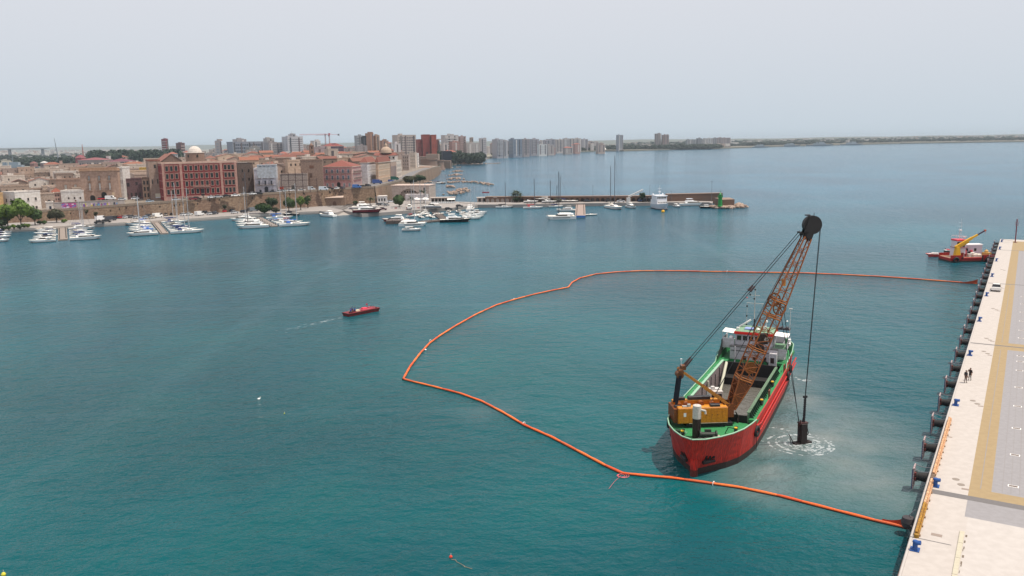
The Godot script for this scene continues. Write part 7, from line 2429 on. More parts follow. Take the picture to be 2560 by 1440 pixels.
func mole() -> void:
	var a := V(-14.724,1.8,-481.313)
	var b := V(87.5,1.8,-466.402)
	var c := V(119.106,1.8,-469.318)
	var H := 4.725765
	var o := thing("mole_wall","long brown arcaded wall along the outer edge of the mole","wall")
	for q in [[a,b,true],[b,c,false]]:
		var d: Vector3 = (q[1] - q[0]).normalized()
		var L: float = (q[1] - q[0]).length()
		var hh := H if q[2] else H + 0.9
		var m := MB.new()
		m.t = Transform3D(Basis(d,V(0,1,0),V(-d.z,0,d.x)),q[0])
		m.box(V(0,-3,-4.5),V(L,hh - 1.8,-0.6))
		if not q[2]: m.box(V(0,-3,-0.6),V(L,hh - 1.8,0))
		part("wall_length",m,mt("mole_brick",lin(0.21,0.135,0.105),0.95,M_tex.stone,0.15),o)
		m = MB.new()
		m.t = Transform3D(Basis(d,V(0,1,0),V(-d.z,0,d.x)),q[0])
		m.box(V(0,hh - 1.8,-4.6),V(L,hh - 1.55,0.12))
		part("wall_coping",m,mt("mole_coping",lin(0.34,0.25,0.21),0.95,M_tex.stone,0.2),o)
		if q[2]:
			var n := int(L / 2.85)
			for i in n:
				var x0 := L * i / n
				var w := L / n
				var g := MB.new()
				g.t = m.t
				var R := w * 0.37
				var cx := x0 + w / 2
				var sp := 1.0
				for k in 8:
					var a0 := PI * k / 8
					var a1 := PI * (k + 1) / 8
					var p0 := V(cx - R * cos(a0),sp + R * sin(a0),0)
					var p1 := V(cx - R * cos(a1),sp + R * sin(a1),0)
					g.quad(p0,p1,V(p1.x,hh - 1.8,0),V(p0.x,hh - 1.8,0))
					g.quad(p1,p0,p0 + V(0,0,-0.6),p1 + V(0,0,-0.6))
				g.box(V(x0,-1,-0.6),V(cx - R,hh - 1.8,0))
				g.box(V(cx + R,-1,-0.6),V(x0 + w,hh - 1.8,0))
				part("arch_bay",g,M["mole_brick"],o)
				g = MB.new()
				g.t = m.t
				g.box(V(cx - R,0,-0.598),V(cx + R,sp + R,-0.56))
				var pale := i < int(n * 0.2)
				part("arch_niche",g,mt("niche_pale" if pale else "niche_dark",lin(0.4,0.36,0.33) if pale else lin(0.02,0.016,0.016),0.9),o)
	var rs := thing("terrace_restaurant","low white restaurant with awnings and a hedge at the root of the mole","restaurant","",V(-45.965,1.7,-479.424),0.02)
	var m := MB.new()
	var W := 13.887552
	m.box(V(0,0,-6),V(W,3.0,-3))
	part("house",m,plaster("a8998c"),rs)
	m = MB.new()
	m.box(V(-0.3,3.003,-6.2),V(W * 1.02,3.25,-1.5))
	part("roof",m,plaster("cfc6bc"),rs)
	for i in 7:
		m = MB.new()
		m.box(V(W * i / 7,0,-2.9),V(W * i / 7 + 0.2,3.0,-2.7))
		part("post",m,paint("e4e2de",0.7),rs)
		m = MB.new()
		m.box(V(W * i / 7 + 0.4,0.6,-3.0),V(W * i / 7 + 1.6,2.2,-2.96))
		part("window",m,mt("boat_glass",Color.BLACK),rs)
	m = MB.new()
	m.quad(V(W * 0.68,2.0,0.5),V(W,2.0,0.5),V(W,3.0,-3),V(W * 0.68,3.0,-3))
	part("awning",m,paint("ecebe8",0.8),rs)
	m = MB.new()
	for i in 12: m.cbox(V(W * (i + 0.5) / 12,0.45,0.2),V(0.9,0.9,0.7))
	part("terrace_screens",m,paint("dfe3e4",0.7),rs,true)
	for q in [[[-9.584,-480.517],8.0,"cfc6bf","open shed with a pale roof on the mole left of the palms"],[[-19.504,-482.571],9.0,"d2c8c2","small pale building with a red sign by the mole wall"]]:
		var sh := thing("mole_building",q[3],"building","",V(q[0][0],1.8,q[0][1]))
		m = MB.new()
		m.box(V(0,0,-3.5),V(q[1],2.5,-1.2))
		part("wall",m,plaster(q[2]),sh)
		m = MB.new()
		m.box(V(-0.3,2.5,-3.8),V(q[1] + 0.3,2.75,0.2))
		part("roof",m,plaster("d9d4ce"),sh)
		for i in 3:
			m = MB.new()
			m.box(V(0.8 + i * 2.6,0.2,-1.2),V(2.2 + i * 2.6,2.0,-1.16))
			part("opening",m,mt("niche_dark",Color.BLACK),sh)
	m = MB.new()
	m.cbox(V(-15.626,1.8,-524.095) + V(0,2.9,-2.0),V(4.5,0.7,0.25))
	tag(part("red_sign",m,paint("a8323c",0.6),self),"red sign board over the small pale building on the mole","sign")
	var lh := thing("lighthouse","bright green lighthouse tower at the end of the mole","lighthouse","",V(108.894,1.2,-433.632))
	var green := mt("beacon_green",hexc("0f8a3a"),0.45)
	m = MB.new()
	var h := 5.185633
	var ht := 8.389934
	m.lathe(V(0,0,0),[Vector2(1.45,0),Vector2(1.4,0.4),Vector2(1.15,0.5),Vector2(1.0,h * 0.86),Vector2(1.35,h * 0.9),Vector2(1.35,h)],10)
	part("tower",m,green,lh)
	m = MB.new()
	m.lathe(V(0,h,0),[Vector2(0.55,0),Vector2(0.55,1.0),Vector2(0.75,1.1),Vector2(0.3,1.6),Vector2(0.1,1.9)],10)
	m.tube(V(0,h + 1.8,0),V(0,ht,0),0.09,0.06,5)
	m.tube(V(-0.5,h + 2.6,0),V(0.5,h + 2.6,0),0.06,0.06,4)
	part("lantern",m,green,lh)
	for i in 8:
		m = MB.new()
		m.tube(V(cos(i * PI / 4) * 1.3,h,sin(i * PI / 4) * 1.3),V(cos(i * PI / 4) * 1.3,h + 0.9,sin(i * PI / 4) * 1.3),0.06,0.06,4)
		part("gallery_post",m,green,lh)
	var hb := thing("stone_block","dark brown stone block at the tip of the mole behind the green lighthouse","block")
	var p0 := V(110.917,1,-435.853)
	var p1 := V(117.383,1,-437.341)
	var hb_h := 4.338331
	m = MB.new()
	m.prism([Vector2(p0.x,p0.z),Vector2(p1.x,p1.z),Vector2(p1.x + 1,p1.z - 14),Vector2(p0.x - 1,p0.z - 14)],-1,hb_h)
	part("block",m,mt("mole_brick",Color.BLACK),hb)
	m = MB.new()
	m.prism([Vector2(p0.x,p0.z),Vector2(p1.x,p1.z),Vector2(p1.x + 1,p1.z - 14),Vector2(p0.x - 1,p0.z - 14)],hb_h + 0.003,hb_h + 0.2)
	part("top",m,mt("mole_coping",Color.BLACK),hb)
	rocks("rock_apron","pale boulders round the head of the mole under the green lighthouse",[V(105.208,0,-439.022),V(108.784,0,-433.051),V(115.392,0,-434.443),V(122.348,0,-438.467),V(123.315,0,-452.184)],4.0,1.3,85,3,"c2aa8e","rocks")
	rocks("rock_breakwater","near rock breakwater before the open bay, left of the mole wall",[V(-40.61,0,-570.933),V(-37.553,0,-596.855),V(-35.385,0,-635.878)],9.0,2.6,70,4)
	rocks("rock_breakwater","small rock heap between the near breakwater and the groyne",[V(-51.838,0,-685.502),V(-46.751,0,-678.095)],5.0,1.4,26,5)
	rocks("rock_breakwater","long thin rock groyne reaching out from the castle shore",[V(-77.67,0,-759.864),V(-59.256,0,-747.063),V(-45.828,0,-761.345),V(-34.602,0,-754.198),V(-24.793,0,-729.756),V(-14.784,0,-700.117)],6.0,1.5,110,6)
	for i in 3:
		rocks("rock_breakwater",["nearest of the three rock islets off the castle","middle one of the three rock islets off the castle","farthest of the three rock islets off the castle"][i],[[V(-58.012,0,-821.663),V(-50.811,0,-819.298)],[V(-62.294,0,-914.775),V(-56.382,0,-917.998)],[V(-67.661,0,-1031.482),V(-61.018,0,-1035.575)]][i],9.0,2.2,40,7 + i)
	rocks("rock_shore","flat rocks at the foot of the castle",[V(-106.665,0,-1145.439),V(-93.859,0,-1191.077),V(-72.753,0,-1217.781)],9.0,1.0,50,12,"b9a594","rocks")
	rocks("rock_breakwater","low dark rock line off the park beach",[V(-97.041,0,-1403.198),V(-63.389,0,-1397.002),V(-15.12,0,-1420.788)],8.0,1.0,70,14)
	for q in [[[-13.182,-471.404],8.0,"lamp post behind the red sign on the mole"],[[-15.553,-471.885],7.0,"shorter lamp post left of the red sign on the mole"],[[13.459,-469.205],9.0,"lamp post behind the boats ashore on the mole"],[[46.161,-468.977],9.0,"lamp post before the mole arches"],[[77.061,-462.58],9.0,"lamp post left of the white ferry"],[[89.685,-466.471],5.5,"short lamp post right of the white ferry"],[[110.476,-458.862],11.0,"tall lamp post left of the green lighthouse"]]:
		lamp_post(q[2],V(q[0][0],1.8,q[0][1]),q[1])
	var jb := thing("boarding_jib","long white lattice jib slanting up beside the bow-on motor yacht","jib")
	m = MB.new()
	var ja := V(63.123,1.8,-445.81)
	for dz in [-0.35,0.35]:
		for dy in [0.0,0.7]:
			m.tube(ja + V(0,3.6 + dy,dz - 3),ja + V(7.8,7.2 + dy,dz - 3),0.13,0.13,4)
	for i in 8:
		m.tube(ja + V(i,3.6 + i * 0.46,-2.65),ja + V(i + 1,4.3 + (i + 1) * 0.46,-2.65),0.07,0.07,4)
	part("lattice",m,paint("d8d2cd",0.6),jb)
	m = MB.new()
	m.box(ja + V(-0.8,0,-3.8),ja + V(1.2,3.6,-2.2))
	part("support",m,paint("c9c4c0",0.6),jb)
func marina() -> void:
	pontoon("leftmost grey pontoon with boats on both sides",V(-177.433,0,-328.107),V(-212.981,0,-394.604),3.4,"93887f")
	pontoon("second pontoon running out from the marina quay",V(-144.767,0,-346.549),V(-176.069,0,-410.087),3.2,"9a8f87")
	pontoon("third pontoon running out from the marina quay",V(-105.588,0,-370.768),V(-125.913,0,-415.774),3.2,"8d8580")
	pontoon("dark wooden platform with piles left of the catamaran",V(-56.8,0,-377.938),V(-48.933,0,-378.691),5.0,"5f5450",1.5)
	pontoon("dark floating pontoon between the catamaran and the black-hulled yacht",V(-40.47,0,-381.344),V(-30.808,0,-390.049),6.0,"574e4b")
	pontoon("dark pontoon leading back to the boatyard apron",V(-31.369,0,-392.244),V(-39.306,0,-433.197),4.0,"5d5450")
	pontoon("short pontoon with a blue end at the mole",V(32.936,0,-394.753),V(38.756,0,-463.366),5.0,"a3928a",1.0)
	var m := MB.new()
	m.cbox(V(32.684,0,-391.738) + V(0,0.75,0),V(4.6,0.9,0.5))
	tag(part("blue_barrier",m,paint("2f6fb5",0.5),self),"blue panel across the open end of the short pontoon","panel")
	var o := thing("quay_house","low white quay house with small windows below the palm and round tree","house","",V(-92.362,1.6,-490.205),0.244346)
	var W := 19.820089
	m = MB.new()
	m.box(V(0,0,-7),V(W,3.6,0))
	part("wall",m,plaster("dcdcde"),o)
	m = MB.new()
	m.box(V(-0.3,3.603,-7.2),V(W + 0.3,3.85,0.3))
	part("roof",m,plaster("d8d4cf"),o)
	for i in 7:
		m = MB.new()
		m.box(V(W * (0.42 + 0.08 * i),0.8,0),V(W * (0.42 + 0.08 * i) + 0.8,2.4,0.05))
		part("window",m,mt("boat_glass",Color.BLACK),o)
	o = thing("cream_house","cream house built against the sea wall above the white quay house","house","",V(-95.13,3.2,-514.446) + V(0,0,-9),0.244346)
	m = MB.new()
	m.box(V(0,-2,-7),V(10,6.2,0))
	part("wall",m,plaster("d9cdb4"),o)
	m = MB.new()
	m.box(V(4,6.203,-7),V(10.2,6.5,0.2))
	part("roof",m,plaster("c9b8a8"),o)
	for i in 4:
		m = MB.new()
		m.box(V(1.4 + i * 2.1,2.6,0),V(1.9 + i * 2.1,3.8,0.05))
		part("window",m,mt("boat_glass",Color.BLACK),o)
	o = thing("stone_stairs","pale stone stairs climbing the sea wall left of the cream house","stairs","",V(-98.299,1.6,-494.787) + V(0,0,-4),0.5)
	for i in 18:
		m = MB.new()
		m.box(V(-1.6,0,-i * 0.42),V(1.6,0.4 + i * 0.42,-i * 0.42 + 0.42))
		part("step",m,mt("stair_stone",lin(0.42,0.36,0.29),0.95,M_tex.stone,0.3),o)
	o = thing("stone_shed","low old stone shed at the foot of the sea wall left of the stairs","shed","",V(-107.221,1.6,-473.803),0.139626)
	m = MB.new()
	m.box(V(0,0,-6),V(13,4.6,-0.4))
	part("wall",m,stonem("a08568"),o)
	m = MB.new()
	m.quad(V(2,5.2,-6),V(2,4.6,0.2),V(12,4.6,0.2),V(12,5.2,-6))
	m.quad(V(2,4.6,0.2),V(2,4.3,0.2),V(12,4.3,0.2),V(12,4.6,0.2))
	part("roof",m,plaster("c9b6a2"),o)
	inst("arched_opening",arch_mesh(2.0,2.4,0.05),mt("door_brown",lin(0.12,0.06,0.04),0.8),o,Transform3D(Basis.IDENTITY,V(6,0,-0.39)))
	o = thing("quay_barrier","row of low white and red barriers on the boatyard apron","barrier","",V(-63.693,1.6,-442.08))
	for i in 9:
		m = MB.new()
		m.box(V(i * 2.0,0.2,0),V(i * 2.0 + 1.5,1.0,0.08))
		part("panel",m,paint(["d8d4d0","b98f8c","c9c5c0"][i % 3],0.7),o)
	o = thing("canopy_tent","white canopy tents before the great arch of the fort","tent","",V(-56.672,1.6,-482.966))
	for i in 2:
		m = MB.new()
		m.lathe(V(2.6 + i * 4.4,2.2,0),[Vector2(2.7,0),Vector2(2.6,0.3),Vector2(0.4,1.3),Vector2(0,1.4)],8)
		part("canopy",m,paint("eceae7",0.8),o)
		for s in [-1,1]:
			m = MB.new()
			m.tube(V(2.6 + i * 4.4 + s * 1.8,0,1.4),V(2.6 + i * 4.4 + s * 1.8,2.3,1.4),0.06)
			part("pole",m,paint("b9b9b9",0.6),o)
func vehicles() -> void:
	car("sedan","black car at the left end of the marina car row, before the white van","1a1a1d",V(-189.6,1.62,-383.38),15,"cars parked along the marina quay")
	car("van","white van behind the black cars on the marina quay","e8e8ea",V(-197.16,1.62,-400.26),60,"cars parked along the marina quay")
	car("hatch","second black car at the left end of the marina car row","17181b",V(-188.68,1.62,-388.32),15,"cars parked along the marina quay")
	car("van","dark grey van on the marina quay right of the white van","3a3c44",V(-191.26,1.62,-397.96),50,"cars parked along the marina quay")
	car("hatch","black hatchback below the sea wall left of the red one","111114",V(-193.41,1.62,-407.99),75,"cars parked along the marina quay")
	car("hatch","red hatchback parked below the sea wall on the left","b3222a",V(-191.51,1.62,-409.11),75,"cars parked along the marina quay")
	car("hatch","silver hatchback right of the red one below the wall","c9ccd0",V(-189.5,1.62,-410.21),75,"cars parked along the marina quay")
	car("hatch","grey car with a bright windscreen below the wall","6b6d70",V(-187.75,1.62,-411.94),75,"cars parked along the marina quay")
	car("hatch","grey-white hatchback half hidden by the yacht masts","b5b8bd",V(-183.35,1.62,-407.78),75,"cars parked along the marina quay")
	car("hatch","pale blue car right of the yacht masts","a9b9cf",V(-178.21,1.62,-406.94),70,"cars parked along the marina quay")
	car("hatch","dark blue car behind the pale blue one","2a3550",V(-180.67,1.62,-416.04),70,"cars parked along the marina quay")
	car("hatch","beige car beside the white camper on the quay","c8bdb0",V(-175.14,1.62,-407),70,"cars parked along the marina quay")
	car("van","white camper van standing tall on the marina quay","ecebe8",V(-174.57,1.62,-411.51),70,"cars parked along the marina quay")
	car("hatch","white hatchback right of the white camper","dcdcde",V(-176.28,1.62,-421.91),75,"cars parked along the marina quay")
	car("hatch","beige-grey car right of the white hatchback","9c948c",V(-174.18,1.62,-422.47),75,"cars parked along the marina quay")
	car("hatch","black car farthest right of the beige-grey one","141417",V(-171.97,1.62,-423.63),75,"cars parked along the marina quay")
	car("hatch","white car behind the tall mast on the quay","d9dadc",V(-164.82,1.62,-419.37),75,"cars parked along the marina quay")
	car("hatch","white jeep on the quay before the sea wall","cfd2d4",V(-162.93,1.62,-422.09),75,"cars parked along the marina quay")
	car("hatch","small dark blue car by the sea wall","29334f",V(-164.12,1.62,-430.11),75,"cars parked along the marina quay")
	car("van","white van with tools under the red palace wall","dedede",V(-156.95,1.62,-419.76),70,"cars parked along the marina quay")
	car("hatch","black car left of the silver one under the wall","222226",V(-158.34,1.62,-432.36),70,"cars parked along the marina quay")
	car("hatch","silver car with trailer under the red palace wall","bfc1c4",V(-152.97,1.62,-423.93),70,"cars parked along the marina quay")
	car("hatch","dark grey car right of the silver one under the wall","4a4d55",V(-151.41,1.62,-426.13),70,"cars parked along the marina quay")
	car("hatch","white car under the right end of the red palace","c8ced6",V(-154.11,1.62,-436.76),70,"cars parked along the marina quay")
	car("hatch","bright red hatchback alone under the right end of the red palace","c21f2b",V(-150.22,1.62,-438.68),60,"cars parked along the marina quay")
	car("hatch","dark blue car beside the tall white masts","252b40",V(-147.27,1.62,-440.8),60,"cars parked along the marina quay")
	car("hatch","silver car in front of the tall white masts","c4c7cb",V(-142.43,1.62,-429.58),60,"cars parked along the marina quay")
	car("hatch","dark car right of the tall white masts","33333b",V(-138.99,1.62,-434.09),60,"cars parked along the marina quay")
	car("van","grey van left of the round green bush","6d767e",V(-136.01,1.62,-441.44),40,"cars parked along the marina quay")
	car("hatch","dark car beside the grey van","1c1d22",V(-138.98,1.62,-444.67),60,"cars parked along the marina quay")
	car("hatch","cream car on the street below the left of the red palace","cfc6b2",V(-166.19,8.74,-428.96),30,"cars parked along the upper street")
	car("hatch","dark red car on the street below the red palace","7a1f28",V(-162.67,8.87,-427.59),30,"cars parked along the upper street")
	car("hatch","black-red car end to end with the dark red one","3c1a1d",V(-161.52,8.97,-430.86),30,"cars parked along the upper street")
	car("sedan","silver car left of the red palace steps","b7bcc2",V(-172.69,8.5,-431.29),30,"cars parked along the upper street")
	car("sedan","white sedan on the street by the palace steps","dfe2e6",V(-155.44,9.29,-435),30,"cars parked along the upper street")
	car("sedan","grey-silver sedan right of the white one by the steps","a2a8ad",V(-152.1,9.42,-434.8),30,"cars parked along the upper street")
	car("sedan","black sedan on the street near the red palace end","17171a",V(-148.67,9.61,-437.79),30,"cars parked along the upper street")
	car("sedan","white sedan at the right end of the red palace","f0f0f0",V(-144.5,9.8,-439.23),30,"cars parked along the upper street")
	car("hatch","white car beside the dark stained ruin","d5d8db",V(-141.99,9.94,-446.92),60,"cars parked along the upper street")
	car("hatch","white hatchback left of the grey palazzo","dddfe2",V(-137.92,9.99,-447.17),60,"cars parked along the upper street")
	car("sedan","black sedan at the left corner of the grey palazzo","1b1b1f",V(-135.61,10.04,-450.19),20,"cars parked along the upper street")
	car("sedan","dark blue sedan before the grey palazzo","2d3440",V(-130.45,10.14,-459),15,"cars parked along the upper street")
	car("hatch","white-grey car by the orange site hut","c9ccd0",V(-127.54,10.2,-463.45),15,"cars parked along the upper street")
	car("hatch","silver hatchback by the scaffolded church","a9b4b4",V(-126.33,10.22,-465.83),15,"cars parked along the upper street")
	car("hatch","white hatchback in front of the scaffolded church","e0e2e4",V(-123.45,10.28,-470.49),15,"cars parked along the upper street")
	car("sedan","white sedan right of the scaffolded church","e6e8ea",V(-116.48,10.36,-467.35),10,"cars parked along the upper street")
	car("van","white van before the low pale wall","ced4d8",V(-113.42,10.42,-475.12),10,"cars parked along the upper street")
	car("van","white van at the left corner of the pink palace","cfdae2",V(-105.12,10.55,-470.77),5,"cars parked along the upper street","1f5a50")
	car("sedan","black car before the left of the pink palace","1e1f24",V(-103.27,10.55,-478.55),5,"cars parked along the upper street","1f5a50")
	car("hatch","white hatchback before the pink palace doorway","ececec",V(-99.53,10.55,-480.11),80,"cars parked along the upper street","1f5a50")
	car("hatch","dark car right of the pink palace doorway","55454a",V(-96.64,10.55,-481.9),80,"cars parked along the upper street","1f5a50")
	car("van","blue and green painted van at the pink palace corner","3f6fb0",V(-89.62,10.55,-488.72),5,"cars parked along the upper street","1f5a50")
	car("hatch","black car behind the painted van","1d1a1f",V(-87.68,10.55,-497.18),40,"cars parked along the upper street","1f5a50")
	car("hatch","black hatchback before the white palace","17171a",V(-86.44,10.55,-508.05),60,"cars parked along the upper street","1f5a50")
	car("truck","blue lorry on the street before the white palace","3a4f80",V(-85.26,10.55,-535.93),20,"cars parked along the upper street","37508c")
	car("truck","dark green lorry on the street by the school building","1f5a50",V(-80.91,10.55,-583.19),15,"cars parked along the upper street","1f5a50")
	car("hatch","blue car by the dark green lorry","3a56a8",V(-80.99,10.55,-567.28),15,"cars parked along the upper street","1f5a50")
	car("truck","white lorry with cream box climbing the ramp left of the red palace","dfe3e6",V(-188.81,8.6,-447.37),200,"lorries","cfc9b4")
	car("hatch","silver-blue car at the foot of the ramp beside the lorry","9fb4c6",V(-187.61,7.6,-434.4),20,"cars parked along the upper street")
	car("van","white delivery van by the brown palace doors","e9ebee",V(-213.56,8.5,-446.39),5,"cars parked along the upper street")
	car("hatch","red car by the brown palace doorway","c41f30",V(-218.77,8.5,-447.51),10,"cars parked along the upper street")
	car("hatch","silver car right of the brown palace","c6cbd0",V(-204.69,8.5,-440.65),10,"cars parked along the upper street")
	car("hatch","white car below the ruined house","dfe2e6",V(-200.3,8.5,-446.12),15,"cars parked along the upper street")
	car("hatch","dark red car on the boatyard apron","4a1a20",V(-66.87,1.64,-436.71),0,"cars on the boatyard apron","3c5f9c")
	car("hatch","black car parked by the white quay house","1c1d21",V(-74.43,1.64,-469.97),70,"cars on the boatyard apron","3c5f9c")
	car("hatch","silver car parked by the white quay house","b9bcc0",V(-72.5,1.64,-472.71),70,"cars on the boatyard apron","3c5f9c")
	car("hatch","grey car third by the white quay house","8a8d92",V(-69.38,1.64,-465.9),70,"cars on the boatyard apron","3c5f9c")
	car("sedan","silver saloon by the round tree","c3c8cd",V(-70.93,1.64,-493.39),20,"cars on the boatyard apron","3c5f9c")
	car("hatch","small dark car on the apron near the mole","2a2228",V(-27.63,1.64,-448.91),10,"cars on the boatyard apron","3c5f9c")
	car("hatch","black car beside the boat stacked pontoon","26262b",V(-32.12,1.64,-430.35),10,"cars on the boatyard apron","3c5f9c")
	car("truck","blue-covered trailer by the stone stairs","3c5f9c",V(-99.07,1.64,-477.96),20,"cars on the boatyard apron","3c5f9c")
	car("hatch","dark blue-grey car under the mole arches","3a3f49",V(43.46,1.9,-471.79),5,"cars on the mole")
	car("sedan","long black car under the mole arches","1b1b1f",V(49.26,1.9,-473.33),5,"cars on the mole")
	car("hatch","black car behind the tall twin masts on the mole","1e1c20",V(54.88,1.9,-468.05),5,"cars on the mole")
	car("sedan","silver car right of the tall twin masts on the mole","c4c6ca",V(61.3,1.9,-464.03),10,"cars on the mole")
	car("van","black pickup with a white canopy left on the mole","1d1d20",V(74.75,1.9,-464.9),80,"cars on the mole")
	car("van","black pickup with a pale roof right on the mole","1d1d20",V(77.53,1.9,-464.32),80,"cars on the mole")
	car("hatch","blue car with glaring windscreen on the mole","2c4a7c",V(72.57,1.9,-467.32),70,"cars on the mole")
func fleet() -> void:
	pontoon_row("the leftmost pontoon",V(-176.23,0,-325.83),V(-212.98,0,-394.6),-1,9,[["motor",9.5,"e9e7e3",0],["motor",8.5,"20202a",0],["motor",8.5,"1c2f62",0],["open",7.5,"e9e7e3",0],["motor",9,"e9e7e3",0],["motor",8,"1c2f62",0]])
	pontoon_row("the leftmost pontoon",V(-176.23,0,-325.83),V(-212.98,0,-394.6),1,8,[["fly",11.5,"1c2f62",0],["sail",10,"1c2f62",13],["motor",9.5,"1c2f62",0],["sail",10,"b7b0a6",13],["motor",8,"1c2f62",0]])
	pontoon_row("the second pontoon",V(-144.33,0,-345.49),V(-176.07,0,-410.09),-1,8,[["fly",12,"2f63b0",0],["motor",9,"2f63b0",0],["sail",11,"2f63b0",15.5],["sail",11,"e9e7e3",14.5],["sail",10.5,"1c2f62",14],["motor",9,"e9e7e3",0]])
	pontoon_row("the second pontoon",V(-144.33,0,-345.49),V(-176.07,0,-410.09),1,8,[["sail",13.5,"1c2f62",19],["sail",12,"1c2f62",15],["motor",10,"1c2f62",0],["sail",10,"20202a",15],["motor",9,"b7b0a6",0],["motor",9,"1c2f62",0]])
	pontoon_row("the third pontoon",V(-105.29,0,-369.68),V(-125.91,0,-415.77),-1,7,[["fly",13.5,"e9e7e3",0],["motor",10,"1c2f62",0],["sail",13,"e9e7e3",24],["fly",11,"20202a",0],["sail",12,"e9e7e3",17],["motor",10,"e9e7e3",0]])
	pontoon_row("the third pontoon",V(-105.29,0,-369.68),V(-125.91,0,-415.77),1,6,[["sail",14,"2f63b0",19],["fly",12,"8a1f2a",0],["sail",11,"e9e7e3",16],["motor",9,"2f63b0",0],["open",7,"1c2f62",0]])
	boat("motor","white boat cut by the left edge, nearest of five",8.5,V(-202.73,0,-327.75),8,"f2f1ee","1c2f62","boats at the left edge",0)
	boat("motor","white boat cut by the left edge, second of five",8.5,V(-210.3,0,-341.54),8,"f2f1ee","1c2f62","boats at the left edge",0)
	boat("motor","white boat cut by the left edge, third of five",8.5,V(-215.58,0,-351.04),8,"f2f1ee","1c2f62","boats at the left edge",0)
	boat("motor","white boat cut by the left edge, fourth of five",8.5,V(-220.71,0,-359.95),8,"f2f1ee","1c2f62","boats at the left edge",0)
	boat("motor","white boat cut by the left edge, fifth of five",8.5,V(-225.9,0,-368.19),8,"f2f1ee","1c2f62","boats at the left edge",0)
	boat("fly","large white tour yacht stern-on beside the slipway left of the boatyard",12,V(-92.96,0,-421.63),140,"f2f1ee","e9e7e3","boats moored in the marina",0)
	boat("motor","pale motor yacht lying along the quay left of the green bushes",11,V(-115.1,0,-431.18),172,"23252c","20202a","boats moored in the marina",0)
	boat("fly","white and red motor yacht with red hull stripe standing on the boatyard apron",15,V(-71.95,2.1,-419.03),2,"7c1f2b","e9e7e3","boats ashore",0)
	boat("fly","white motor yacht behind the red-striped one ashore",14,V(-77.7,2,-445.23),4,"f2f1ee","e9e7e3","boats ashore",0)
	boat("motor","white wrapped boat on a stand before the fort arch",9,V(-53.41,2.4,-439.5),95,"f2f1ee","e9e7e3","boats ashore",0)
	boat("motor","grey-white cabin boat ashore before the terrace restaurant",11,V(-42.19,2.2,-441.62),175,"c9c8c8","e9e7e3","boats ashore",0)
	boat("open","small white open boat ashore left of the striped yacht",7,V(-83.64,1.7,-448.45),20,"f2f1ee","1c2f62","boats ashore",0)
	boat("cat","white sailing catamaran moored before the dark pontoon",12.5,V(-43.29,0,-367.54),2,"f2f1ee","e9e7e3","boats moored in the marina",20)
	boat("fly","white and dark red yacht behind the left platform of the dark pontoon",13,V(-53.92,0,-387.48),178,"7c1f2b","e9e7e3","boats moored in the marina",0)
	boat("fly","black-hulled white motor yacht at the right end of the dark pontoon",14.5,V(-25.39,0,-381.81),2,"14151a","e9e7e3","boats moored in the marina",0)
	boat("sail","white sailing boat right behind the black-hulled yacht",12,V(-19.69,0,-394.64),3,"f2f1ee","e9e7e3","boats moored in the marina",15)
	boat("sail","white boat right of the black-hulled yacht, third from it",11,V(-18.34,0,-404.57),3,"f2f1ee","e9e7e3","boats moored in the marina",15)
	boat("motor","white boat right of the black-hulled yacht, fourth from it",10,V(-17.56,0,-415.59),3,"f2f1ee","e9e7e3","boats moored in the marina",0)
	boat("motor","white boat right of the black-hulled yacht, fifth from it",10,V(-16.89,0,-425.23),3,"f2f1ee","e9e7e3","boats moored in the marina",0)
	boat("fly","tall white yacht on the hard at the root of the mole",11,V(-20.45,1.9,-425),80,"f2f1ee","e9e7e3","boats ashore",0)
	boat("motor","small boat packed inside the dark pontoon basin, first from the left",7.5,V(-49.31,0,-412.92),60,"f2f1ee","8a1f2a","small boats packed in the dark pontoon basin",16)
	boat("open","small boat packed inside the dark pontoon basin, second from the left",7.5,V(-47.09,0,-417.25),85,"f2f1ee","e9e7e3","small boats packed in the dark pontoon basin",0)
	boat("open","small boat packed inside the dark pontoon basin, third from the left",7.5,V(-43.97,0,-407.44),110,"f2f1ee","20202a","small boats packed in the dark pontoon basin",0)
	boat("open","small boat packed inside the dark pontoon basin, fourth from the left",7.5,V(-43.58,0,-423.9),60,"f2f1ee","e9e7e3","small boats packed in the dark pontoon basin",16)
	boat("open","small boat packed inside the dark pontoon basin, fifth from the left",7.5,V(-40.92,0,-413.85),85,"f2f1ee","b7b0a6","small boats packed in the dark pontoon basin",0)
	boat("open","small boat packed inside the dark pontoon basin, sixth from the left",7.5,V(-38.59,0,-406.55),110,"f2f1ee","20202a","small boats packed in the dark pontoon basin",0)
	boat("motor","small boat packed inside the dark pontoon basin, seventh from the left",7.5,V(-46.44,0,-426.86),60,"f2f1ee","b7b0a6","small boats packed in the dark pontoon basin",16)
	boat("open","small boat packed inside the dark pontoon basin, eighth from the left",7.5,V(-38.19,0,-420.54),85,"f2f1ee","20202a","small boats packed in the dark pontoon basin",0)
	boat("motor","small boat packed inside the dark pontoon basin, ninth from the left",7.5,V(-45.31,0,-436.84),110,"f2f1ee","e9e7e3","small boats packed in the dark pontoon basin",0)
	boat("open","small boat packed inside the dark pontoon basin, tenth from the left",7.5,V(-36.26,0,-422.64),60,"f2f1ee","b7b0a6","small boats packed in the dark pontoon basin",0)
	boat("motor","small boat packed inside the dark pontoon basin, eleventh from the left",7.5,V(-32.28,0,-431.96),85,"f2f1ee","e9e7e3","small boats packed in the dark pontoon basin",0)
	boat("motor","small boat packed inside the dark pontoon basin, twelfth from the left",7.5,V(-27.19,0,-433.64),110,"f2f1ee","b7b0a6","small boats packed in the dark pontoon basin",0)
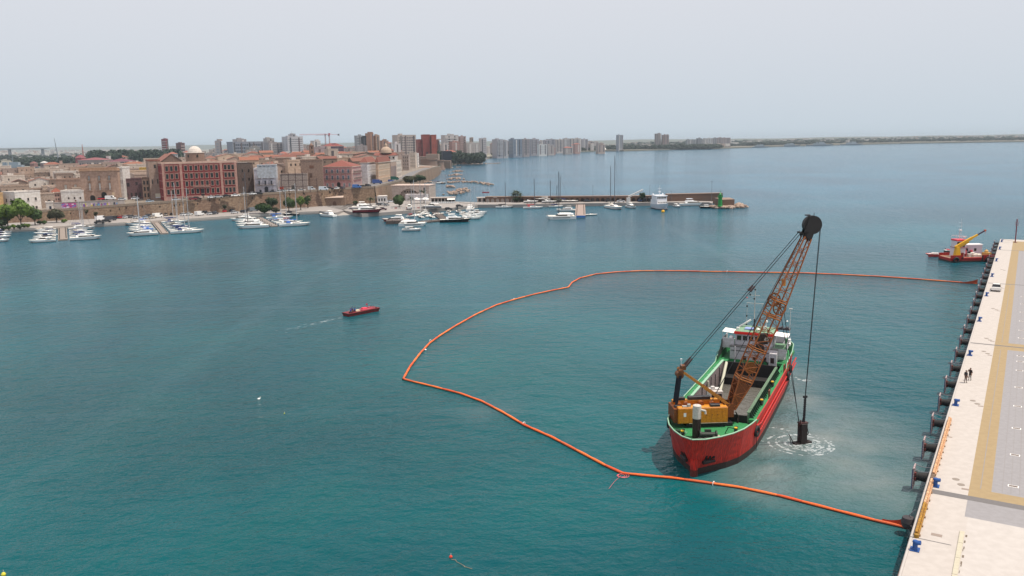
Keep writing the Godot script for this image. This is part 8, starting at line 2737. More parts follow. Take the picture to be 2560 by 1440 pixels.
	boat("motor","small boat packed inside the dark pontoon basin, thirteenth from the left",7.5,V(-23.44,0,-420.45),60,"f2f1ee","e9e7e3","small boats packed in the dark pontoon basin",0)
	boat("motor","small white cabin cruiser under way with a wake",8,V(-41.38,0,-346.28),2,"f2f1ee","e9e7e3","boats moored in the marina",0)
	boat("sail","white sailing yacht alongside the mole near the palm trees",10,V(-3.49,0,-460.72),2,"f2f1ee","20202a","boats at the mole",14)
	boat("sail","white sailing yacht with dark fenders and a red sail cover at the mole",11,V(12.2,0,-453.12),3,"f2f1ee","b01c2c","boats at the mole",16)
	boat("cat","large white power catamaran left of the short pontoon",14,V(23.34,0,-389.82),181,"f2f1ee","e9e7e3","boats at the mole",22)
	boat("fly","white yacht behind the power catamaran",11,V(28.66,0,-431.49),178,"f2f1ee","b7b0a6","boats at the mole",0)
	boat("open","white open boat with a shade right of the short pontoon",6.5,V(39.16,0,-405.94),10,"f2f1ee","e9e7e3","boats at the mole",0)
	boat("motor","white motor boat stern to the mole left of the short pontoon",8,V(25.04,0,-460.02),5,"f2f1ee","1c2f62","boats at the mole",12)
	boat("sail","slender white ketch with tall twin dark masts, bow to the camera",17,V(54.82,0,-444.01),-70,"f2f1ee","b7b0a6","boats at the mole",28)
	boat("fly","white motor yacht bow-on beside the ketch",11,V(64.54,0,-446.7),-75,"f2f1ee","e9e7e3","boats at the mole",0)
	boat("motor","small white cabin boat bow-on right of the white ferry",8,V(89.5,0,-448.85),-80,"f2f1ee","e9e7e3","boats at the mole",0)
	boat("fly","long low white tour boat alongside the mole left of the green lighthouse",15,V(99.9,0,-457.5),3,"f2f1ee","c7ccd6","boats at the mole",0)
	boat("work","black-hulled work boat beside the green lighthouse",9.5,V(103.41,0,-438.25),178,"17181c","c9c9c9","boats at the mole",0)
	boat("sail","white sailing boat ashore on the mole left of the dark cabin cruiser",8.5,V(11.39,2.6,-464.98),5,"f2f1ee","e9e7e3","boats ashore on the mole",0)
	boat("motor","dark-hulled cabin cruiser propped ashore on the mole",9,V(18.01,2.9,-473.94),178,"2a1a1c","e9e7e3","boats ashore on the mole",0)
	boat("sail","cream sailing boat ashore right of the dark cabin cruiser",8.5,V(21.58,2.5,-464.27),5,"f2f1ee","e9e7e3","boats ashore on the mole",12)
	boat("open","white open hull ashore before the mole arches",6,V(35.29,2.3,-470.79),2,"f2f1ee","e9e7e3","boats ashore on the mole",0)
	boat("sail","small white sailing boat ashore by the green bushes on the mole",8,V(28.56,2.2,-472.29),178,"f2f1ee","1c2f62","boats ashore on the mole",14)
	boat("motor","long white boat by the far rock groyne",12,V(-64.03,0,-747.29),3,"f2f1ee","1c2f62","boats by the rock groyne",0)
	boat("open","tiny white boat by the far rock groyne",6,V(-66.43,0,-716.48),3,"f2f1ee","1c2f62","boats by the rock groyne",0)
	boat("open","small boat near the castle, first from the left",8,V(-90.35,0,-1000.7),0,"f2f1ee","1c2f62","boats near the castle",0)
	boat("open","small boat near the castle, second from the left",8,V(-87.12,0,-1085.29),10,"f2f1ee","1c2f62","boats near the castle",0)
	boat("motor","small boat near the castle, third from the left",8,V(-108.93,0,-1532.53),20,"f2f1ee","1c2f62","boats near the castle",0)
	boat("motor","small boat near the castle, fourth from the left",8,V(-100.54,0,-1497.6),30,"f2f1ee","1c2f62","boats near the castle",0)
	boat("motor","small boat near the castle, fifth from the left",8,V(-96.31,0,-1524.98),40,"f2f1ee","1c2f62","boats near the castle",0)
	boat("motor","small boat near the castle, sixth from the left",8,V(-85.5,0,-1443.54),50,"f2f1ee","1c2f62","boats near the castle",0)
	boat("motor","small boat near the castle, seventh from the left",8,V(-73.15,0,-1425.69),60,"f2f1ee","1c2f62","boats near the castle",0)
	var i := 0
	for c in get_children():
		if c.has_meta("group") and str(c.get_meta("group")).begins_with("boats ashore"):
			var s := thing("boat_stand","dark boat stand under the " + str(c.get_meta("label")).split(" standing")[0].split(" ashore")[0].split(" on ")[0],"boat stand","boat stands",c.position,c.rotation.y)
			for k in [-2.2,0.0,2.2]:
				var m := MB.new()
				m.tube(V(k,1.7 - c.position.y,-1.0),V(k,0.1,-0.5),0.09,0.09,4)
				m.tube(V(k,1.7 - c.position.y,1.0),V(k,0.1,0.5),0.09,0.09,4)
				m.tube(V(k,0.0,-0.8),V(k,0.0,0.8),0.1,0.1,4)
				part("trestle",m,paint("3f3a3a",0.7),s)
			i += 1
func greenery() -> void:
	var z := 0.0
	tree("leafy_tree","tall bright green tree at the left edge of the marina quay",V(-227.256,1.6,-375.596),V(5.6,5.0,5),2.6,"bright",1,1500)
	tree("leafy_tree","broad bright green tree before the white corner house",V(-220.734,1.6,-374.632),V(6.2,5.6,5),3.0,"bright",2,1700)
	tree("leafy_tree","smaller dark green tree right of the bright green ones",V(-217.198,1.6,-379.568),V(4.4,3.6,4),2.4,"mid",3,1200)
	tree("leafy_tree","olive-brown tamarisk tree before the sea wall on the left",V(-214.263,1.6,-392.481),V(4.6,3.0,3.5),1.4,"dull",4,1200)
	tree("leafy_tree","small tree against the sea wall right of the olive-brown one",V(-214.319,1.6,-406.803),V(1.8,2.2,1.8),1.6,"dull",5,400)
	tree("shrub","dark bush low under the bright green tree at the left edge",V(-228.073,1.6,-372.148),V(3.5,2.2,3),0.6,"dark",6,700)
	for i in 9:
		var p: Vector3 = [V(-218.356,1.6,-357.142),V(-217.866,1.6,-360.375),V(-217.558,1.6,-363.694),V(-214.693,1.6,-363.282),V(-215.475,1.6,-367.682),V(-214.472,1.6,-368.405),V(-217.069,1.6,-383.276),V(-215.057,1.6,-382.972),V(-209.436,1.6,-389.772)][i]
		tree("shrub","low garden shrub on the quay lawn, %s from the left" % ordinal(i),p,V(1.6,1.0,1.4),0.2,["dark","mid","bright"][i % 3],20 + i,260,0.5,"garden shrubs on the quay")
	tree("clipped_tree","large rounded dark green bush before the sea wall by the third pontoon",V(-126.008,1.6,-425.845),V(4.6,3.2,3.6),0.6,"mid",7,1500,0.85)
	tree("leafy_tree","dark tree behind the large rounded bush",V(-126.334,1.6,-440.803),V(3.6,3.4,3),1.8,"dark",8,900)
	tree("leafy_tree","loose green tree left of the bright one near the stone shed",V(-117.714,1.6,-441.826),V(4.4,3.6,3.5),1.6,"mid",9,1000)
	tree("leafy_tree","bright green tree near the stone shed at the sea wall",V(-112.408,1.6,-446.094),V(3.4,3.6,3),1.8,"bright",10,900)
	tree("leafy_tree","dark green tree in the corner right of the bright one",V(-111.781,1.6,-459.601),V(3.0,3.0,3),1.6,"mid",11,700)
	tree("shrub","pale dry shrub beside the large rounded bush",V(-120.477,1.6,-427.29),V(2.6,1.6,2),0.3,"dull",12,500)
	tree("clipped_tree","round ball-shaped green tree before the arched fort",V(-61.358,1.6,-458.479),V(3.6,3.4,3.6),0.9,"mid",13,1700,0.88)
	tree("cypress_tree","tall dark cypress-like tree above the white quay house",V(-79.335,3.5,-525.262),V(2.0,4.2,2.0),0.8,"dark",14,900)
	tree("leafy_tree","spread of green creeper bushes below the street railing",V(-86.127,4,-534.936),V(4.2,2.6,2.5),0.8,"mid",15,900)
	tree("leafy_tree","dark tree beside the stone stairs",V(-97.843,1.8,-517.528),V(2.6,3.2,2.4),1.0,"dark",16,700)
	tree("shrub","small round bush on the apron below the stairs",V(-87.875,1.6,-472.388),V(1.9,1.5,1.6),0.3,"dark",17,400)
	tree("leafy_tree","green bushes on the low ground behind the fort, left one",V(-65.255,9,-550.632),V(6,3.2,4),0.8,"dull",18,700)
	tree("leafy_tree","green bushes on the low ground behind the fort, right one",V(-63.508,9,-588.612),V(5,3.0,4),0.8,"dark",19,700)
	tree("shrub","green bushes beside the boats ashore on the mole",V(25.856,1.8,-468.219),V(3.2,1.4,1.6),0.3,"dull",30,400)
	tree("leafy_tree","dark tree behind the white jib on the mole",V(73.354,1.8,-464.643),V(2.2,2.6,2.0),1.4,"dark",31,700)
	tree("shrub","round dark bush beside the castle wall",V(-94.882,3,-1120),V(3,3,3),0.4,"dark",32,300)
	tree("leafy_tree","umbrella-shaped dark tree on the left among the old roofs",V(-374.228,5.5,-700),V(6.5,3.0,5),4.0,"mid",33,900)
	tree("leafy_tree","dark pine on the skyline right of the white dome",V(-325.821,8,-900),V(5.5,5.0,5),9.0,"far",34,500)
	tree("leafy_tree","dark grey-green tree above the orange roofs right of the red palace",V(-260.835,9,-760),V(6.0,7.0,5),3.0,"far",35,900)
	palm("palm tree before the white quay house",V(-80.479,1.6,-476.98),3.6,2.6)
	palm("left one of the two tall palms before the fort",V(-52.381,1.6,-483.814),6.5,2.4,"two palms before the fort")
	palm("right one of the two tall palms before the fort",V(-50.249,1.6,-483.38),6.0,2.6,"two palms before the fort")
	palm("short palm behind the white wrapped boat",V(-56.958,1.6,-475.362),3.2,2.4)
	for i in 4:
		palm("dark palm in the clump on the mole, %s from the left" % ordinal(i),[V(1.193,1.8,-479.623),V(2.571,1.8,-479.337),V(3.948,1.8,-479.052),V(5.284,1.8,-475.583)][i],[4.2,5.6,5.0,4.0][i],2.6,"palm clump on the mole")
	tree("shrub","dark green undergrowth under the palm clump on the mole",V(3.235,1.8,-476.006),V(2.8,1.8,1.8),0.3,"dark",36,500)
	for i in 5:
		tree("shrub","creeper tuft on the sea wall, %s from the left" % ordinal(i),[V(-196.266,5,-414.497),V(-167.629,5,-460.507),V(-142.142,5,-414.403),V(-191.424,5,-384.317),V(-202.396,5,-396.989)][i],V(1.4,1.3,0.8),0.1,"dull",40 + i,150,0.5,"creeper tufts on the sea wall")
func ferry() -> void:
	var o := thing("white_ferry","white ferry ship bow-on at the mole with windowed bridge and mast","ship","",V(78.575,0,-438.687),deg_to_rad(-80))
	var wm := mt("ferry_white",hexc("dcdde2"),0.45)
	var L := 17.0
	inst("hull",hull_mesh(L,6.2,2.3,0.45,0.8).mesh(),mt("ferry_hull",hexc("cfd2da"),0.4),o)
	inst("deck",deck_mesh(L,6.2,2.3,0.45,0.8).mesh(),mt("boat_deck",hexc("cfc7ba"),0.6),o)
	inst("boot_stripe",hull_mesh(L,6.26,0.35,0.0,0.8).mesh(),mt("stripe_dark",Color.BLACK),o)
	for q in [[2.2,4.6,-7.0,3.0,2.7],[4.6,6.8,-5.0,2.2,2.9],[6.8,7.1,-5.4,2.8,3.2]]:
		var m := MB.new()
		m.box(V(q[2],q[0],-q[4]),V(q[3],q[1],q[4]))
		part("superstructure",m,wm,o)
	for q in [[5.5,2.2,6,0.62,0.8],[3.3,3.0,6,0.5,0.5]]:
		for i in q[2]:
			var m := MB.new()
			m.box(V(q[1],q[0],-2.5 + i * 0.85),V(q[1] + 0.05,q[0] + q[4],-2.5 + i * 0.85 + q[3]))
			part("window",m,mt("ship_glass",Color.BLACK),o)
	var m := MB.new()
	m.tube(V(-1,7.1,0),V(-1,12.5,0),0.16,0.08)
	m.tube(V(-1,10.6,-1.0),V(-1,10.6,1.0),0.08)
	m.tube(V(-1,9.2,-0.7),V(-1,9.2,0.7),0.08)
	m.box(V(-1.4,8.6,-0.5),V(-0.6,9.0,0.5))
	part("mast",m,wm,o)
	m = MB.new()
	for s in [-1,1]: m.lathe(V(-3.5,7.1,s * 2.7),[Vector2(0.35,0),Vector2(0.45,0.4),Vector2(0,0.9)],8)
	part("radome",m,wm,o)
	m = MB.new()
	m.path([V(5.0,3.1,-2.2),V(8.2,3.7,0),V(5.0,3.1,2.2)],0.06)
	part("bow_rail",m,paint("9a9fa8",0.5),o)
	var by := thing("mooring_buoy","yellow mooring buoy under the bow of the white ferry","buoy","",V(76.34,0,-417.643))
	m = MB.new()
	m.lathe(V(0,0.1,0),[Vector2(0.3,-0.5),Vector2(0.8,-0.2),Vector2(0.95,0.3),Vector2(0.7,0.85),Vector2(0.2,1.05),Vector2(0,1.08)],12)
	part("float",m,paint("d9a21c",0.5),by)
	m = MB.new()
	m.ring(V(0,1.3,0),V(1,0,0),0.2,0.05,8,4)
	part("mooring_ring",m,paint("5a5a5a",0.5),by)
	by = thing("mooring_buoy","red buoy beside the mole wall left of the ketch","buoy","",V(47.887,0,-464.02))
	m = MB.new()
	m.lathe(V(0,0.1,0),[Vector2(0.3,-0.4),Vector2(0.75,0.0),Vector2(0.75,0.5),Vector2(0.3,0.95),Vector2(0,1.0)],12)
	part("float",m,paint("c4304a",0.5),by)
	m = MB.new()
	m.ring(V(0,1.15,0),V(1,0,0),0.16,0.05,8,4)
	part("mooring_ring",m,paint("5a5a5a",0.5),by)
# ---- people: one skin per body,meshed from a smooth field of tapered bones
func body(key: String,bones: Array,cell: float) -> ArrayMesh:
	if cache.has(key):
		return cache[key]
	var lo := Vector3.ONE * 99
	var hi := Vector3.ONE * -99
	for b in bones:
		for k in [0,1]:
			lo = lo.min(b[k] - Vector3.ONE * 0.2); hi = hi.max(b[k] + Vector3.ONE * 0.2)
	var n := Vector3i((hi - lo) / cell) + Vector3i.ONE * 2
	var f := PackedFloat32Array()
	f.resize(n.x * n.y * n.z)
	f.fill(1.0)
	var cc := PackedColorArray()
	cc.resize(f.size())
	var idx = func(x: int,y: int,z: int) -> int: return (z * n.y + y) * n.x + x
	for z in n.z:
		for y in n.y:
			for x in n.x:
				var p := lo + Vector3(x,y,z) * cell
				var acc := 0.0
				var best := 9.0
				var col := Color.WHITE
				for b in bones:
					var ab: Vector3 = b[1] - b[0]
					var t := clampf((p - b[0]).dot(ab) / maxf(ab.length_squared(),1e-6),0,1)
					var d: float = (p - b[0] - ab * t).length() - lerpf(b[2],b[3],t)
					if d < best:
						best = d
						col = b[4]
					if d < 0.2: acc += exp(-d * 45.0)
				var i: int = idx.call(x,y,z)
				f[i] = -log(acc) / 45.0 if acc > 0 else 0.3
				cc[i] = col
	var vid := {}
	var V_ := PackedVector3Array()
	var C_ := PackedColorArray()
	var N_ := PackedVector3Array()
	var I_ := PackedInt32Array()
	for z in n.z - 1:
		for y in n.y - 1:
			for x in n.x - 1:
				var s := Vector3.ZERO
				var cnt := 0
				var v8 := []
				for k in 8:
					v8.append(f[idx.call(x + (k & 1),y + ((k >> 1) & 1),z + (k >> 2))])
				for e in [[0,1],[2,3],[4,5],[6,7],[0,2],[1,3],[4,6],[5,7],[0,4],[1,5],[2,6],[3,7]]:
					var a: float = v8[e[0]]
					var b: float = v8[e[1]]
					if (a < 0) != (b < 0):
						var t := a / (a - b)
						var pa := Vector3(e[0] & 1,(e[0] >> 1) & 1,e[0] >> 2)
						var pb := Vector3(e[1] & 1,(e[1] >> 1) & 1,e[1] >> 2)
						s += pa.lerp(pb,t)
						cnt += 1
				if cnt:
					vid[Vector3i(x,y,z)] = V_.size()
					V_.push_back(lo + (Vector3(x,y,z) + s / cnt) * cell)
					C_.push_back(cc[idx.call(x,y,z)])
					N_.push_back(Vector3(v8[1] - v8[0] + v8[7] - v8[6],v8[2] - v8[0] + v8[7] - v8[5],v8[4] - v8[0] + v8[7] - v8[3]).normalized())
	for q in vid:
		var x: int = q.x
		var y: int = q.y
		var z: int = q.z
		for ax in 3:
			var d: Vector3i = [Vector3i(1,0,0),Vector3i(0,1,0),Vector3i(0,0,1)][ax]
			var u: Vector3i = [Vector3i(0,1,0),Vector3i(0,0,1),Vector3i(1,0,0)][ax]
			var w: Vector3i = [Vector3i(0,0,1),Vector3i(1,0,0),Vector3i(0,1,0)][ax]
			var a := f[idx.call(x,y,z)]
			var b := f[idx.call(x + d.x,y + d.y,z + d.z)]
			if (a < 0) == (b < 0): continue
			if not (vid.has(q - u) and vid.has(q - w) and vid.has(q - u - w)): continue
			var r := [vid[q],vid[q - u],vid[q - u - w],vid[q - w]]
			if a < 0: r = [r[0],r[3],r[2],r[1]]
			for k in [0,1,2,0,2,3]: I_.push_back(r[k])
	var arr := []
	arr.resize(Mesh.ARRAY_MAX)
	arr[Mesh.ARRAY_VERTEX] = V_
	arr[Mesh.ARRAY_NORMAL] = N_
	arr[Mesh.ARRAY_COLOR] = C_
	arr[Mesh.ARRAY_INDEX] = I_
	var m := ArrayMesh.new()
	m.add_surface_from_arrays(Mesh.PRIMITIVE_TRIANGLES,arr)
	cache[key] = m
	return m
# pose: stand,point,sit. shirt,trousers,skin and hair colours are linear
func person(label: String,at: Vector3,deg: float,pose: String,shirt: Color,legs: Color,hair: Color) -> void:
	var skin := Color(0.36,0.2,0.13)
	var shoe := Color(0.03,0.028,0.028)
	var B := []
	var hip := 0.93 if pose != "sit" else 0.5
	var d := hip - 0.93
	for s in [-1.0,1.0]:
		var h := V(0.0,0.92 + d,s * 0.095)
		var k := V(0.02,0.5,s * 0.11)
		var a := V(-0.02 + 0.05 * s,0.09,s * 0.12)
		if pose == "sit":
			k = V(0.42,0.5,s * 0.14)
			a = V(0.42,0.09,s * 0.14)
		B.append([h,k,0.088,0.062,legs])
		B.append([k,a,0.058,0.04,legs])
		B.append([a + V(0,-0.045,0),a + V(0.17,-0.06,0),0.042,0.034,shoe])
		var sh := V(0.0,1.42 + d,s * 0.19)
		var el := V(-0.03,1.14 + d,s * 0.25)
		var hd := V(0.07,0.9 + d,s * 0.24)
		if pose == "point" and s > 0:
			el = V(0.2,1.25 + d,s * 0.24)
			hd = V(0.3,1.5 + d,s * 0.1)
		if pose == "sit":
			el = V(0.08,1.14 + d,s * 0.25)
			hd = V(0.32,1.1 + d,s * 0.16)
		B.append([sh,el,0.054,0.044,shirt])
		B.append([el,hd,0.04,0.03,shirt if pose == "sit" else skin])
		var fd := (hd - el).normalized()
		B.append([hd,hd + fd * 0.08,0.034,0.03,skin])
		for q in 4:
			var off := V(0,0,(q - 1.5) * 0.018)
			B.append([hd + fd * 0.07 + off,hd + fd * (0.15 - 0.012 * absf(q - 1.2)) + off + V(0.012,0,0),0.011,0.009,skin])
		B.append([hd + fd * 0.02,hd + fd * 0.07 + V(0.045,0,-s * 0.02),0.012,0.01,skin])
	B.append([V(0,0.95 + d,0),V(0,1.12 + d,0),0.135,0.13,legs if pose != "sit" else shirt])
	B.append([V(0,1.08 + d,-0.03),V(0.01,1.36 + d,-0.06),0.125,0.13,shirt])
	B.append([V(0,1.08 + d,0.03),V(0.01,1.36 + d,0.06),0.125,0.13,shirt])
	B.append([V(0,1.42 + d,-0.15),V(0,1.42 + d,0.15),0.075,0.075,shirt])
	B.append([V(0,1.44 + d,0),V(0.02,1.55 + d,0),0.055,0.052,skin])
	B.append([V(0.035,1.6 + d,0),V(0.02,1.68 + d,0),0.078,0.092,skin])
	B.append([V(0.115,1.65 + d,0),V(0.13,1.62 + d,0),0.014,0.018,skin])
	for s in [-1.0,1.0]: B.append([V(0.01,1.65 + d,s * 0.09),V(0.0,1.63 + d,s * 0.092),0.018,0.014,skin])
	var o := thing("person",label,"person","",at,deg_to_rad(deg))
	var bm := mt("body_skin",Color.WHITE,0.85)
	bm.vertex_color_use_as_albedo = true
	inst("body",body(label,B,0.034),bm,o)
	var m := MB.new()
	m.lathe(V(0.0,1.64 + d,0),[Vector2(0.1,0),Vector2(0.108,0.06),Vector2(0.085,0.115),Vector2(0,0.14)],10)
	part("hair",m,mt("hair%s" % hair,hair.linear_to_srgb(),0.8),o)
	m = MB.new()
	for s in [-1.0,1.0]: m.cbox(V(0.118,1.672 + d,s * 0.034),V(0.012,0.014,0.024))
	m.cbox(V(0.112,1.585 + d,0),V(0.012,0.012,0.05))
	part("face_features",m,mt("face_dark",lin(0.05,0.025,0.02),0.8),o)
func workboat() -> void:
	var o := thing("crane_workboat","red work boat with white wheelhouse and yellow crane moored beyond the boom","work boat","",V(132.038,0,-237.24),0.034907)
	var red := mt("work_red",hexc("c3241f"),0.5,M_tex.rust,0.3)
	var white := mt("work_white",hexc("d5ced6"),0.5)
	var m := MB.new()
	m.loft([[V(-6.2,-0.8,1.0),V(-6.2,-0.8,-5.0),V(6.3,-0.8,-5.0),V(6.3,-0.8,1.0)],[V(-6.3,1.15,1.2),V(-6.3,1.15,-5.2),V(6.5,1.15,-5.2),V(6.5,1.15,1.2)]])
	part("hull",m,red,o)
	m = MB.new()
	m.box(V(-6.32,-0.6,-5.21),V(6.52,0.45,1.21))
	part("boot_band",m,mt("hull_boot",Color.BLACK),o)
	m = MB.new()
	m.box(V(-6.1,1.155,-5.0),V(6.3,1.25,1.0))
	part("deck",m,mt("work_deck",hexc("b99c84"),0.8,M_tex.stain,0.5),o)
	for q in [[-6.3,-3.0],[2.9,6.5]]:
		m = MB.new()
		m.box(V(q[0],1.0,1.0),V(q[1],2.05,1.22))
		m.box(V(q[0],1.0,-5.22),V(q[1],2.05,-5.0))
		part("bulwark",m,red,o)
	m = MB.new()
	m.box(V(-3.0,1.16,1.0),V(2.9,1.4,1.21))
	part("gunwale",m,mt("work_gunwale",hexc("e04848"),0.5),o)
	for x in [-4.8,4.6]:
		tyre(V(x,0.75,1.5),V(0,0,1),0.62,0.3,o)
	m = MB.new()
	m.box(V(-3.1,1.1,1.21),V(-2.7,1.6,1.4))
	m.box(V(2.8,0.3,1.21),V(3.1,1.9,1.36))
	part("fender_bar",m,mt("rubber",Color.BLACK),o)
	m = MB.new()
	wedge(m,-3.6,-0.6,1.25,4.0,1.7,1.6,0.1,0.05)
	m.t = Transform3D(Basis.IDENTITY,V(0,0,-2.6))
	part("deckhouse",m,white,o)
	o.get_node("deckhouse").position = V(0,0,-2.6)
	m = MB.new()
	m.box(V(-3.5,4.0,-4.1),V(-0.7,6.0,-1.1))
	part("wheelhouse",m,white,o)
	var wh := o.get_node("wheelhouse")
	for i in 3:
		m = MB.new()
		m.box(V(-3.4 + i * 0.92,4.95,-1.1),V(-2.66 + i * 0.92,5.6,-1.06))
		part("window",m,mt("ship_glass",Color.BLACK),wh)
	m = MB.new()
	m.box(V(-1.8,4.15,-1.1),V(-1.1,4.6,-1.06))
	part("window",m,mt("ship_glass",Color.BLACK),wh)
	m = MB.new()
	m.box(V(-3.6,5.85,-4.2),V(-0.6,6.25,-1.0))
	part("fascia",m,mt("work_fascia",hexc("d63a48"),0.5),wh)
	m = MB.new()
	m.box(V(-3.7,3.85,-4.3),V(-0.4,3.98,-0.8))
	part("bridge_deck",m,paint("8c3440",0.6),wh)
	m = MB.new()
	for x in [-3.5,-2.1,-0.7]:
		for z in [-4.1,-1.1]:
			m.tube(V(x,6.25,z),V(x,7.2,z),0.04)
	m.path([V(-3.5,7.2,-1.1),V(-0.7,7.2,-1.1),V(-0.7,7.2,-4.1),V(-3.5,7.2,-4.1),V(-3.5,7.2,-1.1)],0.04)
	part("roof_rail",m,paint("cfc3c8",0.5),wh)
	m = MB.new()
	m.tube(V(-2.0,6.25,-2.6),V(-2.2,9.6,-2.6),0.1,0.06)
	m.tube(V(-1.6,8.0,-2.6),V(-1.9,12.2,-2.6),0.05,0.03)
	for k in 4: m.tube(V(-2.6,8.0 + k,-2.6),V(-1.4,8.0 + k,-2.6),0.03)
	m.lathe(V(-2.0,8.7,-2.3),[Vector2(0.3,0),Vector2(0.4,0.2),Vector2(0,0.4)],10)
	m.cbox(V(-0.9,6.8,-2.0),V(0.6,0.4,0.5))
	part("mast",m,paint("cdc9cc",0.5),o)
	var yel := mt("work_yellow",hexc("d8a312"),0.5)
	m = MB.new()
	wedge(m,-4.7,-2.9,1.25,4.3,0.7,0.55,0.5,0.3)
	part("crane_post",m,yel,o)
	m = MB.new()
	m.t = Transform3D(Basis(V(0.87,0.49,0),V(-0.49,0.87,0),V(0,0,1)),V(-4.4,4.3,0.0))
	m.box(V(-0.2,-0.35,-0.3),V(5.2,0.35,0.3))
	m.box(V(5.2,-0.25,-0.22),V(7.0,0.25,0.22))
	m.box(V(1.0,-0.8,-0.12),V(4.0,-0.45,0.12))
	part("crane_boom",m,yel,o)
	m = MB.new()
	m.t = Transform3D(Basis(V(0.87,0.49,0),V(-0.49,0.87,0),V(0,0,1)),V(-4.4,4.3,0.0))
	m.box(V(7.0,-0.18,-0.16),V(9.2,0.18,0.16))
	part("crane_extension",m,mt("work_purple",lin(0.04,0.03,0.06),0.5),o)
	m = MB.new()
	m.cbox(V(3.8,8.95,0),V(0.5,0.5,0.4))
	m.tube(V(3.9,8.7,0),V(3.9,8.0,0),0.05)
	part("crane_tip",m,paint("b5553a",0.5),o)
	m = MB.new()
	m.box(V(-0.4,1.26,-4.9),V(5.0,4.4,-2.6))
	part("cabin_container",m,mt("container_grey",hexc("b9adba"),0.5),o)
	var cc := o.get_node("cabin_container")
	m = MB.new()
	m.box(V(-0.5,4.4,-5.0),V(5.1,4.65,-2.5))
	part("container_roof",m,paint("ece9ea",0.6),cc)
	for q in [[0.1,0.7],[2.6,0.7]]:
		m = MB.new()
		m.box(V(q[0],2.7,-2.6),V(q[0] + q[1],3.5,-2.56))
		part("window",m,mt("ship_glass",Color.BLACK),cc)
	for q in [[-0.1,-0.9,0.9,"dfd9d0"],[1.4,-0.7,1.0,"d2cabe"],[1.1,-2.0,1.2,"e4dfd6"],[2.7,-1.3,0.8,"dcd8d4"],[0.6,0.3,0.9,"cfc6b8"],[1.9,0.2,0.8,"c9bfb0"]]:
		m = MB.new()
		m.bevel(V(q[0],1.256,q[1] - 0.5),V(q[0] + 1.1,1.256 + q[2],q[1] + 0.5),0.06)
		part("cargo_crate",m,mt("crate_" + q[3],hexc(q[3]),0.7),o)
	m = MB.new()
	m.box(V(4.4,1.256,-1.6),V(6.0,2.5,0.4))
	m.lathe(V(5.2,2.5,-0.8),[Vector2(0.5,0),Vector2(0.55,0.4),Vector2(0,0.9)],10)
	part("yellow_winch",m,paint("b98f4a",0.6),o)
	for q in [[-0.4,-2.0,"c02838",1.9],[1.7,-2.4,"c02838",1.7],[-0.6,-1.4,"8a1f1a",0.9],[-2.1,-0.3,"7a1d18",1.3]]:
		m = MB.new()
		m.tube(V(q[0],1.25,q[1]),V(q[0],1.25 + q[3],q[1]),0.35,0.4,10)
		part("red_reel",m,paint(q[2],0.5),o)
	m = MB.new()
	m.box(V(0.5,1.3,-2.2),V(1.4,2.6,-1.8))
	part("dark_engine",m,mt("black_paint",Color.BLACK),o)
	var t := thing("red_tender","small red and white tender with outboard engines alongside the work boat","boat","",V(128.704,0,-248.641),3.071779)
	inst("hull",hull_mesh(7.5,2.6,0.8,0.15,0.9).mesh(),mt("work_gunwale",Color.WHITE),t)
	inst("deck",deck_mesh(7.5,2.6,0.8,0.15,0.9,0.1).mesh(),paint("d9d2cf",0.6),t)
	m = MB.new()
	m.box(V(-3.7,0.3,-1.0),V(-2.0,1.7,1.0))
	part("black_console",m,mt("black_paint",Color.BLACK),t)
	m = MB.new()
	m.box(V(-3.6,1.75,-0.9),V(-2.0,2.0,0.9))
	m.box(V(-3.9,0.6,-0.8),V(-3.5,1.9,-0.3))
	m.box(V(-3.9,0.6,0.3),V(-3.5,1.9,0.8))
	for i in 4: m.cbox(V(0.3 + i * 0.5,1.0,0.2 * (i % 3) - 0.2),V(0.5,0.4,0.6))
	part("white_gear",m,paint("e2dddb",0.6),t)
	m = MB.new()
	m.box(V(-3.2,2.0,-0.6),V(-2.4,2.2,0.6))
	part("red_cover",m,paint("b8283c",0.6),t)
	person("person in dark clothes standing on the deck edge between the tender and the work boat",V(131.082,0,-249.272) + V(0,0.7,0),120,"stand",Color(0.02,0.022,0.03),Color(0.015,0.016,0.022),Color(0.02,0.015,0.012))
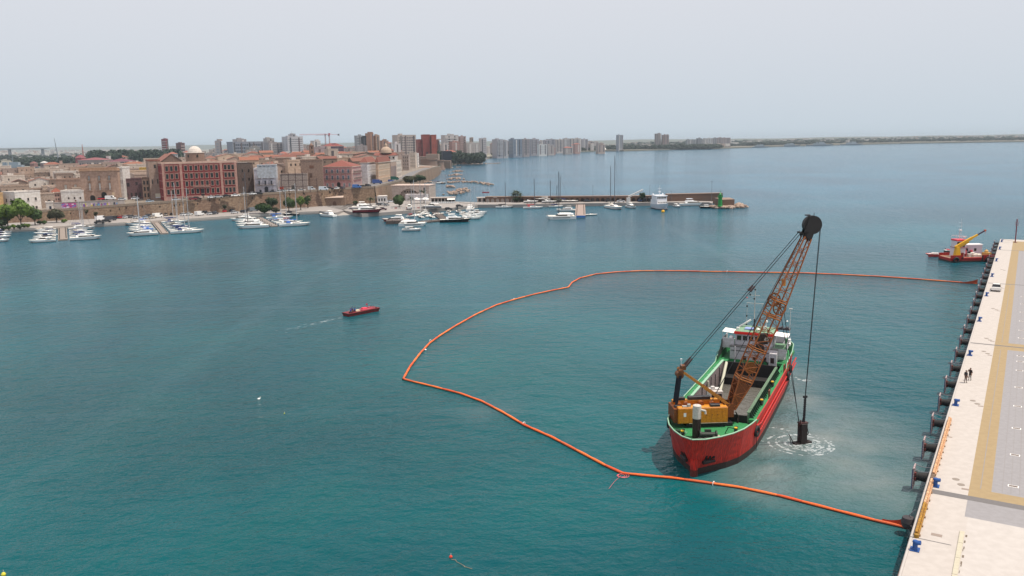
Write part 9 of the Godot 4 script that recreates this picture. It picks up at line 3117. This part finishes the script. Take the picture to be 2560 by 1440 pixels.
func pontoon_boat() -> void:
	var o := thing("red_pontoon_boat","dark red flat work pontoon under way left of the boom","boat","",V(-32.627,0,-176.012),0.802851)
	o.scale = Vector3.ONE * 0.82
	var red := mt("pontoon_red",hexc("8e2230"),0.6,M_tex.rust,0.5)
	var m := MB.new()
	m.loft([[V(-4.7,-0.4,1.3),V(-4.7,-0.4,-1.3),V(4.6,-0.4,-1.3),V(4.6,-0.4,1.3)],[V(-4.9,0.8,1.5),V(-4.9,0.8,-1.5),V(5.0,0.95,-1.5),V(5.0,0.95,1.5)]])
	part("hull",m,mt("pontoon_hull",hexc("a01c24"),0.5,M_tex.rust,0.5),o)
	m = MB.new()
	for z in [-1.55,1.42]:
		m.box(V(-4.95,0.55,z),V(5.02,0.75,z + 0.13))
	m.box(V(-5.0,0.5,-1.5),V(-4.88,0.78,1.5))
	part("rubbing_bar",m,mt("rub_dark",lin(0.03,0.012,0.012),0.6),o)
	m = MB.new()
	m.quad(V(-4.85,0.81,1.45),V(4.95,0.96,1.45),V(4.95,0.96,-1.45),V(-4.85,0.81,-1.45))
	part("deck",m,red,o)
	m = MB.new()
	m.bevel(V(-0.2,0.86,-0.9),V(3.2,1.05,0.9),0.05)
	m.tube(V(2.8,1.0,0),V(2.8,1.25,0),0.5,0.5,12)
	part("hatch",m,mt("pontoon_hatch",hexc("a84a58"),0.6),o)
	m = MB.new()
	m.bevel(V(0.3,1.05,-0.5),V(1.7,1.4,0.5),0.15)
	part("red_bag",m,paint("d8304a",0.6),o)
	m = MB.new()
	m.tube(V(2.0,0.9,0.1),V(2.0,2.4,0.1),0.06)
	m.box(V(1.55,1.95,0.05),V(1.95,2.35,0.15))
	part("sign_post",m,paint("a83848",0.5),o)
	m = MB.new()
	m.cbox(V(-1.5,1.0,0.4),V(1.2,0.35,0.9))
	m.cbox(V(-3.4,1.1,-0.2),V(0.25,0.5,0.4))
	part("deck_box",m,paint("cfc3a8",0.7),o)
	m = MB.new()
	m.cbox(V(-2.7,1.15,-0.5),V(0.7,0.6,0.7))
	part("engine_box",m,paint("4a161a",0.6),o)
	for q in [[4.0,-1.2],[4.0,1.2],[-4.5,1.2]]:
		m = MB.new()
		m.tube(V(q[0],0.9,q[1]),V(q[0],1.25,q[1]),0.12,0.14,8)
		part("bitt",m,mt("rub_dark",Color.BLACK),o)
	var c := V(-32.627,0,-176.012)
	var b := Basis(Vector3.UP,0.802851)
	person("left person in blue sitting on the red pontoon",c + b * V(-2.95,0.32,0.35),-40,"sit",Color(0.03,0.06,0.24),Color(0.012,0.014,0.03),Color(0.02,0.02,0.035))
	person("right person in blue sitting on the red pontoon",c + b * V(-1.75,0.34,0.25),200,"sit",Color(0.035,0.06,0.27),Color(0.012,0.014,0.03),Color(0.02,0.02,0.035))
	person("middle person half hidden behind the blue-clad right one on the red pontoon",c + b * V(-1.9,0.34,-0.55),170,"sit",Color(0.03,0.05,0.22),Color(0.012,0.014,0.03),Color(0.02,0.02,0.035))
	var f := MB.new()
	wake(f,c + b * V(-5.2,0,0.4),(b * V(-1,0,0) + V(-0.2,0,0.5)).normalized(),16.0,1.6,5)
	wake(f,V(-44.712,0,-346.216),V(-1,0,0.12),52.0,1.0,8)
	tag(part("wake",f,foam_mat(),self,true),"pale wake streaks behind the red pontoon and the white cabin cruiser")
func wake(m: MB,at: Vector3,dir: Vector3,L: float,w: float,seed_: int) -> void:
	var k := RandomNumberGenerator.new()
	k.seed = seed_
	var s := V(-dir.z,0,dir.x)
	for i in int(L * 5):
		var t := k.randf() * L
		if k.randf() < t / L * 0.75: continue
		var p := at + dir * t + s * k.randfn() * w * (0.25 + 0.35 * t / L)
		var l := k.randf_range(0.12,0.5)
		var h := k.randf_range(0.04,0.11)
		p.y = 0.03
		m.quad(p - dir * l - s * h,p + dir * l - s * h * 0.4,p + dir * l * 0.9 + s * h,p - dir * l * 0.8 + s * h * 0.5)
func quay_things() -> void:
	car("sedan","white car standing on the quay facing away from the camera","e6e4e1",qv(141.0,2.1,2.61),rad_to_deg(1.016930),"")
	person("left person on the quay in a dark top and brown trousers",qv(60.0,1.02,2.604),20,"stand",Color(0.03,0.025,0.03),Color(0.14,0.08,0.06),Color(0.12,0.08,0.06))
	person("right taller person on the quay in dark clothes with a raised hand",qv(61.6,1.45,2.604),215,"point",Color(0.03,0.018,0.018),Color(0.02,0.016,0.016),Color(0.02,0.014,0.012))
	var o := thing("harbour_light","dark red light mast with a caged top at the far end of the quay","light mast","",qv(236.8,4.26,2.61))
	var m := MB.new()
	m.tube(V(0,0,0),V(0,7.0,0),0.17,0.15,8)
	m.cbox(V(0,0.05,0),V(0.8,0.1,0.8))
	part("pole",m,mt("mast_red",hexc("6e1c30"),0.5),o)
	m = MB.new()
	for i in 6:
		m.tube(V(cos(i) * 0.5,5.4,sin(i) * 0.5),V(cos(i) * 0.5,6.4,sin(i) * 0.5),0.03,0.03,4)
	m.ring(V(0,5.4,0),Vector3.UP,0.5,0.04,10,4)
	m.ring(V(0,6.4,0),Vector3.UP,0.5,0.04,10,4)
	m.lathe(V(0,6.9,0),[Vector2(0.22,0),Vector2(0.22,0.4),Vector2(0,0.5)],8)
	part("cage",m,paint("7a4a52",0.6),o)
	m = MB.new()
	m.path([qv(13.0,-0.06,2.2),qv(11.5,-0.1,1.6),qv(11.0,-0.5,0.5)],0.04)
	m.box(qv(10.9,-0.05,1.8) - Vector3.ONE * 0.25,qv(10.9,-0.05,1.8) + Vector3.ONE * 0.25)
	part("boom_anchor",m,mt("rubber",Color.BLACK),get_node("floating_boom"))
	o = thing("round_fender","dark round rubber fender where the boom meets the near quay","fender","",qv(13.6,-0.75,1.2))
	m = MB.new()
	m.lathe(V(0,-0.6,0),[Vector2(0,0),Vector2(0.5,0.15),Vector2(0.62,0.6),Vector2(0.5,1.05),Vector2(0,1.2)],14)
	part("rubber",m,mt("rubber_grey",lin(0.05,0.045,0.05),0.8),o)
	m = MB.new()
	m.tube(V(0,0.6,0),V(0.4,1.3,0.3),0.04)
	part("hanging_chain",m,mt("chain",Color.BLACK),o)
	for s in [16.5,21.8,69.0]:
		m = MB.new()
		m.t = qx(s,-0.06,0)
		m.box(V(-0.25,-0.5,-0.06),V(-0.17,2.2,0.0))
		m.box(V(0.17,-0.5,-0.06),V(0.25,2.2,0.0))
		for i in 8: m.box(V(-0.17,-0.3 + i * 0.3,-0.05),V(0.17,-0.26 + i * 0.3,-0.01))
		part("ladder",m,mt("rubber",Color.BLACK),get_node("quay"))
	m = MB.new()
	m.path([qv(244.5,0.6,2.65),qv(242.0,2.2,2.65),qv(240.0,4.2,2.65)],0.03)
	part("mooring_line",m,paint("8f8478",0.8),get_node("quay"))
func small_marks() -> void:
	var m := MB.new()
	var o := thing("gull","white gull sitting on the water in the open basin","gull","",V(-36.698,0,-115.326),0.6)
	m.loft([[V(-0.22,0.1,0.01),V(-0.22,0.12,0.0),V(-0.22,0.1,-0.01),V(-0.22,0.08,0)],[V(-0.05,0.02,0.1),V(-0.05,0.2,0.0),V(-0.05,0.02,-0.1),V(-0.05,-0.03,0)],[V(0.15,0.03,0.08),V(0.14,0.18,0),V(0.15,0.03,-0.08),V(0.15,-0.02,0)],[V(0.24,0.12,0.02),V(0.24,0.15,0),V(0.24,0.12,-0.02),V(0.24,0.1,0)]])
	m.lathe(V(0.2,0.17,0),[Vector2(0.0,0),Vector2(0.06,0.06),Vector2(0.05,0.12),Vector2(0,0.15)],8)
	part("body",m,paint("f4f3f0",0.7),o)
	m = MB.new()
	m.tube(V(0.25,0.26,0),V(0.33,0.24,0),0.02,0.005,4)
	part("bill",m,paint("d8a030",0.6),o)
	for q in [[[-5.741,-68.065],"c8402c","small red buoy with a floating line near the bottom edge",0.16],[[-43.942,-66.083],"c9c23a","yellow-green float at the bottom left corner",0.2],[[-31.224,-108.632],"a8a83a","tiny yellowish float right of the gull",0.1],[[54.427,-161.067],"e8e6e2","tiny white float behind the dredging ship",0.2]]:
		var b := thing("small_float",q[2],"buoy","",V(q[0][0],0,q[0][1]))
		m = MB.new()
		m.lathe(V(0,-0.05,0),[Vector2(0,-0.1),Vector2(q[3] * 0.8,0),Vector2(q[3],q[3] * 0.9),Vector2(q[3] * 0.6,q[3] * 1.6),Vector2(0,q[3] * 1.8)],12)
		part("float",m,paint(q[1],0.5),b)
		m = MB.new()
		m.tube(V(0,q[3] * 1.6,0),V(0.02,q[3] * 2.6,0),0.02,0.02,5)
		part("eyelet",m,paint("d8d4cc",0.6),b)
	m = MB.new()
	var p := []
	for i in 9:
		p.append(V(-5.656,0.03,-67.864).lerp(V(-3.912,0.03,-65.871),i / 8.0) + V(0.18 * sin(i * 1.7),0,0.18 * cos(i * 1.3)))
	m.path(p,0.022,4)
	tag(part("floating_line",m,paint("a08a72",0.8),self),"thin line trailing from the small red buoy","rope")
	m = MB.new()
	for k in 3:
		var c := V(11.531,0.05,-85.565)
		m.ring(c + V(0.15 * k,0.02 * k,0.05 * k),Vector3.UP,0.42 + 0.08 * k,0.03,16,4)
	m.path([V(11.531,0.05,-85.565),V(10.588,0.03,-83.919),V(9.829,0.03,-82.179)],0.02,4)
	tag(part("rope_loops",m,paint("d8707a",0.7),self),"pink rope loops floating at the bend of the near boom","rope")
	m = MB.new()
	for q in [[1074,874,1078,876],[1310,1064,1290,1074]]: pass
	m.lathe(V(-15.411,0,-142.772),[Vector2(0.16,-0.05),Vector2(0.2,0.1),Vector2(0,0.22)],8)
	tag(part("white_float",m,paint("f0efec",0.6),self),"small white float inside the left bend of the boom","buoy")
